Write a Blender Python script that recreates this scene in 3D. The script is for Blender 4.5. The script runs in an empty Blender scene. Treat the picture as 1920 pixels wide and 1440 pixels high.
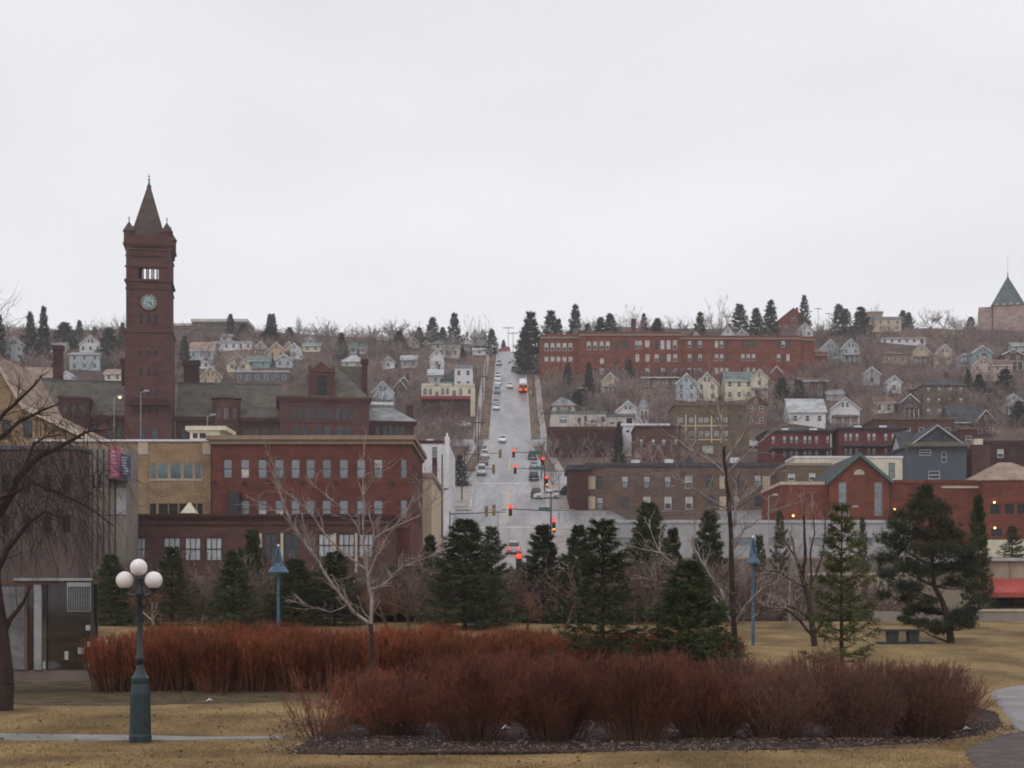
import bpy, math, random
import numpy as np
random.seed(11)
RNG = np.random.default_rng(11)
S = bpy.context.scene
COL = S.collection
F, YH, EYE = 3000.0, 1130.0, 2.6          # focal length in photo pixels, horizon row, eye height

# ------------------------------------------------------------------ terrain
PY = [-400, 0, 20, 30, 45, 60, 68, 78, 86, 92, 117, 122, 160, 205, 230, 255, 305, 318, 385, 450, 480, 600, 622, 660, 700, 1000, 3200]
PZ = [1, 1, .2, 0, .1, .95, .85, 1.4, 1.6, -1, -1, 3.4, 5.0, 7.0, 10.3, 14.9, 25.5, 29, 40.5, 58, 67, 96.6, 100.2, 103.5, 105, 104, 60]
def sm(a, b, t):
    t = np.clip((t - a) / (b - a), 0, 1)
    return t * t * (3 - 2 * t)
def H(x, y):
    x = np.asarray(x, float); y = np.asarray(y, float)
    z = np.interp(y, PY, PZ)
    w = sm(13, 34, np.abs(x + .5))
    ex = np.interp(x, [-400, -150, -60, -20, 10, 40, 150, 400], [13.5, 12.5, 9, 7, 9, 13, 12, 12])
    z = z + w * ex * sm(520, 690, y)
    n = np.sin(x * .061 + 1) * np.cos(y * .05 + x * .02) + .6 * np.sin(x * .13 + y * .09) + .35 * np.sin(x * .31 - y * .22)
    z = z + w * n * .8 * sm(225, 300, y)
    n2 = np.sin(x * .35 + y * .21) + np.sin(x * .8 - y * .5) * .5 + np.sin(x * 1.9 + y * 1.3) * .22
    return z + n2 * .035 * (1 - sm(60, 90, y))
def PX(px, D): return (px - 960.0) * D / F
def PZt(py, D): return EYE + (YH - py) * D / F
def hit(px, py, d0=20.0):
    D = np.arange(d0, 720, .5)
    g = np.nonzero(H(PX(px, D), D) >= PZt(py, D))[0]
    return float(D[g[0]]) if len(g) else 688.0

# ------------------------------------------------------------------ materials
def mat(name, col, rough=.85, var=.22, scale=.6, spec=.25, rand=0., metal=0., bump=0., stretch=(1, 1, 1), col2=None, fine=6., emit=0., trans=0.):
    m = bpy.data.materials.new(name); m.use_nodes = True
    nt = m.node_tree; N = nt.nodes; L = nt.links
    b = N['Principled BSDF']
    b.inputs['Roughness'].default_value = rough
    b.inputs['Specular IOR Level'].default_value = spec
    b.inputs['Metallic'].default_value = metal
    tc = N.new('ShaderNodeTexCoord'); mp = N.new('ShaderNodeMapping')
    mp.inputs['Scale'].default_value = stretch
    L.new(tc.outputs['Object'], mp.inputs['Vector'])
    n1 = N.new('ShaderNodeTexNoise'); n1.inputs['Scale'].default_value = scale; n1.inputs['Detail'].default_value = 5
    n2 = N.new('ShaderNodeTexNoise'); n2.inputs['Scale'].default_value = scale * fine; n2.inputs['Detail'].default_value = 3
    for n in (n1, n2): L.new(mp.outputs['Vector'], n.inputs['Vector'])
    mx = N.new('ShaderNodeMix'); mx.data_type = 'RGBA'
    c2 = col2 or tuple(c * .62 for c in col)
    mx.inputs[6].default_value = (*c2, 1); mx.inputs[7].default_value = (*col, 1)
    mr = N.new('ShaderNodeMapRange'); mr.inputs[1].default_value = .36; mr.inputs[2].default_value = .6
    L.new(n1.outputs['Fac'], mr.inputs['Value']); L.new(mr.outputs[0], mx.inputs[0])
    m2 = N.new('ShaderNodeMapRange'); m2.inputs[1].default_value = .3; m2.inputs[2].default_value = .7
    m2.inputs[3].default_value = 1 - var; m2.inputs[4].default_value = 1 + var
    L.new(n2.outputs['Fac'], m2.inputs['Value'])
    sc = N.new('ShaderNodeVectorMath'); sc.operation = 'SCALE'
    L.new(mx.outputs[2], sc.inputs[0])
    if rand:
        oi = N.new('ShaderNodeObjectInfo'); m3 = N.new('ShaderNodeMapRange')
        m3.inputs[3].default_value = 1 - rand; m3.inputs[4].default_value = 1 + rand
        L.new(oi.outputs['Random'], m3.inputs['Value'])
        mu = N.new('ShaderNodeMath'); mu.operation = 'MULTIPLY'
        L.new(m2.outputs[0], mu.inputs[0]); L.new(m3.outputs[0], mu.inputs[1]); L.new(mu.outputs[0], sc.inputs['Scale'])
    else:
        L.new(m2.outputs[0], sc.inputs['Scale'])
    L.new(sc.outputs[0], b.inputs['Base Color'])
    if bump:
        bp = N.new('ShaderNodeBump'); bp.inputs['Strength'].default_value = bump; bp.inputs['Distance'].default_value = .05
        L.new(n2.outputs['Fac'], bp.inputs['Height']); L.new(bp.outputs[0], b.inputs['Normal'])
    if emit:
        b.inputs['Emission Color'].default_value = (*col, 1); b.inputs['Emission Strength'].default_value = emit
    return m
M = {}
def brick(k, c, v=.28):
    c = tuple(x * q for x, q in zip(c, (.52, .62, .67) if c[0] > 2.2 * c[1] else (.56, .57, .60))); M[k] = mat(k.replace('_', ' '), c, .9, v, .35, .15, stretch=(1, 1, 2.2), fine=9, col2=tuple(x * .68 for x in c))
brick('brown_stone', (.225, .082, .064)); brick('red_brick', (.30, .085, .062)); brick('school_brick', (.40, .105, .064))
brick('dark_brick', (.15, .05, .045)); brick('tan_brick', (.60, .40, .23)); brick('brown_brick', (.29, .185, .135))
brick('dull_brick', (.22, .09, .07)); brick('modern_brick', (.36, .09, .055)); brick('pink_brick', (.40, .22, .18)); brick('church_brick', (.74, .53, .45))
brick('olive_brick', (.30, .22, .14)); brick('row_brick', (.32, .065, .055))
def paint(k, c, v=.12): M[k] = mat(k.replace('_', ' '), c, .75, v, .4, .2, stretch=(1, 1, .35), col2=tuple(x * .86 for x in c))
paint('white', (.70, .69, .71)); paint('cream', (.66, .60, .46)); paint('pale_blue', (.46, .51, .57)); paint('light_blue', (.42, .49, .52))
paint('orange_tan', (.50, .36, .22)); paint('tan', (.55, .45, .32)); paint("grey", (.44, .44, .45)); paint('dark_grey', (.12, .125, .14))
paint('teal', (.24, .34, .36)); paint('brown', (.11, .08, .07)); paint('blue_grey', (.085, .105, .13)); paint('beige', (.56, .52, .46)); paint('stone_trim', (.50, .42, .33))
paint('concrete', (.27, .235, .20)); paint('mauve_concrete', (.19, .15, .135)); paint('pink', (.58, .14, .25)); paint('dark_blue', (.07, .09, .14)); paint('maroon', (.22, .035, .06)); paint('pale_tan', (.38, .32, .24))
paint('peach', (.54, .43, .34)); paint('red_metal', (.42, .085, .075)); paint('green_trim', (.09, .16, .14)); paint('brown_trim', (.30, .21, .15))
def roofm(k, c): M[k] = mat(k.replace('_', ' '), c, .9, .25, .5, .15, stretch=(1, 1, 1.5), fine=8)
roofm('slate', (.125, .11, .09)); roofm('roof_grey', (.30, .31, .32)); roofm('roof_dark', (.07, .075, .085)); roofm('roof_brown', (.18, .12, .095)); roofm('roof_green', (.17, .21, .2))
roofm('roof_light', (.46, .48, .50)); roofm('roof_tan', (.34, .25, .2)); roofm('roof_red', (.22, .06, .05)); roofm('spire_slate', (.10, .072, .06)); roofm('copper', (.11, .14, .14)); roofm('tar', (.05, .05, .055))
M['snow'] = mat('old snow', (.82, .82, .84), .8, .1, 3)
M['glass'] = mat('window glass', (.032, .042, .052), .25, .3, .8, .5, rand=.5)
M['glass_grey'] = mat('grey window glass', (.22, .27, .30), .2, .25, .5, .7, rand=.25)
M['glass_teal'] = mat('teal window glass', (.12, .20, .21), .18, .2, .5, .7, rand=.2)
M['blind'] = mat('pale blind', (.62, .62, .58), .7, .1, 1, rand=.15)
M['curtain'] = mat('white curtain', (.50, .52, .54), .6, .16, 2, stretch=(3, 1, .3), rand=.1)
M['void'] = mat('dark opening', (.02, .02, .022), .6, .1)
M['frame_white'] = mat('white frame', (.72, .72, .72), .6, .06)
M['frame_dark'] = mat('dark frame', (.06, .055, .055), .6, .1)
M['frame_brown'] = mat('brown frame', (.16, .09, .07), .7, .1)
M['iron'] = mat('dark iron', (.045, .045, .05), .6, .15, 2)
M['steel'] = mat('grey steel', (.32, .33, .34), .5, .12, 2, .5)
M['wood_pole'] = mat('weathered pole', (.11, .09, .08), .9, .2, 2, stretch=(3, 3, .4))
M['lamp_green'] = mat('blue green paint', (.014, .034, .042), .42, .25, 5, .5, bump=.15)
M['blue_metal'] = mat('blue paint', (.06, .13, .21), .5, .2, 4, .4)
M['globe'] = mat('milk glass', (.86, .80, .80), .25, .03, 1, .5)
M['gold_housing'] = mat('yellow housing', (.34, .21, .06), .6, .12)
M['black_housing'] = mat('black housing', (.02, .02, .02), .5, .1)
M['sign_green'] = mat('street sign green', (.02, .16, .13), .5, .08)
M['red_lens'] = mat('red lens', (1, .014, .006), .4, .0, emit=10)
M['orange_lens'] = mat('orange lens', (1, .16, .02), .4, .0, emit=11)
M['tail_lens'] = mat('tail lens', (1, .05, .02), .3, .0, emit=1.6)
M['dull_lens'] = mat('dark lens', (.05, .03, .02), .3, .1)
M['warm_light'] = mat('warm lamp', (1, .62, .22), .4, .0, emit=5)
M['head_light'] = mat('headlamp', (1, .86, .62), .4, .0, emit=9)
M['rubber'] = mat('tyre rubber', (.018, .018, .018), .9, .1)
M['chrome'] = mat('bright trim', (.55, .55, .56), .3, .05, 1, .6, metal=.6)
M['car_glass'] = mat('car glass', (.03, .04, .05), .08, .1, 1, .9)
for k, c in dict(car_white=(.78, .78, .79), car_silver=(.42, .45, .47), car_grey=(.27, .3, .33), car_dark=(.035, .05, .055), car_black=(.022, .022, .025), car_maroon=(.11, .02, .025), car_blue=(.2, .26, .33), car_red=(.42, .04, .04), bus_orange=(.72, .22, .02)).items():
    M[k] = mat(k.replace('_', ' ') + ' paint', c, .28, .06, 1, .6)
# plants
M['bark_pale'] = mat('pale bark', (.36, .31, .285), .9, .3, 6, stretch=(1, 1, .3), col2=(.20, .155, .135))
M['bark_dark'] = mat('dark bark', (.05, .034, .03), .95, .3, 6, stretch=(1, 1, .3))
M['bark_far'] = mat('grey bark', (.17, .125, .11), .95, .2, 1, rand=.25)
M['twig_far'] = mat('mauve twigs', (.35, .27, .25), .95, .2, .3, rand=.45)
M['twig_tan'] = mat('tan twigs', (.36, .28, .21), .95, .2, .3, rand=.45)
M['twig_thicket'] = mat('thicket twigs', (.36, .275, .255), .95, .45, .05, col2=(.165, .115, .105), fine=4)
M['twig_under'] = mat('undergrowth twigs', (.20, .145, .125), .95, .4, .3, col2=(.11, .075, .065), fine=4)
M['needle'] = mat('spruce needles', (.076, .092, .038), .8, .4, 1.5, .2, rand=.25, col2=(.038, .052, .025))
M['needle_far'] = mat('far spruce needles', (.045, .062, .045), .85, .3, .4, .15, rand=.3, col2=(.03, .042, .035))
M['needle_light'] = mat('light spruce needles', (.115, .12, .042), .8, .35, 1.5, .2, col2=(.06, .072, .03))
M['needle_pine'] = mat('pine needles', (.060, .066, .034), .8, .4, 1.2, .2, col2=(.032, .04, .026))
M['twig_red'] = mat('red osier twigs', (.275, .085, .037), .8, .35, 1.2, .2, rand=.22, col2=(.15, .048, .027))
M['stem_red'] = mat('brown osier stems', (.17, .075, .045), .9, .3, 2, rand=.2)
M['twig_brown'] = mat('brown red twigs', (.22, .078, .046), .9, .35, 1.2, .15, rand=.4, col2=(.10, .040, .030))
M['stem_brown'] = mat('brown stems', (.12, .07, .05), .95, .3, 2, rand=.2)
M['twig_grey'] = mat('grey brown twigs', (.215, .098, .068), .9, .35, 1.2, .15, rand=.2, col2=(.15, .08, .062))

def terrain_mat():
    m = bpy.data.materials.new('park and hillside'); m.use_nodes = True
    nt = m.node_tree; N = nt.nodes; L = nt.links; b = N['Principled BSDF']
    b.inputs['Roughness'].default_value = .95; b.inputs['Specular IOR Level'].default_value = .1
    tc = N.new('ShaderNodeTexCoord'); sp = N.new('ShaderNodeSeparateXYZ'); L.new(tc.outputs['Object'], sp.inputs[0])
    def noise(s, d=6, st=(1, 1, 1)):
        mp = N.new('ShaderNodeMapping'); mp.inputs['Scale'].default_value = st; L.new(tc.outputs['Object'], mp.inputs[0])
        n = N.new('ShaderNodeTexNoise'); n.inputs['Scale'].default_value = s; n.inputs['Detail'].default_value = d
        L.new(mp.outputs[0], n.inputs['Vector']); return n.outputs['Fac']
    def ramp(f, stops):
        r = N.new('ShaderNodeValToRGB'); L.new(f, r.inputs[0]); e = r.color_ramp.elements
        e[0].position, e[0].color = stops[0][0], (*stops[0][1], 1); e[1].position, e[1].color = stops[-1][0], (*stops[-1][1], 1)
        for p, c in stops[1:-1]:
            q = e.new(p); q.color = (*c, 1)
        return r.outputs[0]
    def mix(f, a, c, mode='MIX'):
        x = N.new('ShaderNodeMix'); x.data_type = 'RGBA'; x.blend_type = mode
        if isinstance(f, float): x.inputs[0].default_value = f
        else: L.new(f, x.inputs[0])
        L.new(a, x.inputs[6]); L.new(c, x.inputs[7]); return x.outputs[2]
    lawn = ramp(noise(.5, 8, (1, .6, 1)), [(.3, (.115, .080, .040)), (.42, (.17, .118, .058)), (.55, (.27, .187, .09)), (.7, (.35, .25, .122))])
    fine = ramp(noise(9, 4), [(.3, (.55, .5, .45)), (.7, (1.15, 1.15, 1.15))])
    gr = N.new('ShaderNodeMapRange'); gr.inputs[1].default_value = .52; gr.inputs[2].default_value = .72; gr.inputs[4].default_value = .45; L.new(noise(.23, 7), gr.inputs['Value'])
    lawn = mix(gr.outputs[0], lawn, ramp(noise(3, 3), [(.3, (.13, .10, .045)), (.7, (.19, .14, .065))])); lawn = mix(.8, lawn, fine, 'MULTIPLY')
    hill = ramp(noise(.045, 9), [(.32, (.06, .042, .037)), (.48, (.10, .07, .06)), (.6, (.145, .10, .072)), (.72, (.20, .14, .085))])
    hf = ramp(noise(.5, 5), [(.3, (.6, .58, .58)), (.7, (1.2, 1.2, 1.2))])
    hill = mix(.8, hill, hf, 'MULTIPLY')
    mr = N.new('ShaderNodeMapRange'); mr.inputs[1].default_value = 86; mr.inputs[2].default_value = 125; L.new(sp.outputs['Y'], mr.inputs['Value'])
    L.new(mix(mr.outputs[0], lawn, hill), b.inputs['Base Color'])
    bp = N.new('ShaderNodeBump'); bp.inputs['Strength'].default_value = .5; bp.inputs['Distance'].default_value = .04
    L.new(noise(14, 3), bp.inputs['Height']); L.new(bp.outputs[0], b.inputs['Normal'])
    return m
M['terrain'] = terrain_mat()
M['asphalt'] = mat('wet worn asphalt', (.285, .275, .285), .42, .24, .12, .5, stretch=(2.6, .22, 1), col2=(.165, .16, .17), fine=6)
M['asphalt_path'] = mat('damp path', (.235, .212, .21), .6, .15, .8, .4)
M['street_concrete'] = mat('street concrete', (.31, .28, .275), .5, .1, .3, .4, stretch=(3.2, .12, 1), col2=(.22, .195, .195), fine=3)
M['sidewalk'] = mat('sidewalk concrete', (.36, .32, .30), .8, .15, .5)
M['kerb'] = mat('kerb stone', (.48, .44, .42), .8, .12, .6)
M['verge'] = mat('dead verge grass', (.17, .118, .075), .95, .4, .35, col2=(.09, .065, .05))
M['line_white'] = mat('worn white paint', (.62, .62, .62), .6, .2, 1.5)
M['line_yellow'] = mat('worn yellow paint', (.52, .40, .22), .6, .25, .7, col2=(.40, .34, .26))
M['mulch'] = mat('dark mulch', (.062, .044, .040), .95, .55, 2.2, .1, bump=.8, fine=11, col2=(.03, .021, .02))
M['shaded_turf'] = mat('shaded turf', (.115, .088, .05), .95, .45, 1.6, .1, bump=.6, fine=9, col2=(.065, .048, .032))  # dead turf and mulch tone, with the hedge's shade painted into the colour
M['gravel'] = mat('grey gravel', (.14, .115, .11), .95, .5, 3, .1, bump=.7, fine=10, col2=(.10, .08, .08))
M['leaf_litter'] = mat('leaf litter', (.21, .15, .12), .95, .4, 4, .1, rand=0, col2=(.11, .075, .06))
M['grass_blade'] = mat('dry grass', (.33, .22, .10), .9, .35, .6, .1, col2=(.19, .12, .052), fine=12)

# ------------------------------------------------------------------ mesh helpers
class MB:
    def __init__(s): s.v = []; s.f = []; s.m = []
    def add(s, vs, fs, mi=0):
        o = len(s.v); s.v += [tuple(map(float, p)) for p in vs]; s.f += [tuple(o + i for i in q) for q in fs]; s.m += [mi] * len(fs); return s
    def box(s, x0, x1, y0, y1, z0, z1, mi=0):
        return s.add([(x0, y0, z0), (x1, y0, z0), (x1, y1, z0), (x0, y1, z0), (x0, y0, z1), (x1, y0, z1), (x1, y1, z1), (x0, y1, z1)],
                     [(0, 3, 2, 1), (4, 5, 6, 7), (0, 1, 5, 4), (1, 2, 6, 5), (2, 3, 7, 6), (3, 0, 4, 7)], mi)
    def hexa(s, b, t, mi=0):                 # four bottom points, four top points
        return s.add(list(b) + list(t), [(0, 3, 2, 1), (4, 5, 6, 7), (0, 1, 5, 4), (1, 2, 6, 5), (2, 3, 7, 6), (3, 0, 4, 7)], mi)
    def extrude_y(s, poly, y0, y1, mi=0):    # polygon of (x, z), counter-clockwise seen from the front
        n = len(poly)
        return s.add([(x, y0, z) for x, z in poly] + [(x, y1, z) for x, z in poly],
                     [tuple(range(n)), tuple(range(2 * n - 1, n - 1, -1))] + [(i, i + n, (i + 1) % n + n, (i + 1) % n) for i in range(n)], mi)
    def extrude_x(s, poly, x0, x1, mi=0):    # polygon of (y, z)
        n = len(poly)
        return s.add([(x0, y, z) for y, z in poly] + [(x1, y, z) for y, z in poly],
                     [tuple(range(n - 1, -1, -1)), tuple(range(n, 2 * n))] + [(i, (i + 1) % n, (i + 1) % n + n, i + n) for i in range(n)], mi)
    def lathe(s, prof, cx=0, cy=0, n=20, mi=0):   # (r, z) from the bottom up
        vs = []; fs = []
        for r, z in prof:
            for k in range(n):
                a = 2 * math.pi * k / n; vs.append((cx + r * math.cos(a), cy + r * math.sin(a), z))
        for i in range(len(prof) - 1):
            for k in range(n):
                k2 = (k + 1) % n; fs.append((i * n + k, i * n + k2, (i + 1) * n + k2, (i + 1) * n + k))
        fs.append(tuple(range(n - 1, -1, -1))); fs.append(tuple((len(prof) - 1) * n + k for k in range(n)))
        return s.add(vs, fs, mi)
    def tube(s, p0, p1, r0, r1=None, n=8, mi=0):
        r1 = r0 if r1 is None else r1
        a = np.array(p0, float); b = np.array(p1, float); d = b - a; d /= np.linalg.norm(d)
        u = np.cross(d, (0, 0, 1) if abs(d[2]) < .9 else (1, 0, 0)); u /= np.linalg.norm(u); w = np.cross(d, u)
        vs = [a + r0 * (u * math.cos(t) + w * math.sin(t)) for t in [2 * math.pi * k / n for k in range(n)]]
        vs += [b + r1 * (u * math.cos(t) + w * math.sin(t)) for t in [2 * math.pi * k / n for k in range(n)]]
        return s.add(vs, [(k, (k + 1) % n, (k + 1) % n + n, k + n) for k in range(n)] + [tuple(range(n - 1, -1, -1)), tuple(range(n, 2 * n))], mi)
    def sphere(s, c, r, n=24, mi=0, zs=1):
        prof = [(max(.002, r * math.sin(math.pi * i / (n // 2))), c[2] - zs * r * math.cos(math.pi * i / (n // 2))) for i in range(n // 2 + 1)]
        return s.lathe(prof, c[0], c[1], n, mi)
    def mesh(s, name, mats):
        me = bpy.data.meshes.new(name); me.from_pydata(s.v, [], s.f)
        for m in mats: me.materials.append(M[m])
        if len(mats) > 1: me.polygons.foreach_set('material_index', s.m)
        me.update(); return me
    def build(s, name, mats, parent=None, loc=None, smooth=False):
        if isinstance(mats, str): mats = [mats]
        me = s.mesh(name, mats)
        if smooth: me.polygons.foreach_set('use_smooth', [True] * len(me.polygons))
        return link(name, me, parent, loc)
def link(name, me, parent=None, loc=None, rot=None):
    o = bpy.data.objects.new(name, me); COL.objects.link(o)
    if parent is not None: o.parent = parent
    if loc is not None: o.location = loc
    if rot is not None: o.rotation_euler = rot
    return o
def tag(o, label=None, cat=None, group=None, kind=None):
    for k, v in (('label', label), ('category', cat), ('group', group), ('kind', kind)):
        if v: o[k] = v
    return o
def thing(name, label, cat, loc, rz=0, group=None):
    return tag(link(name, None, None, loc, (0, 0, rz)), label, cat, group)
def np_mesh(name, V, Fc, mats, idx=None, smooth=False):
    me = bpy.data.meshes.new(name); V = np.asarray(V, np.float32); Fc = np.asarray(Fc, np.int32)
    k = Fc.shape[1]
    me.vertices.add(len(V)); me.vertices.foreach_set('co', V.ravel())
    me.loops.add(Fc.size); me.loops.foreach_set('vertex_index', Fc.ravel())
    me.polygons.add(len(Fc)); me.polygons.foreach_set('loop_start', np.arange(0, Fc.size, k, dtype=np.int32))
    if smooth: me.polygons.foreach_set('use_smooth', np.ones(len(Fc), bool))
    for m in ([mats] if isinstance(mats, str) else mats): me.materials.append(M[m])
    me.update(calc_edges=True); me.validate(); return me
def tubes(P0, P1, R0, R1, n=3):
    P0 = np.asarray(P0, float); P1 = np.asarray(P1, float); R0 = np.asarray(R0, float)[:, None]; R1 = np.asarray(R1, float)[:, None]
    d = P1 - P0; d /= np.maximum(np.linalg.norm(d, axis=1, keepdims=True), 1e-9)
    ref = np.where(np.abs(d[:, 2:3]) < .9, np.array([[0, 0, 1.]]), np.array([[1., 0, 0]]))
    u = np.cross(d, ref); u /= np.linalg.norm(u, axis=1, keepdims=True); w = np.cross(d, u)
    m = len(P0); V = np.empty((m, 2 * n, 3))
    for k in range(n):
        a = 2 * math.pi * k / n; q = u * math.cos(a) + w * math.sin(a)
        V[:, k] = P0 + R0 * q; V[:, n + k] = P1 + R1 * q
    Fq = np.array([(k, (k + 1) % n, (k + 1) % n + n, k + n) for k in range(n)])
    Fc = (np.arange(m) * 2 * n)[:, None, None] + Fq[None]
    return V.reshape(-1, 3), Fc.reshape(-1, 4)
def leaf_tris(P, Dr, L, Wd, rng):
    """thin triangles at P pointing along Dr"""
    Dr = Dr / np.maximum(np.linalg.norm(Dr, axis=1, keepdims=True), 1e-9)
    s = np.cross(Dr, rng.normal(size=Dr.shape)); s /= np.maximum(np.linalg.norm(s, axis=1, keepdims=True), 1e-9)
    L = np.broadcast_to(np.asarray(L, float).reshape(-1, 1), (len(P), 1)); Wd = np.broadcast_to(np.asarray(Wd, float).reshape(-1, 1), (len(P), 1))
    V = np.stack([P - s * Wd / 2, P + s * Wd / 2, P + Dr * L], 1).reshape(-1, 3)
    return V, np.arange(len(P) * 3).reshape(-1, 3)
# ------------------------------------------------------------------ buildings
def facade(mb, x0, x1, z0, z1, holes, y=0., rec=.2, mi=0):
    """front wall in the plane y, with real openings and reveals"""
    xs = sorted({x0, x1, *[h[0] for h in holes], *[h[1] for h in holes]}); zs = sorted({z0, z1, *[h[2] for h in holes], *[h[3] for h in holes]})
    for i in range(len(xs) - 1):
        run = None
        for j in range(len(zs) - 1):
            cx = (xs[i] + xs[i + 1]) / 2; cz = (zs[j] + zs[j + 1]) / 2
            inside = any(h[0] < cx < h[1] and h[2] < cz < h[3] for h in holes)
            if not inside and run is None: run = zs[j]
            if run is not None and (inside or j == len(zs) - 2):
                top = zs[j] if inside else zs[j + 1]
                mb.add([(xs[i], y, run), (xs[i + 1], y, run), (xs[i + 1], y, top), (xs[i], y, top)], [(0, 1, 2, 3)], mi); run = None
    for a, b, c, d in holes:
        r = y + rec
        mb.add([(a, y, c), (b, y, c), (b, y, d), (a, y, d), (a, r, c), (b, r, c), (b, r, d), (a, r, d)], [(0, 4, 5, 1), (1, 5, 6, 2), (2, 6, 7, 3), (3, 7, 4, 0)], mi)
STY = {  # frame, upper pane, lower pane, vertical bars
    'sash': ('frame_white', 'glass', 'glass', 0), 'dark': ('frame_dark', 'glass', 'glass', 0), 'grey': ('frame_brown', 'glass_grey', 'glass_grey', 0),
    'half': ('frame_white', 'blind', 'glass', 0), 'low': ('frame_brown', 'glass_grey', 'blind', 0), 'blind': ('frame_white', 'blind', 'blind', 0), 'lite': ('frame_dark', 'blind', 'glass_grey', 0),
    'high': ('frame_brown', 'blind', 'glass_grey', 0), 'curtain': ('frame_dark', 'curtain', 'curtain', 2), 'teal': ('stone_trim', 'glass_teal', 'glass_teal', -1), 'void': ('frame_dark', 'void', 'void', 1), 'strip': ('concrete', 'glass_grey', 'glass_grey', -1),
    'box': ('frame_white', 'glass_grey', 'glass_grey', 0), 'dim': ('frame_dark', 'glass', 'glass', 1)}
_WC = {}
def win_mesh(w, h, sty, arch=False):
    key = (round(w, 2), round(h, 2), sty, arch)
    if key in _WC: return _WC[key]
    fr, up, lo, nb = STY[sty]; mb = MB(); t = min(.12, w * .1); a, b = .06, .15
    mb.box(-w / 2, -w / 2 + t, a, b, 0, h); mb.box(w / 2 - t, w / 2, a, b, 0, h)
    mb.box(-w / 2 + t, w / 2 - t, a, b, 0, t); mb.box(-w / 2 + t, w / 2 - t, a, b, h - t, h)
    if nb >= 0: mb.box(-w / 2 + t, w / 2 - t, a + .01, b, h * .5 - t / 2, h * .5 + t / 2)
    for k in range(nb):
        x = -w / 2 + w * (k + 1) / (nb + 1); mb.box(x - t * .35, x + t * .35, a + .02, b - .01, t, h * .5 - t / 2); mb.box(x - t * .35, x + t * .35, a + .02, b - .01, h * .5 + t / 2, h - t)
    mb.add([(-w / 2, .12, 0), (w / 2, .12, 0), (w / 2, .12, h / 2), (-w / 2, .12, h / 2)], [(0, 1, 2, 3)], 2)
    if arch:
        n = 8; pts = [(w / 2 * math.cos(math.pi * k / n), h + w / 2 * math.sin(math.pi * k / n)) for k in range(n + 1)]
        mb.extrude_y(pts, .1, .14, 1)
    mb.add([(-w / 2, .12, h / 2), (w / 2, .12, h / 2), (w / 2, .12, h), (-w / 2, .12, h)], [(0, 1, 2, 3)], 1)
    _WC[key] = mb.mesh('window', [fr, up, lo]); return _WC[key]
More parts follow.
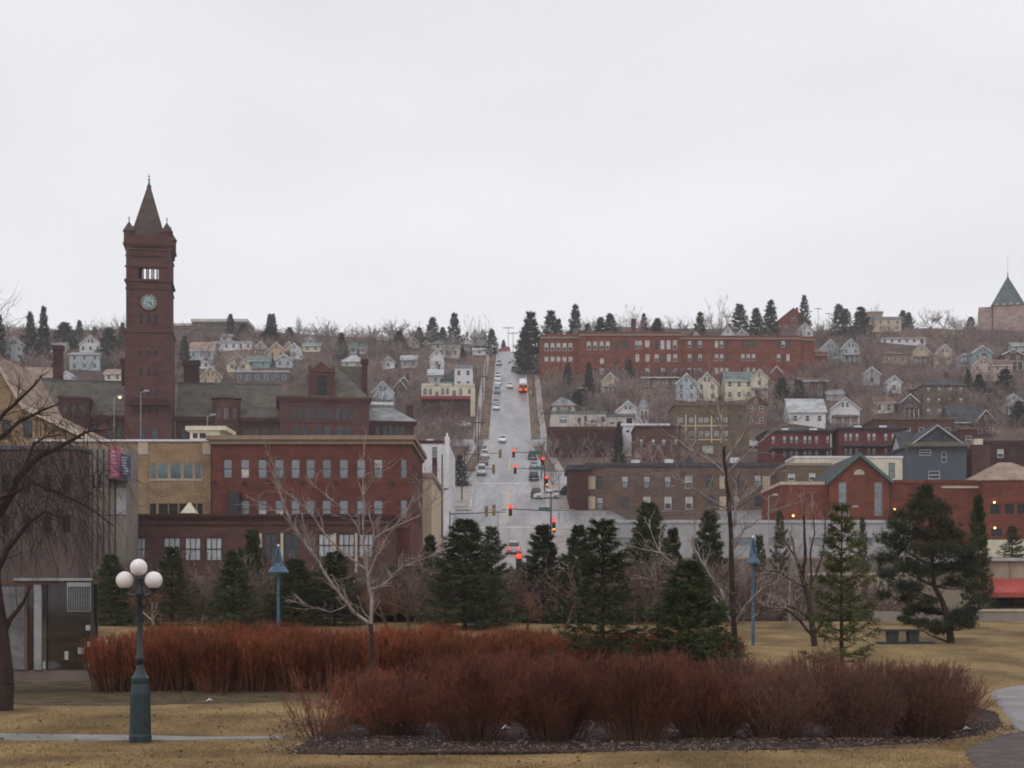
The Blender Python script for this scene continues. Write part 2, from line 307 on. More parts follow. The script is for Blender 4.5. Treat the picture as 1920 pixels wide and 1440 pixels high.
class Bld:
    def __init__(s, name, label, cat, x0, x1, yb, D, group=None, rz=0.):
        s.c, s.sn = math.cos(rz), math.sin(rz)
        s.D = D; s.X0 = PX((x0 + x1) / 2, D); s.z0 = PZt(yb, D); s.s = D / F
        s.e = thing(name, label, cat, (s.X0, D, s.z0), rz, group)
    def x(s, px, yo=0): k = (px - 960) / F; return (k * (s.D + yo * s.c) - s.X0 + yo * s.sn) / (s.c - k * s.sn)
    def z(s, py, yo=0): return PZt(py, s.D + yo) - s.z0
    def win(s, cx, y0, y1, w, sty='dark', yo=0, proud=False, arch=False, wname='window'):
        sc = (s.D + yo) / F
        o = link(wname, win_mesh(w * sc, (y1 - y0) * sc, sty, arch), s.e, (s.x(cx, yo), yo - (.17 if proud else 0), s.z(y1, yo))); return o
    def wall(s, x0, x1, yt, yb, dep, m, wins=(), yo=0, name='wall', down=5, rec=.22, roof=True, through=()):
        mb = MB(); X0, X1, Z1 = s.x(x0, yo), s.x(x1, yo), s.z(yt, yo); Z0 = s.z(yb, yo) - down
        sc = (s.D + yo) / F; holes = []
        for w in wins:
            cx, a, b, wd = w[:4]; arch = len(w) > 5 and w[5]
            if not arch: holes.append((s.x(cx, yo) - wd * sc / 2, s.x(cx, yo) + wd * sc / 2, s.z(b, yo), s.z(a, yo)))
            s.win(cx, a, b, wd, w[4] if len(w) > 4 else 'dark', yo, proud=arch, arch=arch)
        th = [(s.x(a, yo), s.x(b, yo), s.z(d, yo), s.z(c, yo)) for a, b, c, d in through]
        facade(mb, X0, X1, Z0, Z1, holes + th, yo, rec)
        y1 = yo + dep
        if th:
            n0 = len(mb.v); facade(mb, X0, X1, Z0, Z1, [(a, b, c + 1.75, d + 1.75) for a, b, c, d in th], y1 - .3, .3)
        else: mb.add([(X0, y1, Z0), (X1, y1, Z0), (X1, y1, Z1), (X0, y1, Z1)], [(3, 2, 1, 0)])
        mb.add([(X0, yo, Z0), (X0, y1, Z0), (X0, y1, Z1), (X0, yo, Z1)], [(3, 2, 1, 0)])
        mb.add([(X1, yo, Z0), (X1, y1, Z0), (X1, y1, Z1), (X1, yo, Z1)], [(0, 1, 2, 3)])
        o = mb.build(name, m, s.e)
        if roof:
            r = MB().add([(X0, yo, Z1 - .02), (X1, yo, Z1 - .02), (X1, y1, Z1 - .02), (X0, y1, Z1 - .02)], [(0, 1, 2, 3)]); r.build('flat_roof', 'tar', s.e)
        return o
    def box(s, x0, x1, yt, yb, y0, y1, m, name, mb=None):
        mb2 = mb or MB(); mb2.box(s.x(x0, y0), s.x(x1, y0), y0, y1, s.z(yb, y0), s.z(yt, y0))
        return mb2 if mb else mb2.build(name, m, s.e)
    def cornice(s, x0, x1, yt, yb, dep, m, proj=.4, yo=0, name='cornice', step=True):
        mb = MB(); X0, X1, Z0, Z1 = s.x(x0, yo), s.x(x1, yo), s.z(yb, yo), s.z(yt, yo)
        if step:
            zm = Z0 + (Z1 - Z0) * .5
            mb.box(X0 - proj * .5, X1 + proj * .5, yo - proj * .5, yo + dep + proj * .5, Z0, zm); mb.box(X0 - proj, X1 + proj, yo - proj, yo + dep + proj, zm, Z1)
        else: mb.box(X0 - proj, X1 + proj, yo - proj, yo + dep + proj, Z0, Z1)
        return mb.build(name, m, s.e)
    def hip(s, x0, x1, ye, yt, dep, m, yo=0, inset=None, over=.5, name='roof', ridge=None):
        X0, X1 = s.x(x0, yo) - over, s.x(x1, yo) + over; Z0 = s.z(ye, yo); Z1 = s.z(yt, yo)
        ya, yb = yo - over, yo + dep + over; ym = (ya + yb) / 2
        if ridge: r0, r1 = s.x(ridge[0], yo), s.x(ridge[1], yo)
        else:
            q = min(dep / 2, (X1 - X0) / 2 - .05) if inset is None else inset; r0, r1 = X0 + q, X1 - q
        mb = MB(); t = .15
        b = [(X0, ya, Z0), (X1, ya, Z0), (X1, yb, Z0), (X0, yb, Z0)]
        mb.add([(x, y, z - t) for x, y, z in b] + b + [(r0, ym, Z1), (r1, ym, Z1)],
               [(3, 2, 1, 0), (0, 1, 5, 4), (1, 2, 6, 5), (2, 3, 7, 6), (3, 0, 4, 7), (4, 5, 9, 8), (5, 6, 9), (6, 7, 8, 9), (7, 4, 8)])
        return mb.build(name, m, s.e)
def gable_roof(mb, w, d0, d1, he, rise, over=.4, t=.16, mi=0):
    """ridge along y; eaves at +-w/2"""
    k = rise / (w / 2); xo = w / 2 + over; ze = he - over * k
    for sg in (-1, 1):
        p = [(0, d0 - over, he + rise), (sg * xo, d0 - over, ze), (sg * xo, d1 + over, ze), (0, d1 + over, he + rise)]
        q = [(x, y, z + t) for x, y, z in p]
        if sg < 0: p, q = p[::-1], q[::-1]
        mb.hexa(p, q, mi)
def side_roof(mb, w, d0, d1, he, rise, over=.4, t=.16, mi=0):
    k = rise / ((d1 - d0) / 2); ym = (d0 + d1) / 2
    for y in (d0, d1):
        sg = -1 if y == d0 else 1; yo = y + sg * over; ze = he - over * k
        p = [(-w / 2 - over, ym, he + rise), (w / 2 + over, ym, he + rise), (w / 2 + over, yo, ze), (-w / 2 - over, yo, ze)]
        q = [(a, b, c + t) for a, b, c in p]
        if sg > 0: p, q = p[::-1], q[::-1]
        mb.hexa(p[::-1], q[::-1], mi)
def hash_(t): return sum(ord(c) * (i + 3) for i, c in enumerate(t))
RECTS = []           # picture areas kept open in front of each house, so that brush does not grow over all of it
def house(label, x0, x1, yt, ye, yb, kind='gable', wall='white', roof='roof_dark', dep=None, D=None, rz=0., wins=None, sty='sash', cat='house', chim=False, porch=False, trim='frame_white', group=None, name=None, attic=True, rects=True):
    chim = chim or (hash_(label) % 2 == 0 and kind != 'flat'); porch = porch or (kind == 'gable' and hash_(label) % 3 == 0)
    D = D or hit((x0 + x1) / 2, yb, 200); s = D / F; W = (x1 - x0) * s; he = (yb - ye) * s; rise = max(.3, (ye - yt) * s); dep = dep or min(max(W * 1.1, 7), 13)
    if rects: RECTS.append((x0, x1, yt, yb, D))
    e = thing(name or {'gable': 'gabled_house', 'side': 'house', 'hip': 'hipped_house', 'flat': 'flat_roofed_building'}[kind], label, cat, (PX((x0 + x1) / 2, D), D, PZt(yb, D)), rz, group)
    nf = max(1, round(he / 3.0)); nc = max(1, int(W / 2.6)); fh = he / nf
    holes = []
    if wins is None:
        ww, wh = min(1.1, W / nc * .45), min(1.5, fh * .55)
        for f in range(nf):
            for c in range(nc):
                if nc > 1 and f == 0 and c == nc // 2 and porch: continue
                u = -W / 2 + W * (c + .5) / nc; zb = f * fh + fh * .3; holes.append((u - ww / 2, u + ww / 2, zb, zb + wh))
    else:
        for fu, fv, fw, fhh in wins:
            u = -W / 2 + W * fu; holes.append((u - W * fw / 2, u + W * fw / 2, he * fv, he * (fv + fhh)))
    mb = MB(); facade(mb, -W / 2, W / 2, -6, he, holes, 0, .16)
    mb.add([(-W / 2, 0, -6), (-W / 2, dep, -6), (-W / 2, dep, he), (-W / 2, 0, he)], [(3, 2, 1, 0)]); mb.add([(W / 2, 0, -6), (W / 2, dep, -6), (W / 2, dep, he), (W / 2, 0, he)], [(0, 1, 2, 3)])
    mb.add([(-W / 2, dep, -6), (W / 2, dep, -6), (W / 2, dep, he), (-W / 2, dep, he)], [(3, 2, 1, 0)])
    if kind == 'gable':
        mb.add([(-W / 2, 0, he), (W / 2, 0, he), (0, 0, he + rise)], [(0, 1, 2)]); mb.add([(-W / 2, dep, he), (W / 2, dep, he), (0, dep, he + rise)], [(2, 1, 0)])
    if kind == 'side':
        for x, fl in ((-W / 2, 1), (W / 2, 0)): mb.add([(x, 0, he), (x, dep, he), (x, dep / 2, he + rise)], [(2, 1, 0) if fl else (0, 1, 2)])
    mb.build('wall', wall, e)
    for i, (a, b, c, d) in enumerate(holes):
        st = sty if not isinstance(sty, (list, tuple)) else sty[i % len(sty)]
        link('window', win_mesh(b - a, d - c, st), e, ((a + b) / 2, 0, c))
    if kind == 'gable' and attic and rise > 1.6 and W > 4:
        ww = min(.8, W * .12)
        for u in ((-ww * .75, ww * .75) if W > 6 else (0,)): link('window', win_mesh(ww, min(1.3, rise * .4), 'sash'), e, (u, -.17, he + rise * .12))
    r = MB()
    if kind == 'gable': gable_roof(r, W, 0, dep, he, rise)
    elif kind == 'side': side_roof(r, W, 0, dep, he, rise)
    elif kind == 'hip':
        o = .45; q = min(dep, W) / 2 * .8
        b = [(-W / 2 - o, -o, he), (W / 2 + o, -o, he), (W / 2 + o, dep + o, he), (-W / 2 - o, dep + o, he)]; xa = max(0.05, W / 2 - q)
        r.add([(x, y, z - .15) for x, y, z in b] + b + [(-xa, dep / 2, he + rise), (xa, dep / 2, he + rise)], [(3, 2, 1, 0), (0, 1, 5, 4), (1, 2, 6, 5), (2, 3, 7, 6), (3, 0, 4, 7), (4, 5, 9, 8), (5, 6, 9), (6, 7, 8, 9), (7, 4, 8)])
    else: r.box(-W / 2 - .25, W / 2 + .25, -.25, dep + .25, he, he + rise)
    r.build('roof', roof, e)
    if kind == 'gable' and trim:
        t = MB(); k = rise / (W / 2); o = .42
        for sg in (-1, 1):
            p = [(0, he + rise), (sg * (W / 2 + o), he - o * k), (sg * (W / 2 + o), he - o * k - .28), (0, he + rise - .32)]
            t.extrude_y(p if sg < 0 else p[::-1], -.5, -.41)
        t.build('gable_trim', trim, e)
    elif kind == 'side' and trim: MB().box(-W / 2 - .4, W / 2 + .4, -.5, -.42, he - .4 * rise / (dep / 2) - .12, he - .4 * rise / (dep / 2) + .1).build('eave_trim', trim, e)
    if chim:
        c = MB().box(-.4, .4, -.4, .4, 0, rise + 1.6); c.box(-.5, .5, -.5, .5, rise + 1.6, rise + 1.85); c.build('chimney', 'dull_brick', e, (W * .2, dep * .55, he - .3))
    if porch:
        p = MB().box(-W * .42, W * .42, -2.2, -.02, he * .38, he * .38 + .25); p.hexa([(-W * .45, -2.4, he * .41), (W * .45, -2.4, he * .41), (W * .45, -.02, he * .41), (-W * .45, -.02, he * .41)], [(-W * .45, -2.4, he * .41 + .1), (W * .45, -2.4, he * .41 + .1), (W * .45, -.02, he * .41 + .8), (-W * .45, -.02, he * .41 + .8)])
        p.build('porch_roof', roof, e)
        q = MB()
        for u in (-.4, -.13, .13, .4): q.box(W * u - .1, W * u + .1, -2.15, -1.95, -2, he * .38)
        q.build('porch_posts', 'white', e)
    return e
# ------------------------------------------------------------------ plants
def mesh_parts(parts):
    return parts
def bare_tree_segs(rng, h, r0, spread=.5, levels=4, nseg=4, trunk=.25, kids=(2, 3), droop=.0, lean=0.):
    segs = []
    def grow(p, d, L, r, lv):
        n = nseg if lv < 2 else 3
        for i in range(n):
            d = d + rng.normal(0, .13 + .05 * lv, 3); d[2] += .10 - droop * lv; d /= np.linalg.norm(d)
            q = p + d * L / n; r1 = r * (.86 if i < n - 1 else .7)
            segs.append((p.copy(), q.copy(), r, r1, lv)); p = q; r = r1
            if lv < levels and (i > 0 or lv > 0) :
                for _ in range(rng.integers(kids[0] - 1, kids[1])):
                    ax = rng.normal(size=3); ax -= d * ax.dot(d); ax /= np.linalg.norm(ax)
                    a = spread * rng.uniform(.7, 1.4); nd = d * math.cos(a) + ax * math.sin(a)
                    grow(p, nd, L * rng.uniform(.5, .75), r * rng.uniform(.5, .7), lv + 1)
        if lv < levels: grow(p, d, L * .62, r * .9, lv + 1)
    grow(np.zeros(3), np.array([lean, 0, 1.]), h * trunk, r0, 0)
    return segs
def segs_meshes(segs, cut, mats, rmin=.004, nb=6, nt=3, name='tree'):
    out = []
    for sel, nm, m, n in (([s for s in segs if s[4] <= cut], 'trunk', mats[0], nb), ([s for s in segs if s[4] > cut], 'crown', mats[1], nt)):
        if not sel: continue
        V, Fc = tubes([s[0] for s in sel], [s[1] for s in sel], [max(rmin, s[2]) for s in sel], [max(rmin, s[3]) for s in sel], n)
        out.append((nm, np_mesh(name + ' ' + nm, V, Fc, m, smooth=(n > 3))))
    return out
def norm_segs(segs, h, w=None):
    P = np.array([s[1] for s in segs]); k = h / P[:, 2].max()
    kx = k if w is None else w / max(1e-6, np.percentile(np.abs(P[:, :2]), 97) * 2)
    f = np.array([kx, kx, k])
    return [(s[0] * f, s[1] * f, s[2] * k, s[3] * k, s[4]) for s in segs]
def spruce_meshes(seed, h=5., r=1.4, whorls=22, per=6, tw=10, nd=8, nl=.2, nw=.035, mats=('bark_dark', 'needle'), power=.9, gap=0., up=.15, t0=.03, name='spruce'):
    rng = np.random.default_rng(seed); segP0, segP1, R0, R1 = [], [], [], []; P, Dv, Ls = [], [], []
    segP0.append((0, 0, -.4)); segP1.append((0, 0, h)); R0.append(h * .018); R1.append(.006)
    for i in range(whorls):
        t = t0 + (1 - t0) * (i + rng.uniform(-.3, .3)) / whorls
        t = min(max(t, .01), .985)
        n = per if t < .8 else max(3, per - 2)
        a0 = rng.uniform(0, 6.28)
        for k in range(n):
            if rng.random() < gap: continue
            a = a0 + 6.283 * k / n + rng.normal(0, .25); L = r * ((1 - t) ** power) * rng.uniform(.68, 1.18) + .05 * r
            el = -.15 + up + .7 * t + rng.normal(0, .1)         # lower limbs hang, upper ones rise
            z = t * h; b = np.array([math.cos(a), math.sin(a), 0.])
            m = 5; pts = []
            for j in range(m + 1):
                u = j / m; pts.append(b * L * u * math.cos(el) + np.array([0, 0, z + L * (math.sin(el) * u - .32 * u * (1 - u) * (1 - t) + .1 * u ** 3)]))
            for j in range(m):
                segP0.append(pts[j]); segP1.append(pts[j + 1]); R0.append(.012 * h / 5 * (1 - j / m) + .004); R1.append(.012 * h / 5 * (1 - (j + 1) / m) + .004)
            pts = np.array(pts)
            us = rng.uniform(.12, 1.0, tw) ** .8; ix = np.minimum((us * m).astype(int), m - 1); fr = us * m - ix
            bp = pts[ix] * (1 - fr)[:, None] + pts[ix + 1] * fr[:, None]
            side = np.array([-b[1], b[0], 0.]); sg = rng.choice([-1, 1], tw)
            td = b * rng.uniform(.4, 1.1, (tw, 1)) + side * (sg * rng.uniform(.5, 1.1, tw))[:, None] + np.array([0, 0, 1.]) * rng.normal(-.1, .22, (tw, 1))
            td /= np.linalg.norm(td, axis=1, keepdims=True)
            tl = L * .36 * (1.1 - .7 * us) * rng.uniform(.5, 1.2, tw) + .05 * r
            for q in range(nd):
                P.append(bp + td * (tl * q / nd)[:, None]); Dv.append(td * .75 + rng.normal(0, .42, (tw, 3)) + np.array([0, 0, .12])); Ls.append(np.full(tw, nl) * rng.uniform(.6, 1.2, tw))
    # leader
    zz = rng.uniform(.86, 1., 60) * h; P.append(np.stack([np.zeros(60), np.zeros(60), zz], 1)); Dv.append(np.stack([rng.normal(0, .7, 60), rng.normal(0, .7, 60), np.full(60, .6)], 1)); Ls.append(np.full(60, nl * .8))
    V, Fc = tubes(segP0, segP1, R0, R1, 4); tr = np_mesh(name + ' trunk', V, Fc, mats[0])
    V, Fc = leaf_tris(np.concatenate(P), np.concatenate(Dv), np.concatenate(Ls), nw, rng); cr = np_mesh(name + ' crown', V, Fc, mats[1])
    return [('trunk', tr), ('crown', cr)]
def eff(parts):
    me = parts[-1][1]; V = np.empty(len(me.vertices) * 3, np.float32); me.vertices.foreach_get('co', V); V = V.reshape(-1, 3)
    return float(np.percentile(np.hypot(V[:, 0], V[:, 1]), 97))
def hill_tree(seed, h=10., w=8.5, fan=.8, limbs=10, subs=8, tw=5):
    """bare crown that fans up and out from a short trunk"""
    rng = np.random.default_rng(seed); out = []; th = h * rng.uniform(.16, .26)
    out.append((np.zeros(3), np.array([0, 0, th * .5]), .17, .15, 0)); out.append((np.array([0, 0, th * .5]), np.array([rng.normal(0, .1), 0, th]), .15, .13, 0)); top = out[-1][1]
    for k in range(limbs):
        a = 6.283 * k / limbs + rng.normal(0, .3); rr = w / 2 * math.sqrt(rng.uniform(.05, 1.)); zt = h * (1 - .45 * (rr / (w / 2)) ** 2 * fan) * rng.uniform(.86, 1.02)
        e = np.array([math.cos(a) * rr, math.sin(a) * rr, zt]); b = top * rng.uniform(.55, 1.0); c = (b + e) / 2 + np.array([math.cos(a), math.sin(a), 0]) * rr * .12 + rng.normal(0, .25, 3)
        pts = [b, (b + c) / 2 + rng.normal(0, .1, 3), c, (c + e) / 2 + rng.normal(0, .15, 3), e]
        for i in range(4): out.append((pts[i], pts[i + 1], .075 - .014 * i, .061 - .014 * i, 1))
        for _ in range(subs):
            i = rng.integers(1, 4); u = rng.random(); p = pts[i] * (1 - u) + pts[i + 1] * u; d = (e - b) / np.linalg.norm(e - b) + rng.normal(0, .5, 3) + np.array([0, 0, .25]); d /= np.linalg.norm(d); L = h * rng.uniform(.1, .26)
            q = p + d * L * .5; d2 = d + rng.normal(0, .25, 3) + np.array([0, 0, .15]); d2 /= np.linalg.norm(d2); r = q + d2 * L * .5
            out.append((p, q, .032, .027, 2)); out.append((q, r, .027, .02, 2))
            for _ in range(tw):
                s0 = p + (q - p) * rng.uniform(.3, 1) if rng.random() < .5 else q + (r - q) * rng.random(); d3 = d + rng.normal(0, .55, 3) + np.array([0, 0, .2]); d3 /= np.linalg.norm(d3); out.append((s0, s0 + d3 * L * rng.uniform(.25, .5), .022, .016, 3))
    return out
def plant(name, label, cat, parts, loc, sc=(1, 1, 1), rz=None, group=None, kind=None):
    e = thing(name, label, cat, loc, random.uniform(0, 6.28) if rz is None else rz, group); e.scale = sc
    for nm, me in parts: link(nm, me, e)
    return e
def shrub_meshes(seed, h, w, stems=60, twigs=9, mats=('stem_red', 'twig_red'), rs=.010, rt=.006, fan=.55, name='shrub', top=.45):
    rng = np.random.default_rng(seed); A0, A1, AR0, AR1 = [], [], [], []; B0, B1, BR0, BR1 = [], [], [], []
    for _ in range(stems):
        a = rng.uniform(0, 6.28); rr = math.sqrt(rng.random()); lean = rr * fan + rng.normal(0, .06)
        p = np.array([math.cos(a) * rr * w * .24, math.sin(a) * rr * w * .24, -.05]); d = np.array([math.cos(a) * lean, math.sin(a) * lean, 1.]); d /= np.linalg.norm(d)
        L = h * rng.uniform(.72, 1.08) * (1.08 - .48 * rr * rr) / max(.5, d[2] ** .5); n = 6; r = rs * rng.uniform(.6, 1.2)
        for i in range(n):
            d = d + rng.normal(0, .07, 3) + np.array([math.cos(a), math.sin(a), 0]) * .012; d /= np.linalg.norm(d)
            q = p + d * L / n; r1 = r * .82
            (A0 if i < 3 else B0).append(p); (A1 if i < 3 else B1).append(q); (AR0 if i < 3 else BR0).append(r); (AR1 if i < 3 else BR1).append(r1)
            if i >= 0:
                for _k in range(max(1, int(twigs / 5))):
                    td = d + rng.normal(0, .38, 3); td[2] = abs(td[2]) + .2; td /= np.linalg.norm(td); tl = L * rng.uniform(.12, .30)
                    m1 = q + td * tl * .5; td2 = td + rng.normal(0, .2, 3); td2[2] += .15; td2 /= np.linalg.norm(td2); m2 = m1 + td2 * tl * .5
                    B0 += [q, m1]; B1 += [m1, m2]; BR0 += [rt, rt * .8]; BR1 += [rt * .8, rt * .4]
                    if rng.random() < .6:
                        t3 = td + rng.normal(0, .45, 3); t3[2] = abs(t3[2]); B0.append(m1); B1.append(m1 + t3 / np.linalg.norm(t3) * tl * .4); BR0.append(rt * .7); BR1.append(rt * .35)
            p = q; r = r1
    V, Fc = tubes(A0, A1, AR0, AR1, 4); st = np_mesh(name + ' stems', V, Fc, mats[0])
    V, Fc = tubes(B0, B1, BR0, BR1, 3); tw_ = np_mesh(name + ' twigs', V, Fc, mats[1])
    return [('stems', st), ('twigs', tw_)]
def dome_shrub(seed, h, w, stems, mats, flat=False, rs=.009, rt=.0055, tw=5, name='shrub'):
    """many stems rising from one crown to the surface of a rounded clump, forking into fine twigs near the surface"""
    rng = np.random.default_rng(seed); A, B, RA, RB, C_, D_, RC, RD_ = [], [], [], [], [], [], [], []
    q0 = w * (.6 if flat else .42) / 2; A += [(0, 0, -.08)]; B += [(0, 0, .015)]; RA += [q0 * 1.25]; RB += [q0 * 1.1]
    lump = [(rng.uniform(0, 6.28), rng.uniform(.06, .16)) for _ in range(5)]
    for _ in range(stems):
        a = rng.uniform(0, 6.28); rr = math.sqrt(rng.random()); k = 1 + sum(q * math.cos(3 * (a - p)) for p, q in lump) * .6
        top = h * ((1 - .2 * rr ** 4) if flat else math.sqrt(max(.16, 1 - .84 * rr * rr))) * rng.uniform(.86, 1.05)
        e = np.array([math.cos(a) * rr * w / 2 * k, math.sin(a) * rr * w / 2 * k, top]); bs = .6 if flat else .42; b = np.array([e[0] * bs, e[1] * bs, -.04]) + rng.normal(0, .03, 3) * [1, 1, 0]; c = np.array([e[0] * (bs + .18), e[1] * (bs + .18), top * .5])
        n = 7; P = [b * (1 - t) ** 2 + c * 2 * t * (1 - t) + e * t * t + rng.normal(0, .012, 3) for t in np.linspace(0, 1, n + 1)]
        r = rs * rng.uniform(.7, 1.25)
        for j in range(n):
            L = (A, B, RA, RB) if j < 3 else (C_, D_, RC, RD_)
            L[0].append(P[j]); L[1].append(P[j + 1]); L[2].append(r * (1 - .09 * j)); L[3].append(r * (1 - .09 * (j + 1)))
            if j >= 1:
                for _q in range(tw if j > 3 else 3 if j > 1 else 1):
                    d = (P[j + 1] - P[j]); d /= np.linalg.norm(d); d = d + rng.normal(0, .5, 3) + np.array([0, 0, .25]); d /= np.linalg.norm(d); l = h * rng.uniform(.07, .19); p = P[j] + (P[j + 1] - P[j]) * rng.random(); m = p + d * l * .5
                    d2 = d + rng.normal(0, .35, 3) + np.array([0, 0, .15]); d2 /= np.linalg.norm(d2); C_ += [p, m]; D_ += [m, m + d2 * l * .5]; RC += [rt, rt * .8]; RD_ += [rt * .8, rt * .4]
    V, Fc = tubes(A, B, RA, RB, 4); st = np_mesh(name + ' stems', V, Fc, mats[0]); V, Fc = tubes(C_, D_, RC, RD_, 3)
    return [('stems', st), ('twigs', np_mesh(name + ' twigs', V, Fc, mats[1]))]
def limb_tree(name, label, cat, D, limbs, mats, seed, group=None, twig=(3, .9), zsp=.35, rmin=.006, extra=None, basepx=None, zb=None, cut=1, fat=1.35):
    """bare tree whose main limbs follow given shapes (points in the tree's own plane, given depth at random)"""
    rng = np.random.default_rng(seed); segs = []
    bx, by = basepx; X0 = PX(bx, D); Z0 = float(H(X0, D)) if zb is None else zb; yo_base = 0.
    ctr = {}
    for lev, r0, r1, pts in limbs:
        if lev >= 1: r0 *= fat; r1 *= fat
        P = [np.array([PX(x, D) - X0, 0., PZt(y, D) - Z0]) for x, y in pts]
        if lev > 0:                                  # hang on the nearest point built so far
            best = min(ctr.values(), key=lambda q: (q[0] - P[0][0]) ** 2 + (q[2] - P[0][2]) ** 2); y0 = best[1]
            P[0] = best.copy(); sl = rng.uniform(-zsp, zsp); acc = 0
            for i in range(1, len(P)):
                acc += np.linalg.norm((P[i] - P[i - 1])[[0, 2]]); P[i][1] = y0 + sl * acc + rng.normal(0, .03)
        else:
            for i in range(len(P)): P[i][1] = 0
            P[0][2] = -.2
        Q = []
        for i in range(len(P) - 1):                  # soften the bends
            for u in (0, .5): Q.append(P[i] * (1 - u) + P[i + 1] * u + (rng.normal(0, .012, 3) * np.linalg.norm(P[i + 1] - P[i]) * 2 if u and lev else 0))
        Q.append(P[-1]); n = len(Q) - 1
        for i in range(n):
            ra = r0 + (r1 - r0) * i / n; rb = r0 + (r1 - r0) * (i + 1) / n
            segs.append((Q[i], Q[i + 1], ra, rb, lev)); ctr[len(ctr)] = Q[i + 1]
            if lev > 0 or i > n * .6:
                d = Q[i + 1] - Q[i]; L = np.linalg.norm(d); d = d / max(L, 1e-6)
                for _ in range(rng.poisson(twig[0] * .5)):
                    u = rng.random(); p = Q[i] * (1 - u) + Q[i + 1] * u; td = d * .8 + rng.normal(0, .55, 3) + np.array([0, 0, .3]); td /= np.linalg.norm(td)
                    tl = twig[1] * rng.uniform(.3, 1.1); r = min(rb * .55, .012)
                    for k in range(3):
                        q = p + td * tl / 3; segs.append((p, q, max(rmin, r), max(rmin * .8, r * .75), 9)); r *= .75
                        if rng.random() < .8:
                            s2 = td + rng.normal(0, .5, 3); s2 /= np.linalg.norm(s2); segs.append((q, q + s2 * tl * .35, max(rmin * .8, r), rmin * .6, 9))
                        td = td + rng.normal(0, .2, 3) + np.array([0, 0, .08]); td /= np.linalg.norm(td); p = q
    if extra: segs += extra(rng, X0, Z0)
    e = thing(name, label, cat, (X0, D, Z0), 0, group)
    for nm, me in segs_meshes(segs, cut, mats, rmin * .5, 8, 4, name.replace('_', ' ')): link(nm, me, e)
    return e
# ------------------------------------------------------------------ the setting
def sheet(name, xs, ys, off, m, zf=None, kind='structure', thick=0.):
    X, Y = np.meshgrid(xs, ys); Z = (H(X, Y) if zf is None else zf(X, Y)) + off
    V = np.stack([X, Y, Z], -1).reshape(-1, 3); nx, ny = len(xs), len(ys)
    i = (np.arange(ny - 1)[:, None] * nx + np.arange(nx - 1)[None]).ravel()
    o = link(name, np_mesh(name, V, np.stack([i, i + 1, i + nx + 1, i + nx], 1), m, smooth=True)); tag(o, kind=kind); return o
YR = np.unique(np.concatenate([np.arange(14, 92, 1.), np.arange(92, 130, 1.5), np.arange(130, 720, 3.), np.array(PY[1:-1], float), np.arange(720, 1000, 40), [-200, -60, 0, 1500, 2200, 3200]]))
XR = np.unique(np.concatenate([np.arange(-16, 16.1, 1.), np.arange(-60, 60.1, 4), np.arange(-400, 401, 8), [-3000, -1800, -1000, -600, 600, 1000, 1800, 3000, -14.5, 13.5]]))
sheet('ground', XR, YR, 0, 'terrain')
RX = -.5
def strip(name, x0f, x1f, y0, y1, off, m, n=3, dy=3.):
    ys = np.unique(np.concatenate([np.arange(y0, y1, dy), [y1], [p for p in PY if y0 < p < y1]]))
    V = []
    for y in ys:
        a, b = x0f(y), x1f(y)
        for k in range(n): x = a + (b - a) * k / (n - 1); V.append((x, y, float(np.interp(y, PY, PZ)) + off))
    Fc = [(i * n + k, i * n + k + 1, (i + 1) * n + k + 1, (i + 1) * n + k) for i in range(len(ys) - 1) for k in range(n - 1)]
    return tag(link(name, np_mesh(name, V, Fc, m)), kind='structure')
def hw(y): return float(np.interp(y, [0, 320, 385, 900], [6.9, 6.6, 5.05, 5.0]))
strip('street_concrete', lambda y: RX - 7.2, lambda y: RX + 7.2, 196, 255, .05, 'street_concrete')
strip('street', lambda y: RX - hw(y), lambda y: RX + hw(y), 255, 640, .05, 'asphalt')
for k, (a, b, top) in enumerate([(252, 270, .052), (303, 316, .053), (381, 393, .053)]):
    strip('cross_street', lambda y: -70, lambda y: RX - hw(y) , a, b, top, 'asphalt', 12); strip('cross_street', lambda y: RX + hw(y), lambda y: 60, a, b, top, 'asphalt', 12)
    strip('crosswalk_line', lambda y: RX - hw(y) - 1, lambda y: RX + hw(y) + 1, a + .2, a + 1.0, .058, 'line_white')
for a, b in ((258, 300), (317, 345)):
    strip('centre_line', lambda y: -1.15 + (y - 255) * .006, lambda y: -.72 + (y - 255) * .006, a, b, .056, 'line_yellow', 2)
segs_ = [(196, 252), (270, 303), (316, 381), (393, 640)]
for a, b in segs_:
    for sg in (-1, 1):
        strip('kerb', lambda y: RX + sg * hw(y) - .22, lambda y: RX + sg * hw(y) + .22, a, b, .17, 'kerb', 2)
        if a < 300:
            strip('pavement', lambda y: RX + sg * (hw(y) + 2.3) - 2.1, lambda y: RX + sg * (hw(y) + 2.3) + 2.1, a, b, .14, 'sidewalk')
        else:
            strip('verge', lambda y: RX + sg * (hw(y) + 1.3) - 1.0 + .16 * math.sin(y * .9 + sg), lambda y: RX + sg * (hw(y) + 1.3) + .95 + .2 * math.sin(y * .37) + .12 * math.sin(y * 1.7), a, b, .12, 'verge')
            strip('pavement', lambda y: RX + sg * (hw(y) + 3.3) - .8, lambda y: RX + sg * (hw(y) + 3.3) + .8, a, b, .14, 'sidewalk')
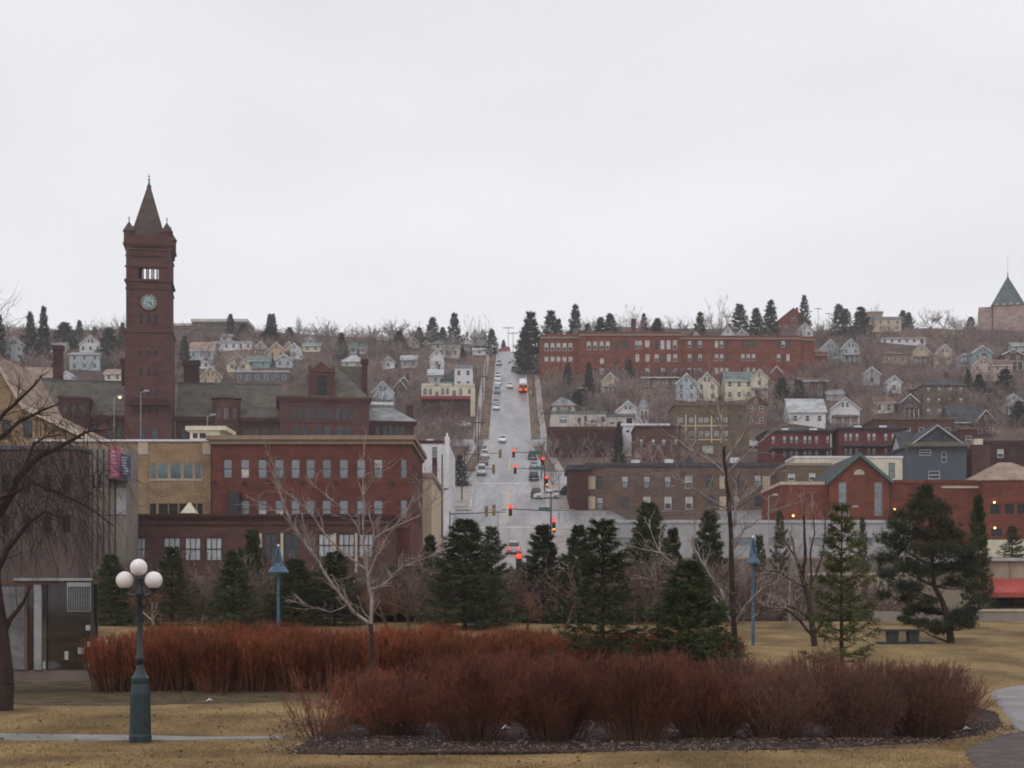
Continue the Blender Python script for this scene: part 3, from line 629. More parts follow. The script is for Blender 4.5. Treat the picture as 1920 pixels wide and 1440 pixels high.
# park paths and planting beds
def blob(name, px, off, m, kind='structure', step=.5, jig=.12):
    """a flat sheet inside an outline given on the lawn, laid just above the ground"""
    P = []
    for x, y in px:
        D = EYE * F / (y - YH)
        for _ in range(6): D = (EYE - float(H(PX(x, D), D))) * F / (y - YH)
        P.append((PX(x, D), D))
    P = np.array(P)
    for _ in range(2): Q = np.roll(P, -1, 0); P = np.stack([P * .75 + Q * .25, P * .25 + Q * .75], 1).reshape(-1, 2)
    ys = np.linspace(P[:, 1].min() + 1e-3, P[:, 1].max() - 1e-3, max(8, int((P[:, 1].max() - P[:, 1].min()) / min(step, .3) * 2))); rng = np.random.default_rng(5); A, B = P, np.roll(P, -1, 0); V = []; n = 40
    for y in ys:
        k = (A[:, 1] > y) != (B[:, 1] > y); xs = A[k, 0] + (B[k, 0] - A[k, 0]) * (y - A[k, 1]) / (B[k, 1] - A[k, 1]); a, b = xs.min() + rng.normal(0, jig * .3), xs.max() + rng.normal(0, jig * .3)
        for u in np.linspace(0, 1, n): x = a + (b - a) * u; V.append((x, y, float(H(x, y)) + (lambda f: off * f - .035 * (1 - f))(min(1, min(u, 1 - u) * (b - a) / (.5 * step) + .35, min(y - ys[0], ys[-1] - y) / (.5 * step) + .35))))
    Fc = [(i * n + k, i * n + k + 1, (i + 1) * n + k + 1, (i + 1) * n + k) for i in range(len(ys) - 1) for k in range(n - 1)]
    return tag(link(name, np_mesh(name, V, Fc, m, smooth=True)), kind=kind)
blob('planting_bed', [(505, 1421), (600, 1399), (760, 1398), (900, 1399), (1100, 1402), (1300, 1406), (1500, 1408), (1700, 1397), (1850, 1380), (1900, 1360), (1880, 1330), (1700, 1300), (1400, 1292), (1000, 1290), (700, 1300), (610, 1345), (560, 1392)], .02, 'mulch', step=.3)
blob('hedge_bed', [(-60, 1322), (200, 1324), (400, 1318), (560, 1316), (760, 1310), (1000, 1290), (1300, 1282), (1330, 1262), (1000, 1258), (500, 1262), (200, 1268), (-60, 1275)], .02, 'shaded_turf', step=.5, jig=.5)  # dark band along the hedge, its shade included in the turf colour
blob('path', [(-120, 1388), (150, 1389), (300, 1388), (440, 1386), (545, 1384), (545, 1380), (440, 1381), (300, 1380), (150, 1378), (-120, 1376)], .012, 'asphalt_path', step=.14, jig=.05)
blob('path', [(1845, 1292), (1990, 1288), (2050, 1330), (2050, 1500), (1905, 1500), (1870, 1440), (1895, 1400), (1905, 1370), (1880, 1330)], .035, 'asphalt_path', step=.3)
blob('gravel_edge', [(1850, 1392), (1905, 1372), (1960, 1372), (1960, 1500), (1870, 1500), (1830, 1440), (1800, 1408)], .045, 'gravel', step=.25)
blob('snow_patch', [(68, 1279), (115, 1279), (112, 1272), (72, 1272)], .06, 'snow', step=.1); blob('snow_patch', [(158, 1278), (180, 1276), (182, 1270), (164, 1271)], .06, 'snow', step=.1)
# grass blades and litter
rng = np.random.default_rng(3)
n = 150000; gx = rng.uniform(-11, 11, n); gy = rng.uniform(23.5, 44, n); keep = np.abs(gx) < gy * .34 + .5
gx, gy = gx[keep], gy[keep]
pr = YH + (EYE - H(gx, gy)) * F / gy; pc = 960 + gx * F / gy
lim = np.interp(pc, [500, 600, 900, 1300, 1500, 1700, 1850, 1950], [1423, 1401, 1405, 1412, 1411, 1400, 1385, 1380])
k = ((pr > lim) & (pc < 1880)) | ((pc < 545) & (pr > 1336) & ((pr > 1390) | (pr < 1376)))
gx, gy = gx[k], gy[k]; m = len(gx)
V, Fc = leaf_tris(np.stack([gx, gy, H(gx, gy) - .005], 1), rng.normal(0, .55, (m, 3)) * [1, 1, 0] + [0, 0, 1.0], rng.uniform(.02, .06, m), rng.uniform(.008, .016, m), rng)
tag(link('grass', np_mesh('grass', V, Fc, 'grass_blade')), 'short dry tan grass along the front lawn', 'grass', kind='stuff')
n = 9000; lx = rng.uniform(-5, 10.5, n); ly = rng.uniform(26.5, 35, n); lr = YH + (EYE - H(lx, ly)) * F / ly; lc = 960 + lx * F / ly
k = (lr < np.interp(lc, [500, 600, 900, 1300, 1500, 1700, 1850], [1424, 1410, 1413, 1420, 1416, 1406, 1391])) & (lc > 500); lx, ly = lx[k], ly[k]; m = len(lx)
V, Fc = leaf_tris(np.stack([lx, ly, H(lx, ly) + .035], 1), rng.normal(0, 1, (m, 3)) * [1, 1, .35], rng.uniform(.03, .09, m), rng.uniform(.02, .05, m), rng)
tag(link('leaf_litter', np_mesh('leaf litter', V, Fc, 'leaf_litter')), 'fallen leaves and bark chips under the front shrubs', 'leaf litter', kind='stuff')
for x, y, lb in ((947, 1373, 'crumpled white paper scrap under the front shrubs left of centre'), (1811, 1371, 'white paper scrap on the mulch near the right path'), (392, 1321, 'small pale scrap lying on the lawn beyond the globe lamp')):
    D = EYE * F / (y - YH); mb = MB()
    mb.add([(-.09, 0, 0), (.02, -.05, .05), (.10, .01, .02), (.03, .07, .06), (-.05, .06, .02), (0, .01, .09)], [(0, 1, 5), (1, 2, 5), (2, 3, 5), (3, 4, 5), (4, 0, 5), (0, 4, 3, 2, 1)])
    tag(mb.build('paper_scrap', 'white', None, (PX(x, D), D, float(H(PX(x, D), D)) + .03)), lb, 'litter')

n = 2000; lx = rng.uniform(-11, 11, n); ly = rng.uniform(23.5, 60, n); lc = 960 + lx * F / ly; lr = YH + (EYE - H(lx, ly)) * F / ly
k = (lc < 1870) & ((lr > 1415) | (lc < 500)); lx, ly = lx[k], ly[k]; m = len(lx)
V, Fc = leaf_tris(np.stack([lx, ly, H(lx, ly) + .03], 1), rng.normal(0, 1, (m, 3)) * [1, 1, .3], rng.uniform(.04, .10, m), rng.uniform(.03, .06, m), rng)
tag(link('fallen_leaves', np_mesh('fallen leaves', V, Fc, 'leaf_litter')), 'scattered brown leaves on the open lawn', 'fallen leaves', kind='stuff')

# ------------------------------------------------------------------ old central high school with its clock tower
def tower():
    b = Bld('clock_tower_school', 'brown sandstone school with tall spired clock tower and steep slate roofs', 'school', 235, 328, 880, 316, None, math.radians(8.5))
    bm = 'brown_stone'
    low = [(264, 656, 668, 6, 'void'), (279, 656, 668, 6, 'void'), (293, 656, 668, 6, 'void'), (264, 693, 705, 6, 'void'), (279, 693, 705, 6, 'void'), (293, 693, 705, 6, 'void'), (265, 729, 742, 6, 'void'), (280, 729, 742, 6, 'void'), (294, 729, 742, 6, 'void'), (266, 766, 777, 6, 'void'), (280, 766, 777, 6, 'void'), (294, 766, 777, 6, 'void'), (268, 806, 824, 11, 'dark', True), (290, 806, 824, 12, 'dark', True)]
    b.wall(234, 322, 620, 880, 10, bm, low, name='tower_base')
    up = [(265, 590, 608, 7, 'void'), (279, 590, 608, 7, 'void'), (292, 590, 608, 7, 'void')]
    b.wall(236.5, 320, 458, 620, 9.5, bm, up, yo=.25, name='tower_shaft', down=0, through=[(259.5, 267, 503, 523), (269.5, 277, 503, 523), (279.5, 287, 503, 523), (289.5, 297, 503, 523)])
    for yt, yb, pr, dp in ((617, 624, .35, 10), (456, 463, .55, 9.7), (524, 528, .3, 9.7), (499, 501.5, .2, .6), (540, 542, .12, 9.7), (466, 469, .2, 9.7), (478, 480, .12, 9.7)): b.cornice(236, 320.5, yt, yb, dp, bm, pr, .15, 'cornice', yt == 456)
    b.cornice(246, 312, 746, 760, 1.2, 'dark_brick', .25, -1.2, 'balcony', False)
    for px in (239.5, 317.5):                   # corner buttresses up the shaft
        MB().box(b.x(px) - .33, b.x(px) + .33, -.02, .3, b.z(618), b.z(462)).build('buttress', bm, b.e)
    par = MB(); par.box(b.x(237), b.x(320), .2, 9.8, b.z(456), b.z(441)); par.build('parapet', bm, b.e)
    for i, (px, yy) in enumerate(((242, 1.2), (313, 1.2), (320.5, 8.8), (250, 8.8))):
        t = MB(); r = 1.04; z0 = b.z(458); z1 = b.z(434); cx = b.x(px, yy)
        t.lathe([(r, z0), (r, z1), (r + .15, z1), (r + .15, z1 + .25)], cx, yy, 14); o = t.build('corner_turret', bm, b.e)
        c = MB(); c.lathe([(r + .2, z1 + .25), (.09, z1 + 2.1), (.05, z1 + 2.3), (.16, z1 + 2.5), (.05, z1 + 2.7), (.04, z1 + 3.1)], cx, yy, 14); c.box(cx - .22, cx + .22, yy - .05, yy + .05, z1 + 2.85, z1 + 2.95)
        c.build('turret_roof', 'spire_slate', b.e)
    s = MB(); z0 = b.z(443); cy = 5.0; h0 = 3.45; x0 = b.x(279.5, cy); za = b.z(350, cy)
    s.hexa([(x0 - h0, cy - h0, z0), (x0 + h0, cy - h0, z0), (x0 + h0, cy + h0, z0), (x0 - h0, cy + h0, z0)], [(x0 - .3, cy - .3, za), (x0 + .3, cy - .3, za), (x0 + .3, cy + .3, za), (x0 - .3, cy + .3, za)])
    s.build('spire', 'spire_slate', b.e)
    f = MB(); f.lathe([(.42, za - .3), (.5, za), (.22, za + .5), (.1, za + 1.2), (.28, za + 1.4), (.07, za + 1.6), (.05, za + 2.6)], x0, cy, 10); f.box(x0 - .3, x0 + .3, cy - .05, cy + .05, za + 1.95, za + 2.07); f.build('finial', 'copper', b.e)
    # clock
    zc = b.z(566); xc = b.x(279); R = 1.52
    def ring(r0, r1, y0, y1, n=40):
        vs = []; fs = []
        for k in range(n):
            a = 2 * math.pi * k / n
            for r, y in ((r0, y0), (r1, y0), (r1, y1), (r0, y1)): vs.append((xc + r * math.sin(a), y, zc + r * math.cos(a)))
        for k in range(n):
            for j in range(4): p, q = k * 4 + j, ((k + 1) % n) * 4 + j; fs.append((p, k * 4 + (j + 1) % 4, ((k + 1) % n) * 4 + (j + 1) % 4, q))
        return MB().add(vs, fs)
    ring(R, R + .28, .0, .3).build('clock_rim', bm, b.e)
    d = MB(); n = 40; d.add([(xc + R * math.sin(2 * math.pi * k / n), .12, zc + R * math.cos(2 * math.pi * k / n)) for k in range(n)], [tuple(range(n))])
    o = d.build('clock_face', 'clock_dial', b.e)
    nm = MB()
    for k in range(12):
        a = math.pi * k / 6; u = np.array([math.sin(a), math.cos(a)]); w = np.array([u[1], -u[0]])
        for off in ((-.13, 0, .13) if k % 3 else (-.15, -.05, .05, .15)):
            p = [u * 1.02 + w * (off - .035), u * 1.02 + w * (off + .035), u * 1.4 + w * (off + .035), u * 1.4 + w * (off - .035)]
            nm.add([(xc + q[0], .09, zc + q[1]) for q in p], [(0, 1, 2, 3)])
    nm.build('numerals', 'iron', o)
    for nme, ang, L, wd in (('hour_hand', math.radians(112), .75, .12), ('minute_hand', math.radians(140), 1.15, .08)):
        u = np.array([math.sin(ang), math.cos(ang)]); w = np.array([u[1], -u[0]]); p = [u * -.2 - w * wd, u * -.2 + w * wd, u * L + w * wd * .4, u * L - w * wd * .4]
        MB().add([(xc + q[0], .06, zc + q[1]) for q in p], [(0, 1, 2, 3)]).build(nme, 'iron', o)
    # long wings
    def wing(x0, x1, wins, nm='wing_wall'):
        b.wall(x0, x1, 783, 880, 22, bm, wins, yo=6, name=nm, down=8, roof=False)
        r = MB(); X0, X1 = b.x(x0, 6), b.x(x1, 6); za, zr = b.z(780, 5.5), b.z(718, 17)
        r.extrude_x([(5.5, za), (17, zr), (28.5, za), (28.5, za - .2), (5.5, za - .2)], X0, X1); r.build('slate_roof', 'slate', b.e)
        MB().box(X0, X1, 16.8, 17.2, zr - .05, zr + .25).build('ridge_cap', 'copper', b.e)
        b.cornice(x0, x1, 780, 788, .5, 'dark_brick', .3, 5.6, 'eave_cornice', False)
    wing(-60, 234, [(x, 800, 822, 9, 'dim') for x in (-20, 10, 40, 70, 100, 130, 178, 206, 222)])
    wing(329, 530, [(x, 800, 822, 9, 'dim') for x in (345, 368, 382, 460, 480, 497, 515)])
    # stone dormer block on the left wing, round turret on the right wing
    b.wall(110, 167, 748, 800, 6, 'dark_brick', [(122, 762, 778, 7), (138, 762, 778, 7), (154, 762, 778, 7)], yo=4.5, name='dormer_block', down=8); b.cornice(110, 167, 746, 750, 6, bm, .25, 4.5, 'cornice', False)
    t = MB(); cy = 6.5; cx = b.x(425, cy); r = 26.5 * (316 + cy) / F; t.lathe([(r, b.z(880) - 4), (r, b.z(749, cy)), (r + .2, b.z(748, cy)), (r + .2, b.z(744, cy))], cx, cy, 20); t.build('round_turret', bm, b.e)
    t = MB(); t.lathe([(r + .35, b.z(746, cy)), (r * .45, b.z(715, cy)), (.12, b.z(694, cy)), (.05, b.z(690, cy))], cx, cy, 20); t.build('cone_roof', 'slate', b.e)
    for px in (409, 424, 440):
        a = math.asin((b.x(px, cy - r) - cx) / r * .98); o = link('window', win_mesh(.85, 2.3, 'grey'), b.e, (cx + (r + .1) * math.sin(a), cy - (r + .1) * math.cos(a), b.z(784, cy - r)), (0, 0, a))
    # gabled pavilion
    yo = -6
    pw = [(x, 757, 781, 9, 'dim') for x in (550, 563, 576, 591.5, 604.5, 617, 633, 646, 658.5)] + [(x, 800, 826, 13, 'dim', True) for x in (555, 571.5, 596, 613, 637, 654)]
    b.wall(524, 692, 746, 880, 18, bm, pw, yo=yo, name='pavilion_wall', down=8, roof=False)
    for yt, yb, pr, nm in ((738, 747, .6, 'cornice'), (785, 788, .15, 'string_course'), (833, 836, .15, 'string_course')): b.cornice(524, 692, yt, yb, 18, bm, pr, yo, nm, yt == 738)
    b.hip(527, 688, 739, 655, 17, 'slate', yo, ridge=(600, 621), name='pavilion_roof')
    q = MB(); q.hexa([(b.x(612, 3), 3, b.z(738, 3)), (b.x(691, 3), 3, b.z(738, 3)), (b.x(691, 11), 11, b.z(738, 3)), (b.x(612, 11), 11, b.z(738, 3))], [(b.x(622, 4.2), 4.2, b.z(678, 4)), (b.x(684, 4.2), 4.2, b.z(679, 4)), (b.x(684, 11), 10.6, b.z(679, 4)), (b.x(622, 11), 10.6, b.z(678, 4))]); q.build('slate_roof', 'slate', b.e)
    for px, yt, yb, w, yy in ((684, 672, 742, 10, 3), (359, 683, 722, 28, 20), (108, 660, 725, 17, 18), (232, 682, 722, 9, 12)):
        c = MB(); X = b.x(px, yy); hw_ = w * (316 + yy) / F / 2; c.box(X - hw_, X + hw_, yy, yy + 2, b.z(yb, yy), b.z(yt, yy)); c.box(X - hw_ - .25, X + hw_ + .25, yy - .25, yy + 2.25, b.z(yt, yy), b.z(yt - 8, yy)); c.build('chimney', 'dark_brick', b.e)
    b.wall(580, 627, 692, 742, 5, bm, [(603, 706, 736, 21, 'void', True)], yo=yo - .1, name='roof_dormer', down=0, roof=False)
    g = MB(); g.extrude_y([(b.x(578, yo), b.z(691, yo)), (b.x(629, yo), b.z(691, yo)), (b.x(603, yo), b.z(671, yo))], yo - .2, yo + 5); g.build('dormer_gable', bm, b.e)
    for px in (581, 625): MB().box(b.x(px, yo) - .3, b.x(px, yo) + .3, yo - .35, yo + .3, b.z(742, yo), b.z(680, yo)).build('pinnacle', bm, b.e)
    # low annex with pale roof
    b.wall(694, 776, 782, 880, 12, 'dark_brick', [(x, 791, 812, 8, 'dim') for x in (708, 722, 733, 744, 755)], yo=-1, name='annex_wall', down=10, roof=False)
    b.cornice(694, 778, 781, 786, 12, 'dark_brick', .4, -1, 'eave_cornice', False); b.hip(694, 776, 781, 748, 12, 'roof_grey', -1, ridge=(690, 736), name='annex_roof')
    MB().box(b.x(694, 5), b.x(737, 5), 4.2, 5.3, b.z(752, 5), b.z(746.5, 5)).build('snow_on_ridge', 'snow', b.e)
    MB().box(b.x(762, 3), b.x(774, 3), 2.5, 4, b.z(790, 3), b.z(752, 3)).build('chimney', 'dark_brick', b.e)
M['clock_dial'] = mat('pale green clock dial', (.38, .52, .49), .6, .1, 2)
tower()

# ------------------------------------------------------------------ street-left downtown blocks
def left_blocks():
    b = Bld('brick_office_block', 'long red brick block with tan cornice and rows of tall windows below the clock tower', 'building', 397, 770, 1080, 180)
    xs = [427, 459.5, 492, 524, 554, 582, 612.5, 644.5, 677, 709, 757]
    s1 = ['grey', 'low', 'grey', 'grey', 'grey', 'grey', 'grey', 'grey', 'grey', 'high', 'grey']; s2 = ['grey', 'grey', 'low', 'low', 'grey', 'grey', 'grey', 'grey', 'grey', 'grey', 'grey']
    W = [(x, 860, 897, 17.5 if i < 10 else 12, s1[i]) for i, x in enumerate(xs)] + [(x, 937, 972, 17.5 if i < 10 else 13, s2[i]) for i, x in enumerate(xs) if i]
    b.wall(397, 770, 832, 1080, 24, 'red_brick', W, rec=.25, name='wall')
    b.cornice(397, 770, 817, 833, 24, 'brown_trim', .55, 0, 'cornice')
    for x in (402, 459, 508, 566, 628, 676, 736, 768): MB().box(b.x(x) - .16, b.x(x) + .16, -.35, -.01, b.z(906), b.z(900)).build('flood_lamp', 'iron', b.e)
    # side windows along the street
    for yy in (4, 9, 14, 19):
        for a in (861, 938): link('window', win_mesh(1.1, 2.2, 'grey'), b.e, (b.x(770) + .17, yy, b.z(a + 37)), (0, 0, math.pi / 2))
    MB().box(b.x(430), b.x(452), -1.2, -.01, b.z(972), b.z(922)).build('vent_housing', 'iron', b.e)
    f = Bld('brick_storefront', 'low brown brick storefront projecting below the long brick block, big curtained windows', 'building', 150, 732, 1100, 170)
    W = [(322.5, 1007, 1052, 32, 'curtain'), (361.5, 1007, 1052, 31, 'curtain'), (401, 1007, 1052, 31, 'curtain'), (612, 1000, 1045, 31, 'curtain'), (649.5, 1000, 1045, 31, 'curtain'), (686, 1000, 1045, 28, 'curtain'), (261, 1008, 1052, 25, 'curtain'), (227, 1008, 1052, 30, 'dim'), (508, 1000, 1050, 26, 'dim'), (546, 1000, 1050, 30, 'dim'), (190, 1008, 1052, 30, 'strip')]
    f.wall(150, 732, 972, 1100, 9.8, 'dull_brick', W, rec=.3, name='wall'); f.cornice(150, 732, 964, 974, 9.8, 'dark_brick', .4, 0, 'cornice')
    f.cornice(150, 732, 982, 985, 1, 'dark_brick', .12, 0, 'string_course', False)
    for x in (529, 489, 628, 668, 243): MB().box(f.x(x) - .14, f.x(x) + .14, -.2, -.01, f.z(1075), f.z(1000)).build('pilaster', 'tan', f.e)
    c = MB(); X = f.x(356, 5); c.hexa([(X - .85, 4, f.z(963, 5)), (X + .85, 4, f.z(963, 5)), (X + .85, 5.8, f.z(963, 5)), (X - .85, 5.8, f.z(963, 5))], [(X - .12, 4.8, f.z(943, 5)), (X + .12, 4.8, f.z(943, 5)), (X + .12, 5, f.z(943, 5)), (X - .12, 5, f.z(943, 5))]); c.build('roof_vent', 'cream', f.e)
    t = Bld('tan_office_block', 'tan brick block with wide ribbon windows and cream corner blocks', 'building', 60, 395, 1080, 182)
    st = [(287.5, 868, 899, 11, 'teal'), (305.5, 868, 899, 22, 'teal'), (329.5, 868, 899, 23, 'teal'), (353, 868, 899, 21, 'teal'), (372, 868, 899, 12, 'teal'), (249, 868, 901, 20, 'teal'), (226, 868, 901, 20, 'teal')]
    st += [(x, 944, 966, w, 'void') for x, w in ((287, 12), (306, 18), (325, 17), (344, 16), (361, 14), (375, 10), (240, 9), (253, 10))]
    t.wall(60, 395, 827, 1080, 20, 'tan_brick', st, rec=.2); t.cornice(60, 395, 824, 828, 20, 'white', .2, 0, 'coping', False)
    for a, c_ in ((259, 278), (380, 395.5)): MB().box(t.x(a), t.x(c_), -.1, -.005, t.z(852), t.z(829)).build('corner_block', 'stone_trim', t.e)
    for a, c_ in ((259, 278), (380, 395.5)): MB().box(t.x(a), t.x(c_), -.06, -.004, t.z(1000), t.z(852.5)).build('pilaster', 'tan_brick', t.e)
    MB().box(t.x(278), t.x(382), -.06, -.004, t.z(901.5), t.z(899.5)).build('sill', 'stone_trim', t.e)
    p = Bld('rooftop_penthouse', 'small cream flat-roofed penthouse standing on the tan block roof', 'penthouse', 356, 412, 826, 188)
    p.wall(356, 412, 806, 826, 6, 'cream', [(366, 812, 822, 9, 'dim'), (380, 812, 822, 12, 'dim')], down=.3); p.cornice(352, 420, 799, 806.5, 6.5, 'cream', .25, -.2, 'flat_eaves', False)
    g = Bld('gabled_hall', 'tan hall with broad white-trimmed gable at the left edge', 'hall', -160, 180, 1080, 192)
    def gp(l): return [(g.x(x), g.z(y)) for x, y in l]
    prof = [(-230, 829), (180, 829), (45, 764), (-6, 678), (-44, 678), (-95, 764)]
    g.wall(-210, 165, 829, 1080, 16, 'tan_brick', [(8, 840, 862, 18, 'dim')], roof=False, down=3)
    MB().extrude_y(gp([(-200, 829), (160, 829), (44, 768), (-8, 688), (-42, 688), (-95, 768)]), .1, 16).build('gable_wall', 'tan_brick', g.e)
    r = MB(); t_ = .45
    for (x0, y0), (x1, y1) in (((186, 829), (45, 760)), ((46, 762), (-6, 672)), ((-6, 674), (-44, 674)), ((-44, 672), (-96, 762)), ((-95, 760), (-236, 829))):
        (a, c_), (d, e) = gp([(x0, y0), (x1, y1)]); r.extrude_y([(a, c_), (d, e), (d, e + t_), (a, c_ + t_)] if a < d else [(d, e), (a, c_), (a, c_ + t_), (d, e + t_)], -.5, 16.5)
    r.build('roof', 'roof_tan', g.e)
    for (x0, y0), (x1, y1) in (((184, 830), (46, 763)), ((46, 764), (-6, 677)), ((-95, 763), (-236, 830))):
        (a, c_), (d, e) = gp([(x0, y0), (x1, y1)]); q = [(a, c_ - .35), (d, e - .35), (d, e + .35), (a, c_ + .35)]; MB().extrude_y(q if a < d else [q[1], q[0], q[3], q[2]], -.8, -.52).build('raking_trim', 'stone_trim', g.e)
    for x in (12, 52, -30): g.win(x, 788, 820, 16, 'dim', .1, True)
    d = Bld('dark_warehouse', 'dark flat-roofed commercial block half hidden by the big bare tree', 'building', -60, 148, 1075, 152)
    d.wall(-60, 148, 842, 1075, 4, 'brown', [(x, y, y + 34, 16, 'void') for x in (10, 50, 90, 125) for y in (890, 965)]); d.cornice(-60, 148, 836, 843, 4, 'dark_grey', .2, 0, 'coping', False)
    s = Bld('grey_side_block', 'narrow weathered concrete block carrying two angled billboards', 'building', 158, 238, 1070, 164.5)
    s.wall(158, 238, 838, 1070, 5, 'concrete', [(175, 890, 915, 5, 'dim'), (187, 890, 915, 5, 'dim')]);
    for x in (164, 173, 183, 194, 205, 216): MB().box(s.x(x) - .07, s.x(x) + .07, -.12, -.003, s.z(1060), s.z(842)).build('downpipe', 'brown', s.e)
    MB().box(s.x(219), s.x(237), -.1, -.004, s.z(965), s.z(915)).build('pale_panel', 'grey', s.e)
    w = MB(); w.hexa([(s.x(204), -1.6, s.z(898)), (s.x(262), -1.8, s.z(908)), (s.x(236), -.02, s.z(900)), (s.x(204), -.02, s.z(898))], [(s.x(204), -1.6, s.z(892)), (s.x(262), -1.8, s.z(905)), (s.x(236), -.02, s.z(892)), (s.x(204), -.02, s.z(890))]); w.build('awning', 'dark_grey', s.e)
    for (x0, x1, yt, yb, ya, yb2, m, lb) in ((205, 222, 835, 896, -2.2, -.6, 'pink', 'faded pink billboard angled out from the grey block'), (224, 241, 849, 893, -.6, -.3, 'dark_blue', 'dark blue billboard with pale marks right of the pink one')):
        e = thing('billboard', lb, 'billboard', (PX((x0 + x1) / 2, 162), 162.3, PZt(yb, 162)), 0, 'billboards on the grey block')
        W = (x1 - x0) * 162 / F; Hh = (yb - yt) * 162 / F; pn = MB(); pn.hexa([(-W / 2, 0, 0), (W / 2, .5, 0), (W / 2, .68, 0), (-W / 2, .18, 0)], [(-W / 2, 0, Hh), (W / 2, .5, Hh - .25), (W / 2, .68, Hh - .25), (-W / 2, .18, Hh)]); pn.build('panel', m, e)
        k = MB()
        for q in range(7):
            zz = Hh * (.1 + .115 * q); a0 = random.uniform(.12, .3); a1 = random.uniform(.6, .85)
            k.add([(-W / 2 + W * a0, .5 * a0 - .02, zz), (-W / 2 + W * a1, .5 * a1 - .02, zz), (-W / 2 + W * a1, .5 * a1 - .02, zz + .14), (-W / 2 + W * a0, .5 * a0 - .02, zz + .14)], [(0, 1, 2, 3)])
        k.build('faded_lettering', 'grey', e); MB().box(-.05, .05, .6, 2.2, .4, .5).build('bracket', 'iron', e)
    h = Bld('beige_side_block', 'narrow beige block behind the red brick corner on the street', 'building', 783, 809, 1060, 208)
    h.wall(770, 809.5, 894, 1060, 28, 'tan', [], down=3); h.cornice(770, 809.5, 887, 895, 28, 'brown_trim', .3, 0, 'cornice', False)
    w = Bld('white_block', 'tall white painted block with a brown slot window beside the street', 'building', 700, 841, 1020, 243)
    w.wall(700, 842, 831, 1020, 26, 'white', [(815, 838, 856, 9, 'grey')], down=4); w.cornice(700, 834, 826, 831.5, 26, 'dark_brick', .15, 0, 'parapet', False)
    MB().box(w.x(834), w.x(842.5), -.25, 2, w.z(1020), w.z(819)).build('corner_pier', 'white', w.e); MB().box(w.x(810.5), w.x(819.5), -.06, -.004, w.z(962), w.z(857)).build('slot_panel', 'dark_brick', w.e)
    MB().box(w.x(836.5), w.x(839.5), .4, 1, w.z(819), w.z(811)).build('finial', 'white', w.e); MB().box(w.x(800, 8), w.x(812, 8), 8, 11, w.z(828, 8), w.z(823, 8)).build('roof_unit', 'white', w.e)
left_blocks()
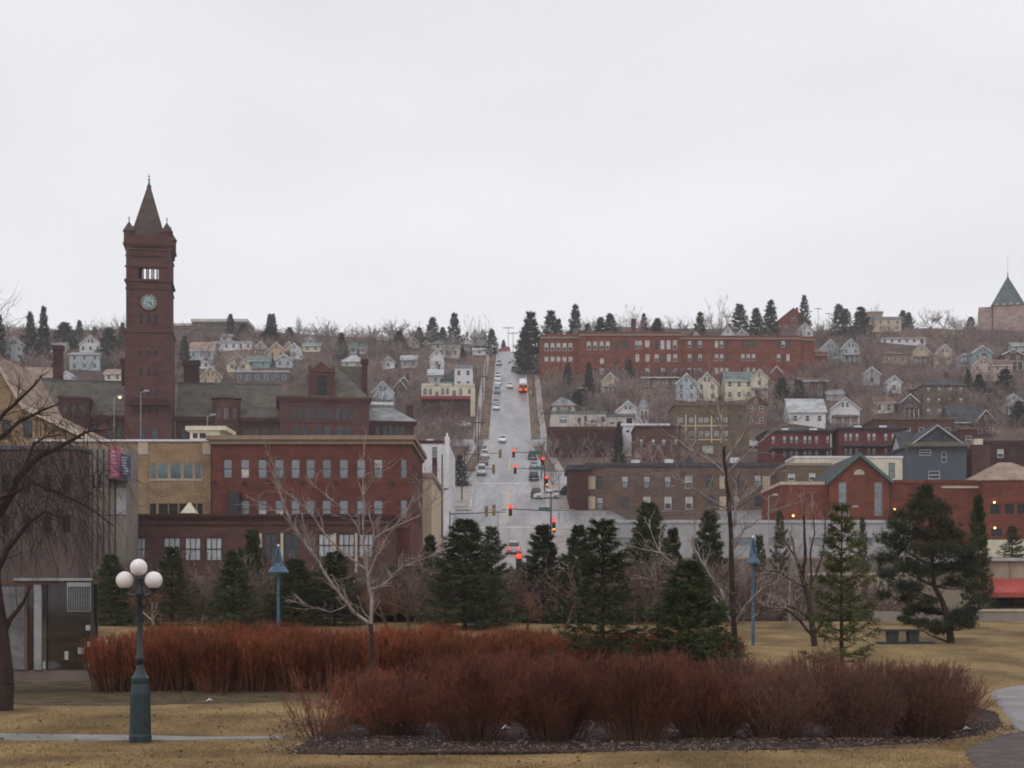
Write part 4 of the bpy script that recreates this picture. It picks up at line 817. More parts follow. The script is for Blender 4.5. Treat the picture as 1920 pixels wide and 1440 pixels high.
# ------------------------------------------------------------------ street-right downtown blocks
def right_blocks():
    b = Bld('apartment_block', 'three-storey brown brick apartment block with pale bricked-up panels', 'apartment block', 1070, 1480, 1000, 272)
    W = [(1124.5, 892, 916, 13, 'dark'), (1172, 892, 916, 13, 'lite'), (1212.5, 892, 916, 13, 'lite'), (1252, 892, 916, 13, 'lite'), (1291, 892, 916, 13, 'half'), (1330, 890, 914, 13, 'dark'), (1381, 891, 915, 12, 'dark'), (1421, 890, 914, 14, 'lite'),
         (1125, 932, 956, 13, 'lite'), (1172, 932, 956, 13, 'dark'), (1213, 931, 955, 13, 'half'), (1252.5, 931, 955, 13, 'half'), (1292, 931, 955, 13, 'half'), (1331, 930, 954, 13, 'dim'), (1381, 930, 952, 12, 'lite'), (1421, 928, 950, 14, 'dim')]
    b.wall(1100, 1478, 874, 1000, 16, 'brown_brick', W, rec=.2); b.cornice(1100, 1478, 868, 875, 16, 'roof_dark', .25, 0, 'coping', False)
    for x, w in ((1109, 14), (1355, 12), (1437, 14)):
        for a, c in ((893, 917), (931, 956)): MB().box(b.x(x - w / 2), b.x(x + w / 2), -.05, -.004, b.z(c), b.z(a)).build('bricked_panel', 'tan', b.e)
    MB().box(b.x(1350), b.x(1440), -.07, -.006, b.z(958), b.z(956.8)).build('string_course', 'tan', b.e)
    b.wall(1068, 1103, 878, 1000, 14, 'dark_brick', [], yo=-1.2, name='corner_tower'); b.cornice(1067, 1106, 872, 881, 14, 'roof_dark', .35, -1.2, 'tower_cap', False)
    for x, y in ((1192, 866), (1255, 865), (1378, 862)): MB().box(b.x(x, 6) - .7, b.x(x, 6) + .7, 6, 7.4, b.z(872, 6), b.z(y - 4, 6)).build('roof_unit', 'white', b.e)
    MB().extrude_y([(b.x(1278, 9), b.z(872, 9)), (b.x(1306, 9), b.z(872, 9)), (b.x(1292, 9), b.z(853, 9))], 9, 9.8).build('roof_gablet', 'roof_dark', b.e)
    c = Bld('brick_annex', 'low brown annex with two windows behind the red gabled building', 'building', 1474, 1558, 960, 262)
    c.wall(1474, 1558, 872, 960, 10, 'olive_brick', [(1484, 888, 902, 13, 'half'), (1523, 887, 901, 12, 'half')]); c.cornice(1474, 1558, 868, 873, 10, 'concrete', .15, 0, 'coping', False)
    c = Bld('cream_shop', 'low cream commercial building with one brown door', 'building', 1490, 1692, 905, 278)
    c.wall(1490, 1692, 858, 905, 9, 'cream', [(1672, 868, 897, 12, 'grey')]); c.cornice(1490, 1692, 855, 859, 9, 'white', .12, 0, 'coping', False)
    paint('pale_deck', (.40, .385, .39)); w = Bld('parking_deck', 'long white concrete parking deck beneath the brown apartments', 'parking deck', 1112, 1700, 1075, 212)
    w.wall(1112, 1700, 980, 1075, 12, 'pale_deck', [(x, 1008, 1024, 46, 'strip') for x in range(1170, 1690, 74)] , rec=.6); w.cornice(1112, 1700, 975, 981, 12, 'grey', .15, 0, 'parapet_cap', False)
    w.wall(1092, 1128, 968, 1075, 4, 'grey', [], yo=-.6, name='stair_block')
    # modern red brick building
    r = Bld('red_gabled_building', 'modern red brick building with green-edged gable and two tall glazed strips', 'building', 1465, 1985, 1000, 228)
    r.wall(1465, 1556, 908, 1000, 18, 'modern_brick', [], yo=1.2, name='left_wing'); r.cornice(1465, 1556, 903, 909, 18, 'stone_trim', .12, 1.2, 'coping', False)
    r.wall(1555, 1667, 903, 1000, 20, 'modern_brick', [(1580, 904, 967, 15, 'strip'), (1647, 904, 967, 15, 'strip')], yo=0, name='gable_wall', roof=False)
    X0, X1, z0, zt = r.x(1555), r.x(1667), r.z(903), r.z(856)
    g = MB(); g.extrude_y([(X0, z0), (X1, z0), ((X0 + X1) / 2, zt)], 0, 20); g.build('gable', 'modern_brick', r.e)
    g = MB(); gm = (X0 + X1) / 2; k = (zt - z0) / (X1 - gm)
    for sg in (-1, 1):
        p = [(gm, zt), (gm + sg * (X1 - gm + .4), z0 - .4 * k), (gm + sg * (X1 - gm + .4), z0 - .4 * k + .5), (gm, zt + .5)]; g.extrude_y(p if sg > 0 else p[::-1], -.4, 20.3)
    g.build('roof', 'roof_dark', r.e); g = MB()
    for sg in (-1, 1):
        p = [(gm, zt), (gm + sg * (X1 - gm + .45), z0 - .45 * k), (gm + sg * (X1 - gm + .45), z0 - .45 * k + .55), (gm, zt + .55)]; MB().extrude_y(p if sg > 0 else p[::-1], -.62, -.41).build('gable_edge', 'green_trim', r.e)
    n = 12; h = MB(); zc = r.z(890); R = 10 * 228 / F; h.extrude_y([(gm + R * math.cos(math.pi * k / n), zc + R * math.sin(math.pi * k / n)) for k in range(n + 1)], -.05, -.004); h.build('fanlight', 'stone_trim', r.e)
    r.wall(1667, 1842, 905, 1000, 18, 'modern_brick', [(1740, 950, 966, 40, 'void')], yo=1.5, name='middle_wing'); r.cornice(1667, 1842, 900, 906, 18, 'modern_brick', .15, 1.5, 'coping', False)
    MB().box(r.x(1765, 1.5), r.x(1840, 1.5), 1.3, 1.49, r.z(915.5, 1.5), r.z(911.5, 1.5)).build('stone_band', 'stone_trim', r.e)
    r.wall(1842, 1985, 899, 1000, 18, 'modern_brick', [(1866, 944, 964, 20, 'void'), (1893, 944, 964, 18, 'void'), (1868, 990, 1006, 20, 'void'), (1916, 944, 964, 18, 'void')], yo=-.5, name='right_wing')
    r.hip(1842, 1985, 899, 858, 16, 'roof_tan', -.5, ridge=(1904, 1930), over=.2, name='hip_roof')
    for x, y in ((1864, 942), (1865, 990), (1677, 955), (1487, 967)):
        yo = -.8 if x > 1800 else .7 if x < 1500 else 1.2; o = MB(); o.sphere((r.x(x, yo), yo - .1, r.z(y, yo)), .15, 10); o.build('wall_lamp', 'warm_light', r.e)
    # brick apartment rows up the hill
    for x0, x1, yt, wx, lb, hi in ((1440, 1561, 808, (1450, 1471, 1484, 1493.5, 1509.5, 1518.5, 1531, 1552), 'left red brick row house terrace with white-lit cornice', 330), (1574, 1698, 803, (1586, 1595, 1607, 1629, 1639, 1661, 1675, 1683.5), 'right red brick row house terrace with dark cornice and arched windows', 328)):
        q = Bld('row_house_terrace', lb, 'row houses', x0, x1, 868, hi, 'red brick terraces')
        q.wall(x0, x1, yt + 4, 868, 14, 'row_brick', [(x, yt + 9, yt + 24, 6.5, 'lite') for x in wx] + [(x, yt + 37, yt + 50, 6.5, 'lite') for x in wx]); q.cornice(x0, x1, yt - 2, yt + 4, 14, 'roof_dark', .5, 0, 'cornice')
        MB().box(q.x(x0 + 2), q.x(x1 - 2), -2.2, -.02, q.z(yt + 35), q.z(yt + 32)).build('porch_roof', 'roof_dark', q.e)
        for x in ((x0 + 31, x0 + 84) if x0 < 1500 else (x0 + 33, x0 + 80)): MB().box(q.x(x - 7), q.x(x + 7), -.75, -.52, q.z(yt - 1), q.z(yt - 4.5)).build('lit_cap', 'snow', q.e)  # white-lit spots on the cornice, their brightness put in as white boxes
        MB().box(q.x(x1 - 4) , q.x(x1 - 2.5), -.25, -.005, q.z(868), q.z(yt + 6)).build('white_downpipe', 'white', q.e)
    q = Bld('arched_brick_house', 'dark red brick building with one round arched doorway beside the street', 'building', 1030, 1166, 862, 348)
    q.wall(1030, 1166, 806, 862, 12, 'dark_brick', [(1053, 827, 838, 9, 'dim'), (1066, 827, 838, 9, 'dim'), (1095, 836, 846, 17, 'void', True), (1125, 827, 838, 9, 'dim'), (1140, 827, 838, 9, 'dim')]); q.cornice(1030, 1166, 800, 807, 12, 'dull_brick', .25)
    q = Bld('long_white_apartments', 'long low white building with flat grey roof above the arched brick house', 'building', 1033, 1188, 812, 374)
    q.wall(1033, 1137, 774, 812, 10, 'beige', [(1056, 781, 793, 13, 'lite'), (1086, 783, 793, 6, 'dim'), (1098, 780, 790, 5), (1112, 781, 793, 11, 'half'), (1131, 781, 791, 6)], down=3); q.cornice(1033, 1137, 771, 775, 10, 'roof_green', .3, 0, 'roof_edge', False)
    q.wall(1137, 1188, 780, 812, 9, 'beige', [(1148, 786, 796, 10, 'half'), (1163, 786, 794, 12, 'half'), (1180, 784, 796, 11, 'void')], yo=.8, name='lower_wing', down=3); q.cornice(1137, 1188, 776, 781, 9, 'roof_green', .3, .8, 'roof_edge', False)
    q = Bld('white_stucco_block', 'small blank white block wedged between two red brick buildings', 'building', 1164, 1194, 850, 352); q.wall(1164, 1256, 794, 806, 7, 'white', [], yo=4, name='rear_wall'); q.wall(1164, 1194, 800, 850, 8, 'white', [(1177, 806, 811, 6, 'dim')]); q.cornice(1164, 1194, 797, 801, 8, 'grey', .1, 0, 'coping', False)
    q = Bld('brick_flat_block', 'plain flat-topped red brick block with four small windows', 'building', 1192, 1276, 868, 336)
    q.wall(1192, 1276, 802, 868, 12, 'dull_brick', [(1202, 823, 834, 6, 'lite'), (1225, 823, 835, 6, 'lite'), (1245, 823, 835, 7, 'lite'), (1267, 823, 834, 6, 'lite')]); q.cornice(1192, 1276, 798, 803, 12, 'dark_brick', .15, 0, 'coping', False)
    q = Bld('tan_square_block', 'olive tan brick block with two rows of square white-framed windows', 'building', 1265, 1435, 868, 362)
    q.wall(1265, 1365, 760, 868, 14, 'olive_brick', [(x, 783, 792, 8, 'box') for x in (1276, 1296, 1313.5, 1324, 1343, 1362 - 2)] + [(x, 808, 818, 8, 'box') for x in (1278, 1296, 1313.5, 1326, 1343, 1362 - 2)] + [(1327, 836, 852, 20, 'blind')]); q.cornice(1265, 1365, 756, 761, 14, 'roof_brown', .2, 0, 'coping', False)
    for y in (797, 823): MB().box(q.x(1266), q.x(1364), -.08, -.004, q.z(y + 2.5), q.z(y)).build('floor_band', 'tan', q.e)
    for x in (1286, 1304, 1334, 1352): MB().box(q.x(x) - .18, q.x(x) + .18, -.12, -.005, q.z(830), q.z(778)).build('pilaster', 'tan', q.e)
    q.wall(1365, 1405, 760, 868, 12, 'olive_brick', [(1388, 777, 786, 8, 'dark')], yo=.6, name='annex'); q.cornice(1365, 1405, 756, 761, 12, 'roof_brown', .15, .6, 'coping', False)
    q = Bld('brick_corner_house', 'dark brown brick building at right above the red gabled building', 'building', 1822, 1985, 900, 292)
    q.wall(1822, 1857, 834, 900, 9, 'dull_brick', [], name='left_pier'); q.wall(1855, 1985, 832, 900, 10, 'dark_brick', [(1876, 842, 858, 12, 'half'), (1900, 840, 857, 10, 'dim')], yo=.6); q.cornice(1850, 1985, 826, 833, 10, 'dull_brick', .3, .6)
    MB().box(q.x(1826), q.x(1842), -.3, 1, q.z(834), q.z(823)).build('pale_box', 'cream', q.e)
    # long brick school on the hill
    q = Bld('hilltop_brick_school', 'very long three-storey red brick school on the hill right of the street', 'school', 1013, 1550, 735, 500)
    def G(xs, y0, y1, w, st): return [(x, y0, y1, w, st[i % len(st)]) for i, x in enumerate(xs)]
    L = [1024.5, 1036, 1047, 1058.5, 1069.5]
    q.wall(1013, 1086, 632, 735, 22, 'school_brick', G(L, 643, 658, 7, ['half']) + G(L, 669, 678, 7, ['blind']), yo=2, name='left_wing')
    q.wall(1086, 1277, 627, 735, 24, 'school_brick', G([1104, 1116, 1128, 1139.5], 640, 656, 7, ['half']) + G([1157, 1170, 1177], 640, 655, 6, ['dim']) + G([1194, 1200.5], 639, 654, 5.5, ['half']) + [(1213.5, 638, 651, 8, 'blind')] + G([1231, 1242, 1253.5, 1265.5], 638, 655, 7, ['dim', 'blind', 'blind', 'half'])
           + G([1128.5, 1157, 1175], 672, 682, 7, ['blind', 'dim', 'dim']) + G([1195, 1214, 1231, 1243, 1254, 1266], 664, 678, 7, ['blind', 'blind', 'half', 'dim', 'blind', 'half']) + G([1117, 1128, 1157, 1214, 1231, 1243, 1254, 1266], 690, 703, 7, ['dim', 'blind', 'dim', 'half', 'dim', 'half', 'dim', 'blind']), name='main_wall')
    R = [1293, 1303.5, 1312.5, 1343.5, 1353, 1362.5, 1393, 1403, 1413, 1460, 1468.5, 1477.5]
    q.wall(1277, 1502, 634, 735, 24, 'school_brick', G(R, 639, 652, 6, ['half', 'dim', 'half', 'blind', 'half', 'dim', 'dim', 'dim', 'dim', 'dim', 'half', 'dim']) + G(R, 664, 677, 6, ['half', 'dim', 'half', 'half', 'half', 'dim', 'half', 'half', 'half', 'half', 'dim', 'blind']) + G(R[:9], 690, 702, 6, ['blind', 'half', 'half']), yo=.8, name='right_wall')
    q.wall(1502, 1527, 636, 735, 20, 'school_brick', [], yo=3, name='end_wall'); q.wall(1527, 1552, 663, 735, 14, 'school_brick', [], yo=5, name='low_end')
    for x0, x1, yt, yo, dp in ((1013, 1086, 627, 2, 22), (1086, 1277, 622, 0, 24), (1277, 1502, 629, .8, 24), (1502, 1527, 631, 3, 20), (1527, 1552, 660, 5, 14)):
        b2 = MB(); b2.box(q.x(x0, yo), q.x(x1, yo), yo - .1, yo + dp, q.z(yt + 5, yo), q.z(yt, yo)); b2.build('parapet', 'school_brick', q.e)
        b2 = MB(); b2.box(q.x(x0, yo), q.x(x1, yo), yo - .4, yo - .11, q.z(yt + 7.5, yo), q.z(yt + 5, yo)); b2.build('stone_cornice', 'concrete', q.e)
    MB().box(q.x(1184, 12) , q.x(1192.5, 12), 12, 14, q.z(630, 12), q.z(597, 12)).build('chimney', 'dull_brick', q.e)
    # hilltop chapel
    c = Bld('hilltop_chapel', 'large pinkish brick chapel with pointed pyramid roof and thin spire', 'church', 1835, 1985, 640, 640, None, math.radians(-15))
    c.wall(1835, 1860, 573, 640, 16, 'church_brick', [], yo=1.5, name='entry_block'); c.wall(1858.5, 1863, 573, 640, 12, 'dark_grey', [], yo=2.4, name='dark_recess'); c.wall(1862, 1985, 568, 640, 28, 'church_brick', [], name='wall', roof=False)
    X0, X1 = c.x(1858), c.x(1922); zc = c.z(571); xm = c.x(1889.5, 9); za = c.z(517, 9)
    m = MB(); m.add([(X0, -.5, zc), (X1, -.5, zc), (X1, 18, zc), (X0, 18, zc), (xm, 9, za)], [(0, 1, 4), (1, 2, 4), (2, 3, 4), (3, 0, 4), (3, 2, 1, 0)]); m.build('pyramid_roof', 'copper', c.e)
    m = MB(); m.lathe([(.3, za - .5), (.22, za + 1.4), (.07, za + 1.6), (.05, za + 7.5)], xm, 9, 8); m.build('spire', 'steel', c.e)
    m = MB()
    for x in (1869, 1882, 1895, 1908): m.extrude_y([(c.x(x - 4), zc - .02), (c.x(x + 4), zc - .02), (c.x(x), zc + .95)], -.75, -.35)
    m.build('gable_lights', 'peach', c.e)
    c.cornice(1800, 1985, 618, 640, 1, 'church_brick', .1, -6, 'terrace_wall', False)
    # tan concrete building with red canopy, retaining walls
    t = Bld('concrete_station', 'low tan concrete building with brown ribs and a red ribbed metal canopy', 'building', 1815, 2010, 1190, 104)
    t.wall(1815, 2010, 1051, 1190, 9, 'pale_tan', [(1905, 1116, 1140, 90, 'void')], down=2, rec=.5); t.cornice(1800, 2010, 1046, 1052, 9.5, 'grey', .2, -.1, 'roof_edge', False)
    for x in (1858, 1895, 1935): MB().box(t.x(x) - .07, t.x(x) + .07, -.14, -.004, t.z(1085), t.z(1052)).build('rib', 'brown_trim', t.e)
    m = MB(); xs = np.linspace(t.x(1830), t.x(2010), 64); prof = []
    for i, x in enumerate(xs): dz = .03 if i % 4 in (1, 2) else 0; prof.append((x, dz))
    V = []; z1, z2 = t.z(1085), t.z(1112)
    for x, dz in prof: V += [(x, -.05, z1 + dz), (x, -2.6, z2 + dz), (x, -2.6, z2 + dz - .3), (x, -2.55, z2 - .32)]
    m.add(V, [(i * 4 + k, i * 4 + k + 1, i * 4 + k + 5, i * 4 + k + 4) for i in range(len(xs) - 1) for k in range(3)]); m.add([(t.x(1830), -.05, z1), (t.x(1830), -2.6, z2), (t.x(1830), -2.6, z2 - .32), (t.x(1830), -.05, z2 - .32)], [(0, 1, 2, 3)]); m.build('canopy', 'red_metal', t.e)
    w = Bld('retaining_wall', 'low tan concrete wall with pale coping in front of the red canopy', 'wall', 1640, 2010, 1190, 90); w.wall(1640, 2010, 1146, 1190, .5, 'concrete', [(1655, 1153, 1172, 46, 'strip')] if 0 else [], down=3, roof=False); w.cornice(1834, 2010, 1142, 1146.5, .5, 'stone_trim', .06, 0, 'coping', False)
    w = Bld('tan_concrete_wall', 'long tall tan concrete wall behind the pine and thin spruce', 'wall', 1500, 1840, 1190, 112); w.wall(1570, 1816, 1078, 1190, .8, 'pale_tan', [], down=4, roof=False); w.cornice(1500, 1816, 1074, 1078.5, .9, 'stone_trim', .08, 0, 'coping', False)
    w.wall(1600, 1660, 1152, 1190, 1.2, 'grey', [], yo=-1.6, name='utility_box', down=3); MB().box(w.x(1598, -1.7), w.x(1662, -1.7), -1.8, -.2, w.z(1152, -1.7), w.z(1149, -1.7)).build('box_lid', 'brown', w.e)
    w = Bld('mauve_wall', 'dull mauve concrete retaining wall behind the right bare tree', 'wall', 1300, 1580, 1190, 116); w.wall(1240, 1600, 1086, 1190, .8, 'mauve_concrete', [], down=4, roof=False)
    w = Bld('terrace_wall', 'low mauve terrace wall along the road above the tan wall', 'wall', 1240, 1960, 1080, 160); w.wall(1240, 2010, 1048, 1085, .6, 'mauve_concrete', [], down=3, roof=False)
    w.cornice(1240, 2010, 1045, 1048.5, .6, 'roof_tan', .06, 0, 'coping', False)
    w = Bld('pale_terrace_wall', 'pale low wall beneath the right wing of the red brick building', 'wall', 1835, 2010, 1040, 205); w.wall(1830, 2010, 1012, 1040, .6, 'cream', [], down=4, roof=False)
right_blocks()
for lb, x0, x1, y0, y1, D, m, nm in (('brown road barrier wall left of the street foot behind the conifers', 480, 850, 1098, 1150, 150, 'mauve_concrete', 'barrier_wall'), ('tan low wall right of the street foot behind the conifers', 1000, 1240, 1084, 1150, 165, 'pale_tan', 'barrier_wall')):
    w = Bld(nm, lb, 'wall', x0, x1, y1, D); w.wall(x0, x1, y0, y1, .6, m, [], down=4, roof=False); w.cornice(x0, x1, y0 - 2, y0 + .5, .6, 'stone_trim', .06, 0, 'coping', False)

# ------------------------------------------------------------------ houses on the hill
HS = [  # label, x0, x1, apex row, eave row, base row, kind, wall, roof, extras
 ('grey-white gabled house at the left edge behind the spruces', 9, 44, 632, 648, 676, 'gable', 'grey', 'roof_grey', {}),
 ('wide white gabled house left of the clock tower', 149, 190, 628, 645, 662, 'gable', 'white', 'roof_tan', {}),
 ('long white two-storey house below the wide gabled one', 130, 187, 656, 664, 694, 'side', 'light_blue', 'roof_grey', {}),
 ('brown house with broad tan roof near the left brick chimney', 38, 108, 684, 706, 722, 'side', 'brown', 'roof_tan', {}),
 ('pale blue house with tan roof just right of the tower', 355, 400, 638, 656, 674, 'side', 'light_blue', 'roof_tan', {}),
 ('long pale ranch house right of the tower', 404, 472, 636, 641, 657, 'side', 'white', 'roof_grey', {}),
 ('cream gabled house with two dark front windows', 425, 466, 664, 678, 697, 'gable', 'cream', 'roof_tan', {}),
 ('yellow-tan gabled house peeping over the school ridge', 375, 415, 686, 707, 722, 'gable', 'orange_tan', 'roof_grey', {}),
 ('small white house wedged behind the yellow-tan gable', 374, 398, 668, 678, 692, 'gable', 'white', 'roof_light', {}),
 ('long dark flat-roofed building with white eave line', 440, 541, 695, 698, 718, 'flat', 'dark_grey', 'roof_light', {}),
 ('orange-tan gabled house left of two white gables', 503, 534, 641, 656, 674, 'gable', 'orange_tan', 'roof_tan', {}),
 ('smaller orange gable behind the white narrow house', 533, 551, 640, 650, 662, 'gable', 'orange_tan', 'roof_tan', {}),
 ('narrow bright white gabled house behind the school roof', 538, 566, 643, 656, 674, 'gable', 'white', 'roof_light', {}),
 ('pale blue-white house below the narrow white gable', 517, 548, 664, 674, 690, 'gable', 'light_blue', 'roof_light', {}),
 ('dark green-roofed house among bare trees', 462, 505, 664, 676, 690, 'side', 'teal', 'roof_green', {}),
 ('small cream house right of the white gables', 568, 600, 640, 648, 660, 'side', 'cream', 'roof_grey', {}),
 ('grey-green roofed house above the pavilion roof', 654, 688, 640, 652, 664, 'side', 'grey', 'roof_green', {}),
 ('pale hip-roofed house behind the pavilion', 640, 682, 662, 678, 690, 'hip', 'beige', 'roof_light', {}),
 ('small white gabled house on the left skyline', 708, 726, 627, 635, 646, 'gable', 'white', 'roof_grey', {}),
 ('light slate-blue gabled house right of the school', 697, 738, 714, 735, 765, 'gable', 'pale_blue', 'roof_grey', {}),
 ('brown gabled house beside the slate-blue gable', 738, 762, 712, 727, 752, 'gable', 'brown', 'roof_brown', {}),
 ('tall white gabled house among the bare trees left of the street', 806, 832, 653, 668, 692, 'gable', 'white', 'roof_grey', {}),
 ('white house with wide porch roof near the skyline left of the street', 853, 884, 627, 640, 652, 'gable', 'white', 'roof_light', {}),
 ('left half of the paired white gables by the street top', 884, 897, 617, 628, 640, 'gable', 'white', 'roof_grey', {}),
 ('right half of the paired white gables by the street top', 898, 912, 617, 628, 640, 'gable', 'beige', 'roof_grey', {}),
 ('house with dark blue roof below the paired gables', 879, 910, 636, 647, 658, 'side', 'dark_grey', 'roof_dark', {}),
 ('low white house beside the upper street', 886, 912, 651, 656, 666, 'side', 'white', 'roof_light', {}),
 ('pale green flat-sided house left of the street', 830, 862, 645, 649, 672, 'side', 'beige', 'roof_green', {}),
 ('small orange-lit cream house under the skyline spruces', 790, 808, 638, 645, 652, 'gable', 'peach', 'roof_tan', {}),  # orange light on the cream wall is put into the peach colour
 ('green hip-roofed house beside the orange-lit one', 808, 834, 636, 645, 656, 'hip', 'beige', 'roof_green', {}),
 ('white stepped wall house beside the street verge', 852, 886, 685, 690, 730, 'flat', 'white', 'roof_grey', {}),
 ('dark green-roofed house above the cream row building', 828, 878, 690, 712, 724, 'hip', 'teal', 'roof_dark', {}),
 ('pale roofed house left of the dark green roof', 803, 830, 690, 702, 722, 'side', 'grey', 'roof_light', {}),
 ('dark brown gabled house with white rakes near the school annex', 742, 772, 706, 722, 748, 'gable', 'brown', 'roof_dark', {}),
 # right of the street
 ('grey hip-roofed house above the long white building', 1036, 1078, 742, 760, 778, 'hip', 'beige', 'roof_grey', {}),
 ('tan gabled house below the brick school', 1128, 1160, 698, 714, 736, 'gable', 'tan', 'roof_grey', {}),
 ('low brown flat house below the brick school', 1205, 1272, 702, 708, 730, 'side', 'brown', 'roof_tan', {}),
 ('pale blue-grey gabled house below the brick school', 1268, 1306, 700, 718, 752, 'gable', 'pale_blue', 'roof_light', {}),
 ('cream gabled house beside the pale blue-grey one', 1305, 1346, 698, 718, 752, 'gable', 'cream', 'roof_green', {}),
 ('large cream house with green roof and glazed porch', 1360, 1412, 694, 712, 750, 'side', 'cream', 'roof_green', {'chim': True}),
 ('cream gabled wing with a row of white porch windows', 1408, 1440, 692, 708, 748, 'gable', 'cream', 'roof_green', {'porch': True}),
 ('pink brick gabled house with maroon trim', 1397, 1438, 741, 757, 800, 'gable', 'pink_brick', 'roof_red', {'trim': 'frame_brown'}),
 ('white cottage gable with grey roof above the red block', 1155, 1200, 752, 770, 796, 'gable', 'white', 'roof_light', {}),
 ('grey-roofed house with white dormer above the left terrace', 1480, 1548, 744, 771, 798, 'side', 'white', 'roof_light', {}),
 ('white half-timbered gabled house above the terraces', 1557, 1612, 744, 766, 796, 'gable', 'white', 'roof_brown', {'porch': True}),
 ('left of two pale blue gabled houses right of the school', 1538, 1576, 636, 655, 674, 'gable', 'pale_blue', 'roof_grey', {}),
 ('right of two pale blue gabled houses with sun porch', 1578, 1613, 635, 653, 678, 'gable', 'light_blue', 'roof_grey', {'porch': True}),
 ('brown brick house with white porch above the pink gable', 1500, 1550, 706, 714, 748, 'side', 'dull_brick', 'roof_brown', {}),
 ('low white ranch house under the hilltop villa', 1652, 1735, 629, 634, 646, 'side', 'white', 'roof_tan', {}),
 ('flat-roofed tan villa on the right skyline', 1628, 1690, 594, 599, 622, 'flat', 'tan', 'roof_grey', {}),
 ('upper box of the tan villa with pale fascia', 1628, 1655, 584, 588, 604, 'flat', 'tan', 'roof_tan', {}),
 ('brown house with hipped roof under the ranch house', 1655, 1702, 655, 664, 682, 'hip', 'roof_tan', 'roof_brown', {}),
 ('brown bungalow gable beneath the white ranch', 1712, 1744, 644, 660, 680, 'gable', 'tan', 'roof_brown', {}),
 ('tan steep-gabled house at right midslope', 1754, 1790, 645, 663, 682, 'gable', 'tan', 'roof_tan', {}),
 ('teal gabled house below the chapel', 1824, 1860, 648, 661, 692, 'gable', 'teal', 'roof_grey', {}),
 ('red-brown gabled house at the right edge below the chapel', 1880, 1918, 654, 664, 692, 'gable', 'dull_brick', 'roof_grey', {}),
 ('peach stucco house with brown roof below the teal gable', 1822, 1866, 668, 684, 716, 'gable', 'peach', 'roof_brown', {}),
 ('peach stucco wing with a small front gable', 1862, 1896, 672, 684, 712, 'side', 'peach', 'roof_brown', {}),
 ('square tan brick apartments with dark overhanging roof', 1731, 1812, 702, 722, 782, 'hip', 'olive_brick', 'roof_dark', {'sty': 'lite'}),
 ('dark blue-roofed house with white barge boards', 1782, 1846, 758, 790, 816, 'side', 'brown', 'roof_dark', {}),
 ('grey gambrel house with white trim at right', 1828, 1868, 768, 790, 822, 'gable', 'dull_brick', 'roof_dark', {}),
 ('dark blue-grey shingled house with pointed gable beside the red gabled building', 1702, 1812, 796, 836, 905, 'gable', 'blue_grey', 'roof_dark', {'D': 290, 'wins': [(.3, .74, .2, .16), (.62, .55, .08, .3), (.45, .1, .2, .22)], 'attic': False, 'trim': 'grey'}),
 ('grey side house left of the dark shingled house', 1690, 1712, 808, 838, 905, 'side', 'grey', 'roof_dark', {'D': 296}),
 ('dark brick flat block behind the shingled house', 1800, 1832, 800, 806, 880, 'flat', 'dull_brick', 'roof_brown', {'D': 300}),
 ('dark red long terrace roof at right behind the shingled house', 1640, 1790, 783, 787, 826, 'flat', 'dull_brick', 'roof_brown', {'D': 345}),
 ('red-roofed lodge on the skyline behind the brick school', 1455, 1520, 578, 604, 622, 'gable', 'roof_red', 'roof_red', {'trim': None}),
 ('small white gable beside the red-roofed lodge', 1494, 1524, 606, 618, 634, 'gable', 'white', 'roof_light', {}),
 ('white gable peeping over the school parapet', 1352, 1378, 612, 628, 640, 'gable', 'white', 'roof_grey', {'D': 560}),
 ('pale grey gable right of the white one above the parapet', 1378, 1404, 616, 628, 640, 'gable', 'grey', 'roof_grey', {'D': 565}),
 ('cream gable over the school parapet near its left end', 1298, 1312, 622, 630, 640, 'gable', 'cream', 'roof_grey', {'D': 565}),
 ('white side-gabled house above the long pale ranch house', 412, 446, 624, 630, 640, 'side', 'white', 'roof_grey', {}),
 ('grey gabled house between the orange gable and the spruces', 478, 500, 640, 650, 662, 'gable', 'grey', 'roof_tan', {}),
 ('tiny white gabled house near the poplar', 574, 590, 628, 636, 646, 'gable', 'white', 'roof_grey', {}),
 ('white cottage low in the brush right of the pavilion roof', 716, 740, 668, 678, 692, 'gable', 'white', 'roof_light', {}),
 ('pale grey house in the brush above the slate-blue gable', 752, 782, 664, 674, 690, 'side', 'grey', 'roof_light', {}),
 ('cream gabled house on the left-centre skyline', 764, 786, 632, 641, 652, 'gable', 'cream', 'roof_tan', {}),
 ('small white house under the far left spruces', 92, 122, 640, 648, 662, 'side', 'white', 'roof_grey', {}),
 ('white house half hidden beyond the left chimney', 114, 134, 696, 704, 720, 'gable', 'white', 'roof_light', {}),
 ('low cream house left of the tower shaft', 196, 228, 690, 700, 716, 'side', 'cream', 'roof_tan', {}),
 ('white gable behind the cream and green-roofed house', 1446, 1466, 686, 697, 716, 'gable', 'white', 'roof_grey', {}),
 ('pale grey two-storey house in the brush right of the school', 1620, 1650, 688, 700, 724, 'gable', 'grey', 'roof_grey', {}),
 ('white gabled house in the brush left of the square tan apartments', 1664, 1690, 704, 716, 738, 'gable', 'white', 'roof_grey', {}),
 ('cream side-gabled house above the right terrace', 1640, 1676, 742, 754, 776, 'side', 'cream', 'roof_brown', {}),
 ('brown gabled house in the brush above the right terrace', 1690, 1722, 738, 752, 778, 'gable', 'brown', 'roof_dark', {}),
 ('white house at the right edge above the hipped tan roof', 1884, 1916, 738, 750, 776, 'gable', 'white', 'roof_grey', {}),
 ('pale blue house in the dip left of the teal gable', 1796, 1820, 662, 672, 688, 'gable', 'pale_blue', 'roof_grey', {}),
 ('grey house at the foot of the chapel slope', 1898, 1930, 640, 648, 660, 'side', 'grey', 'roof_grey', {}),
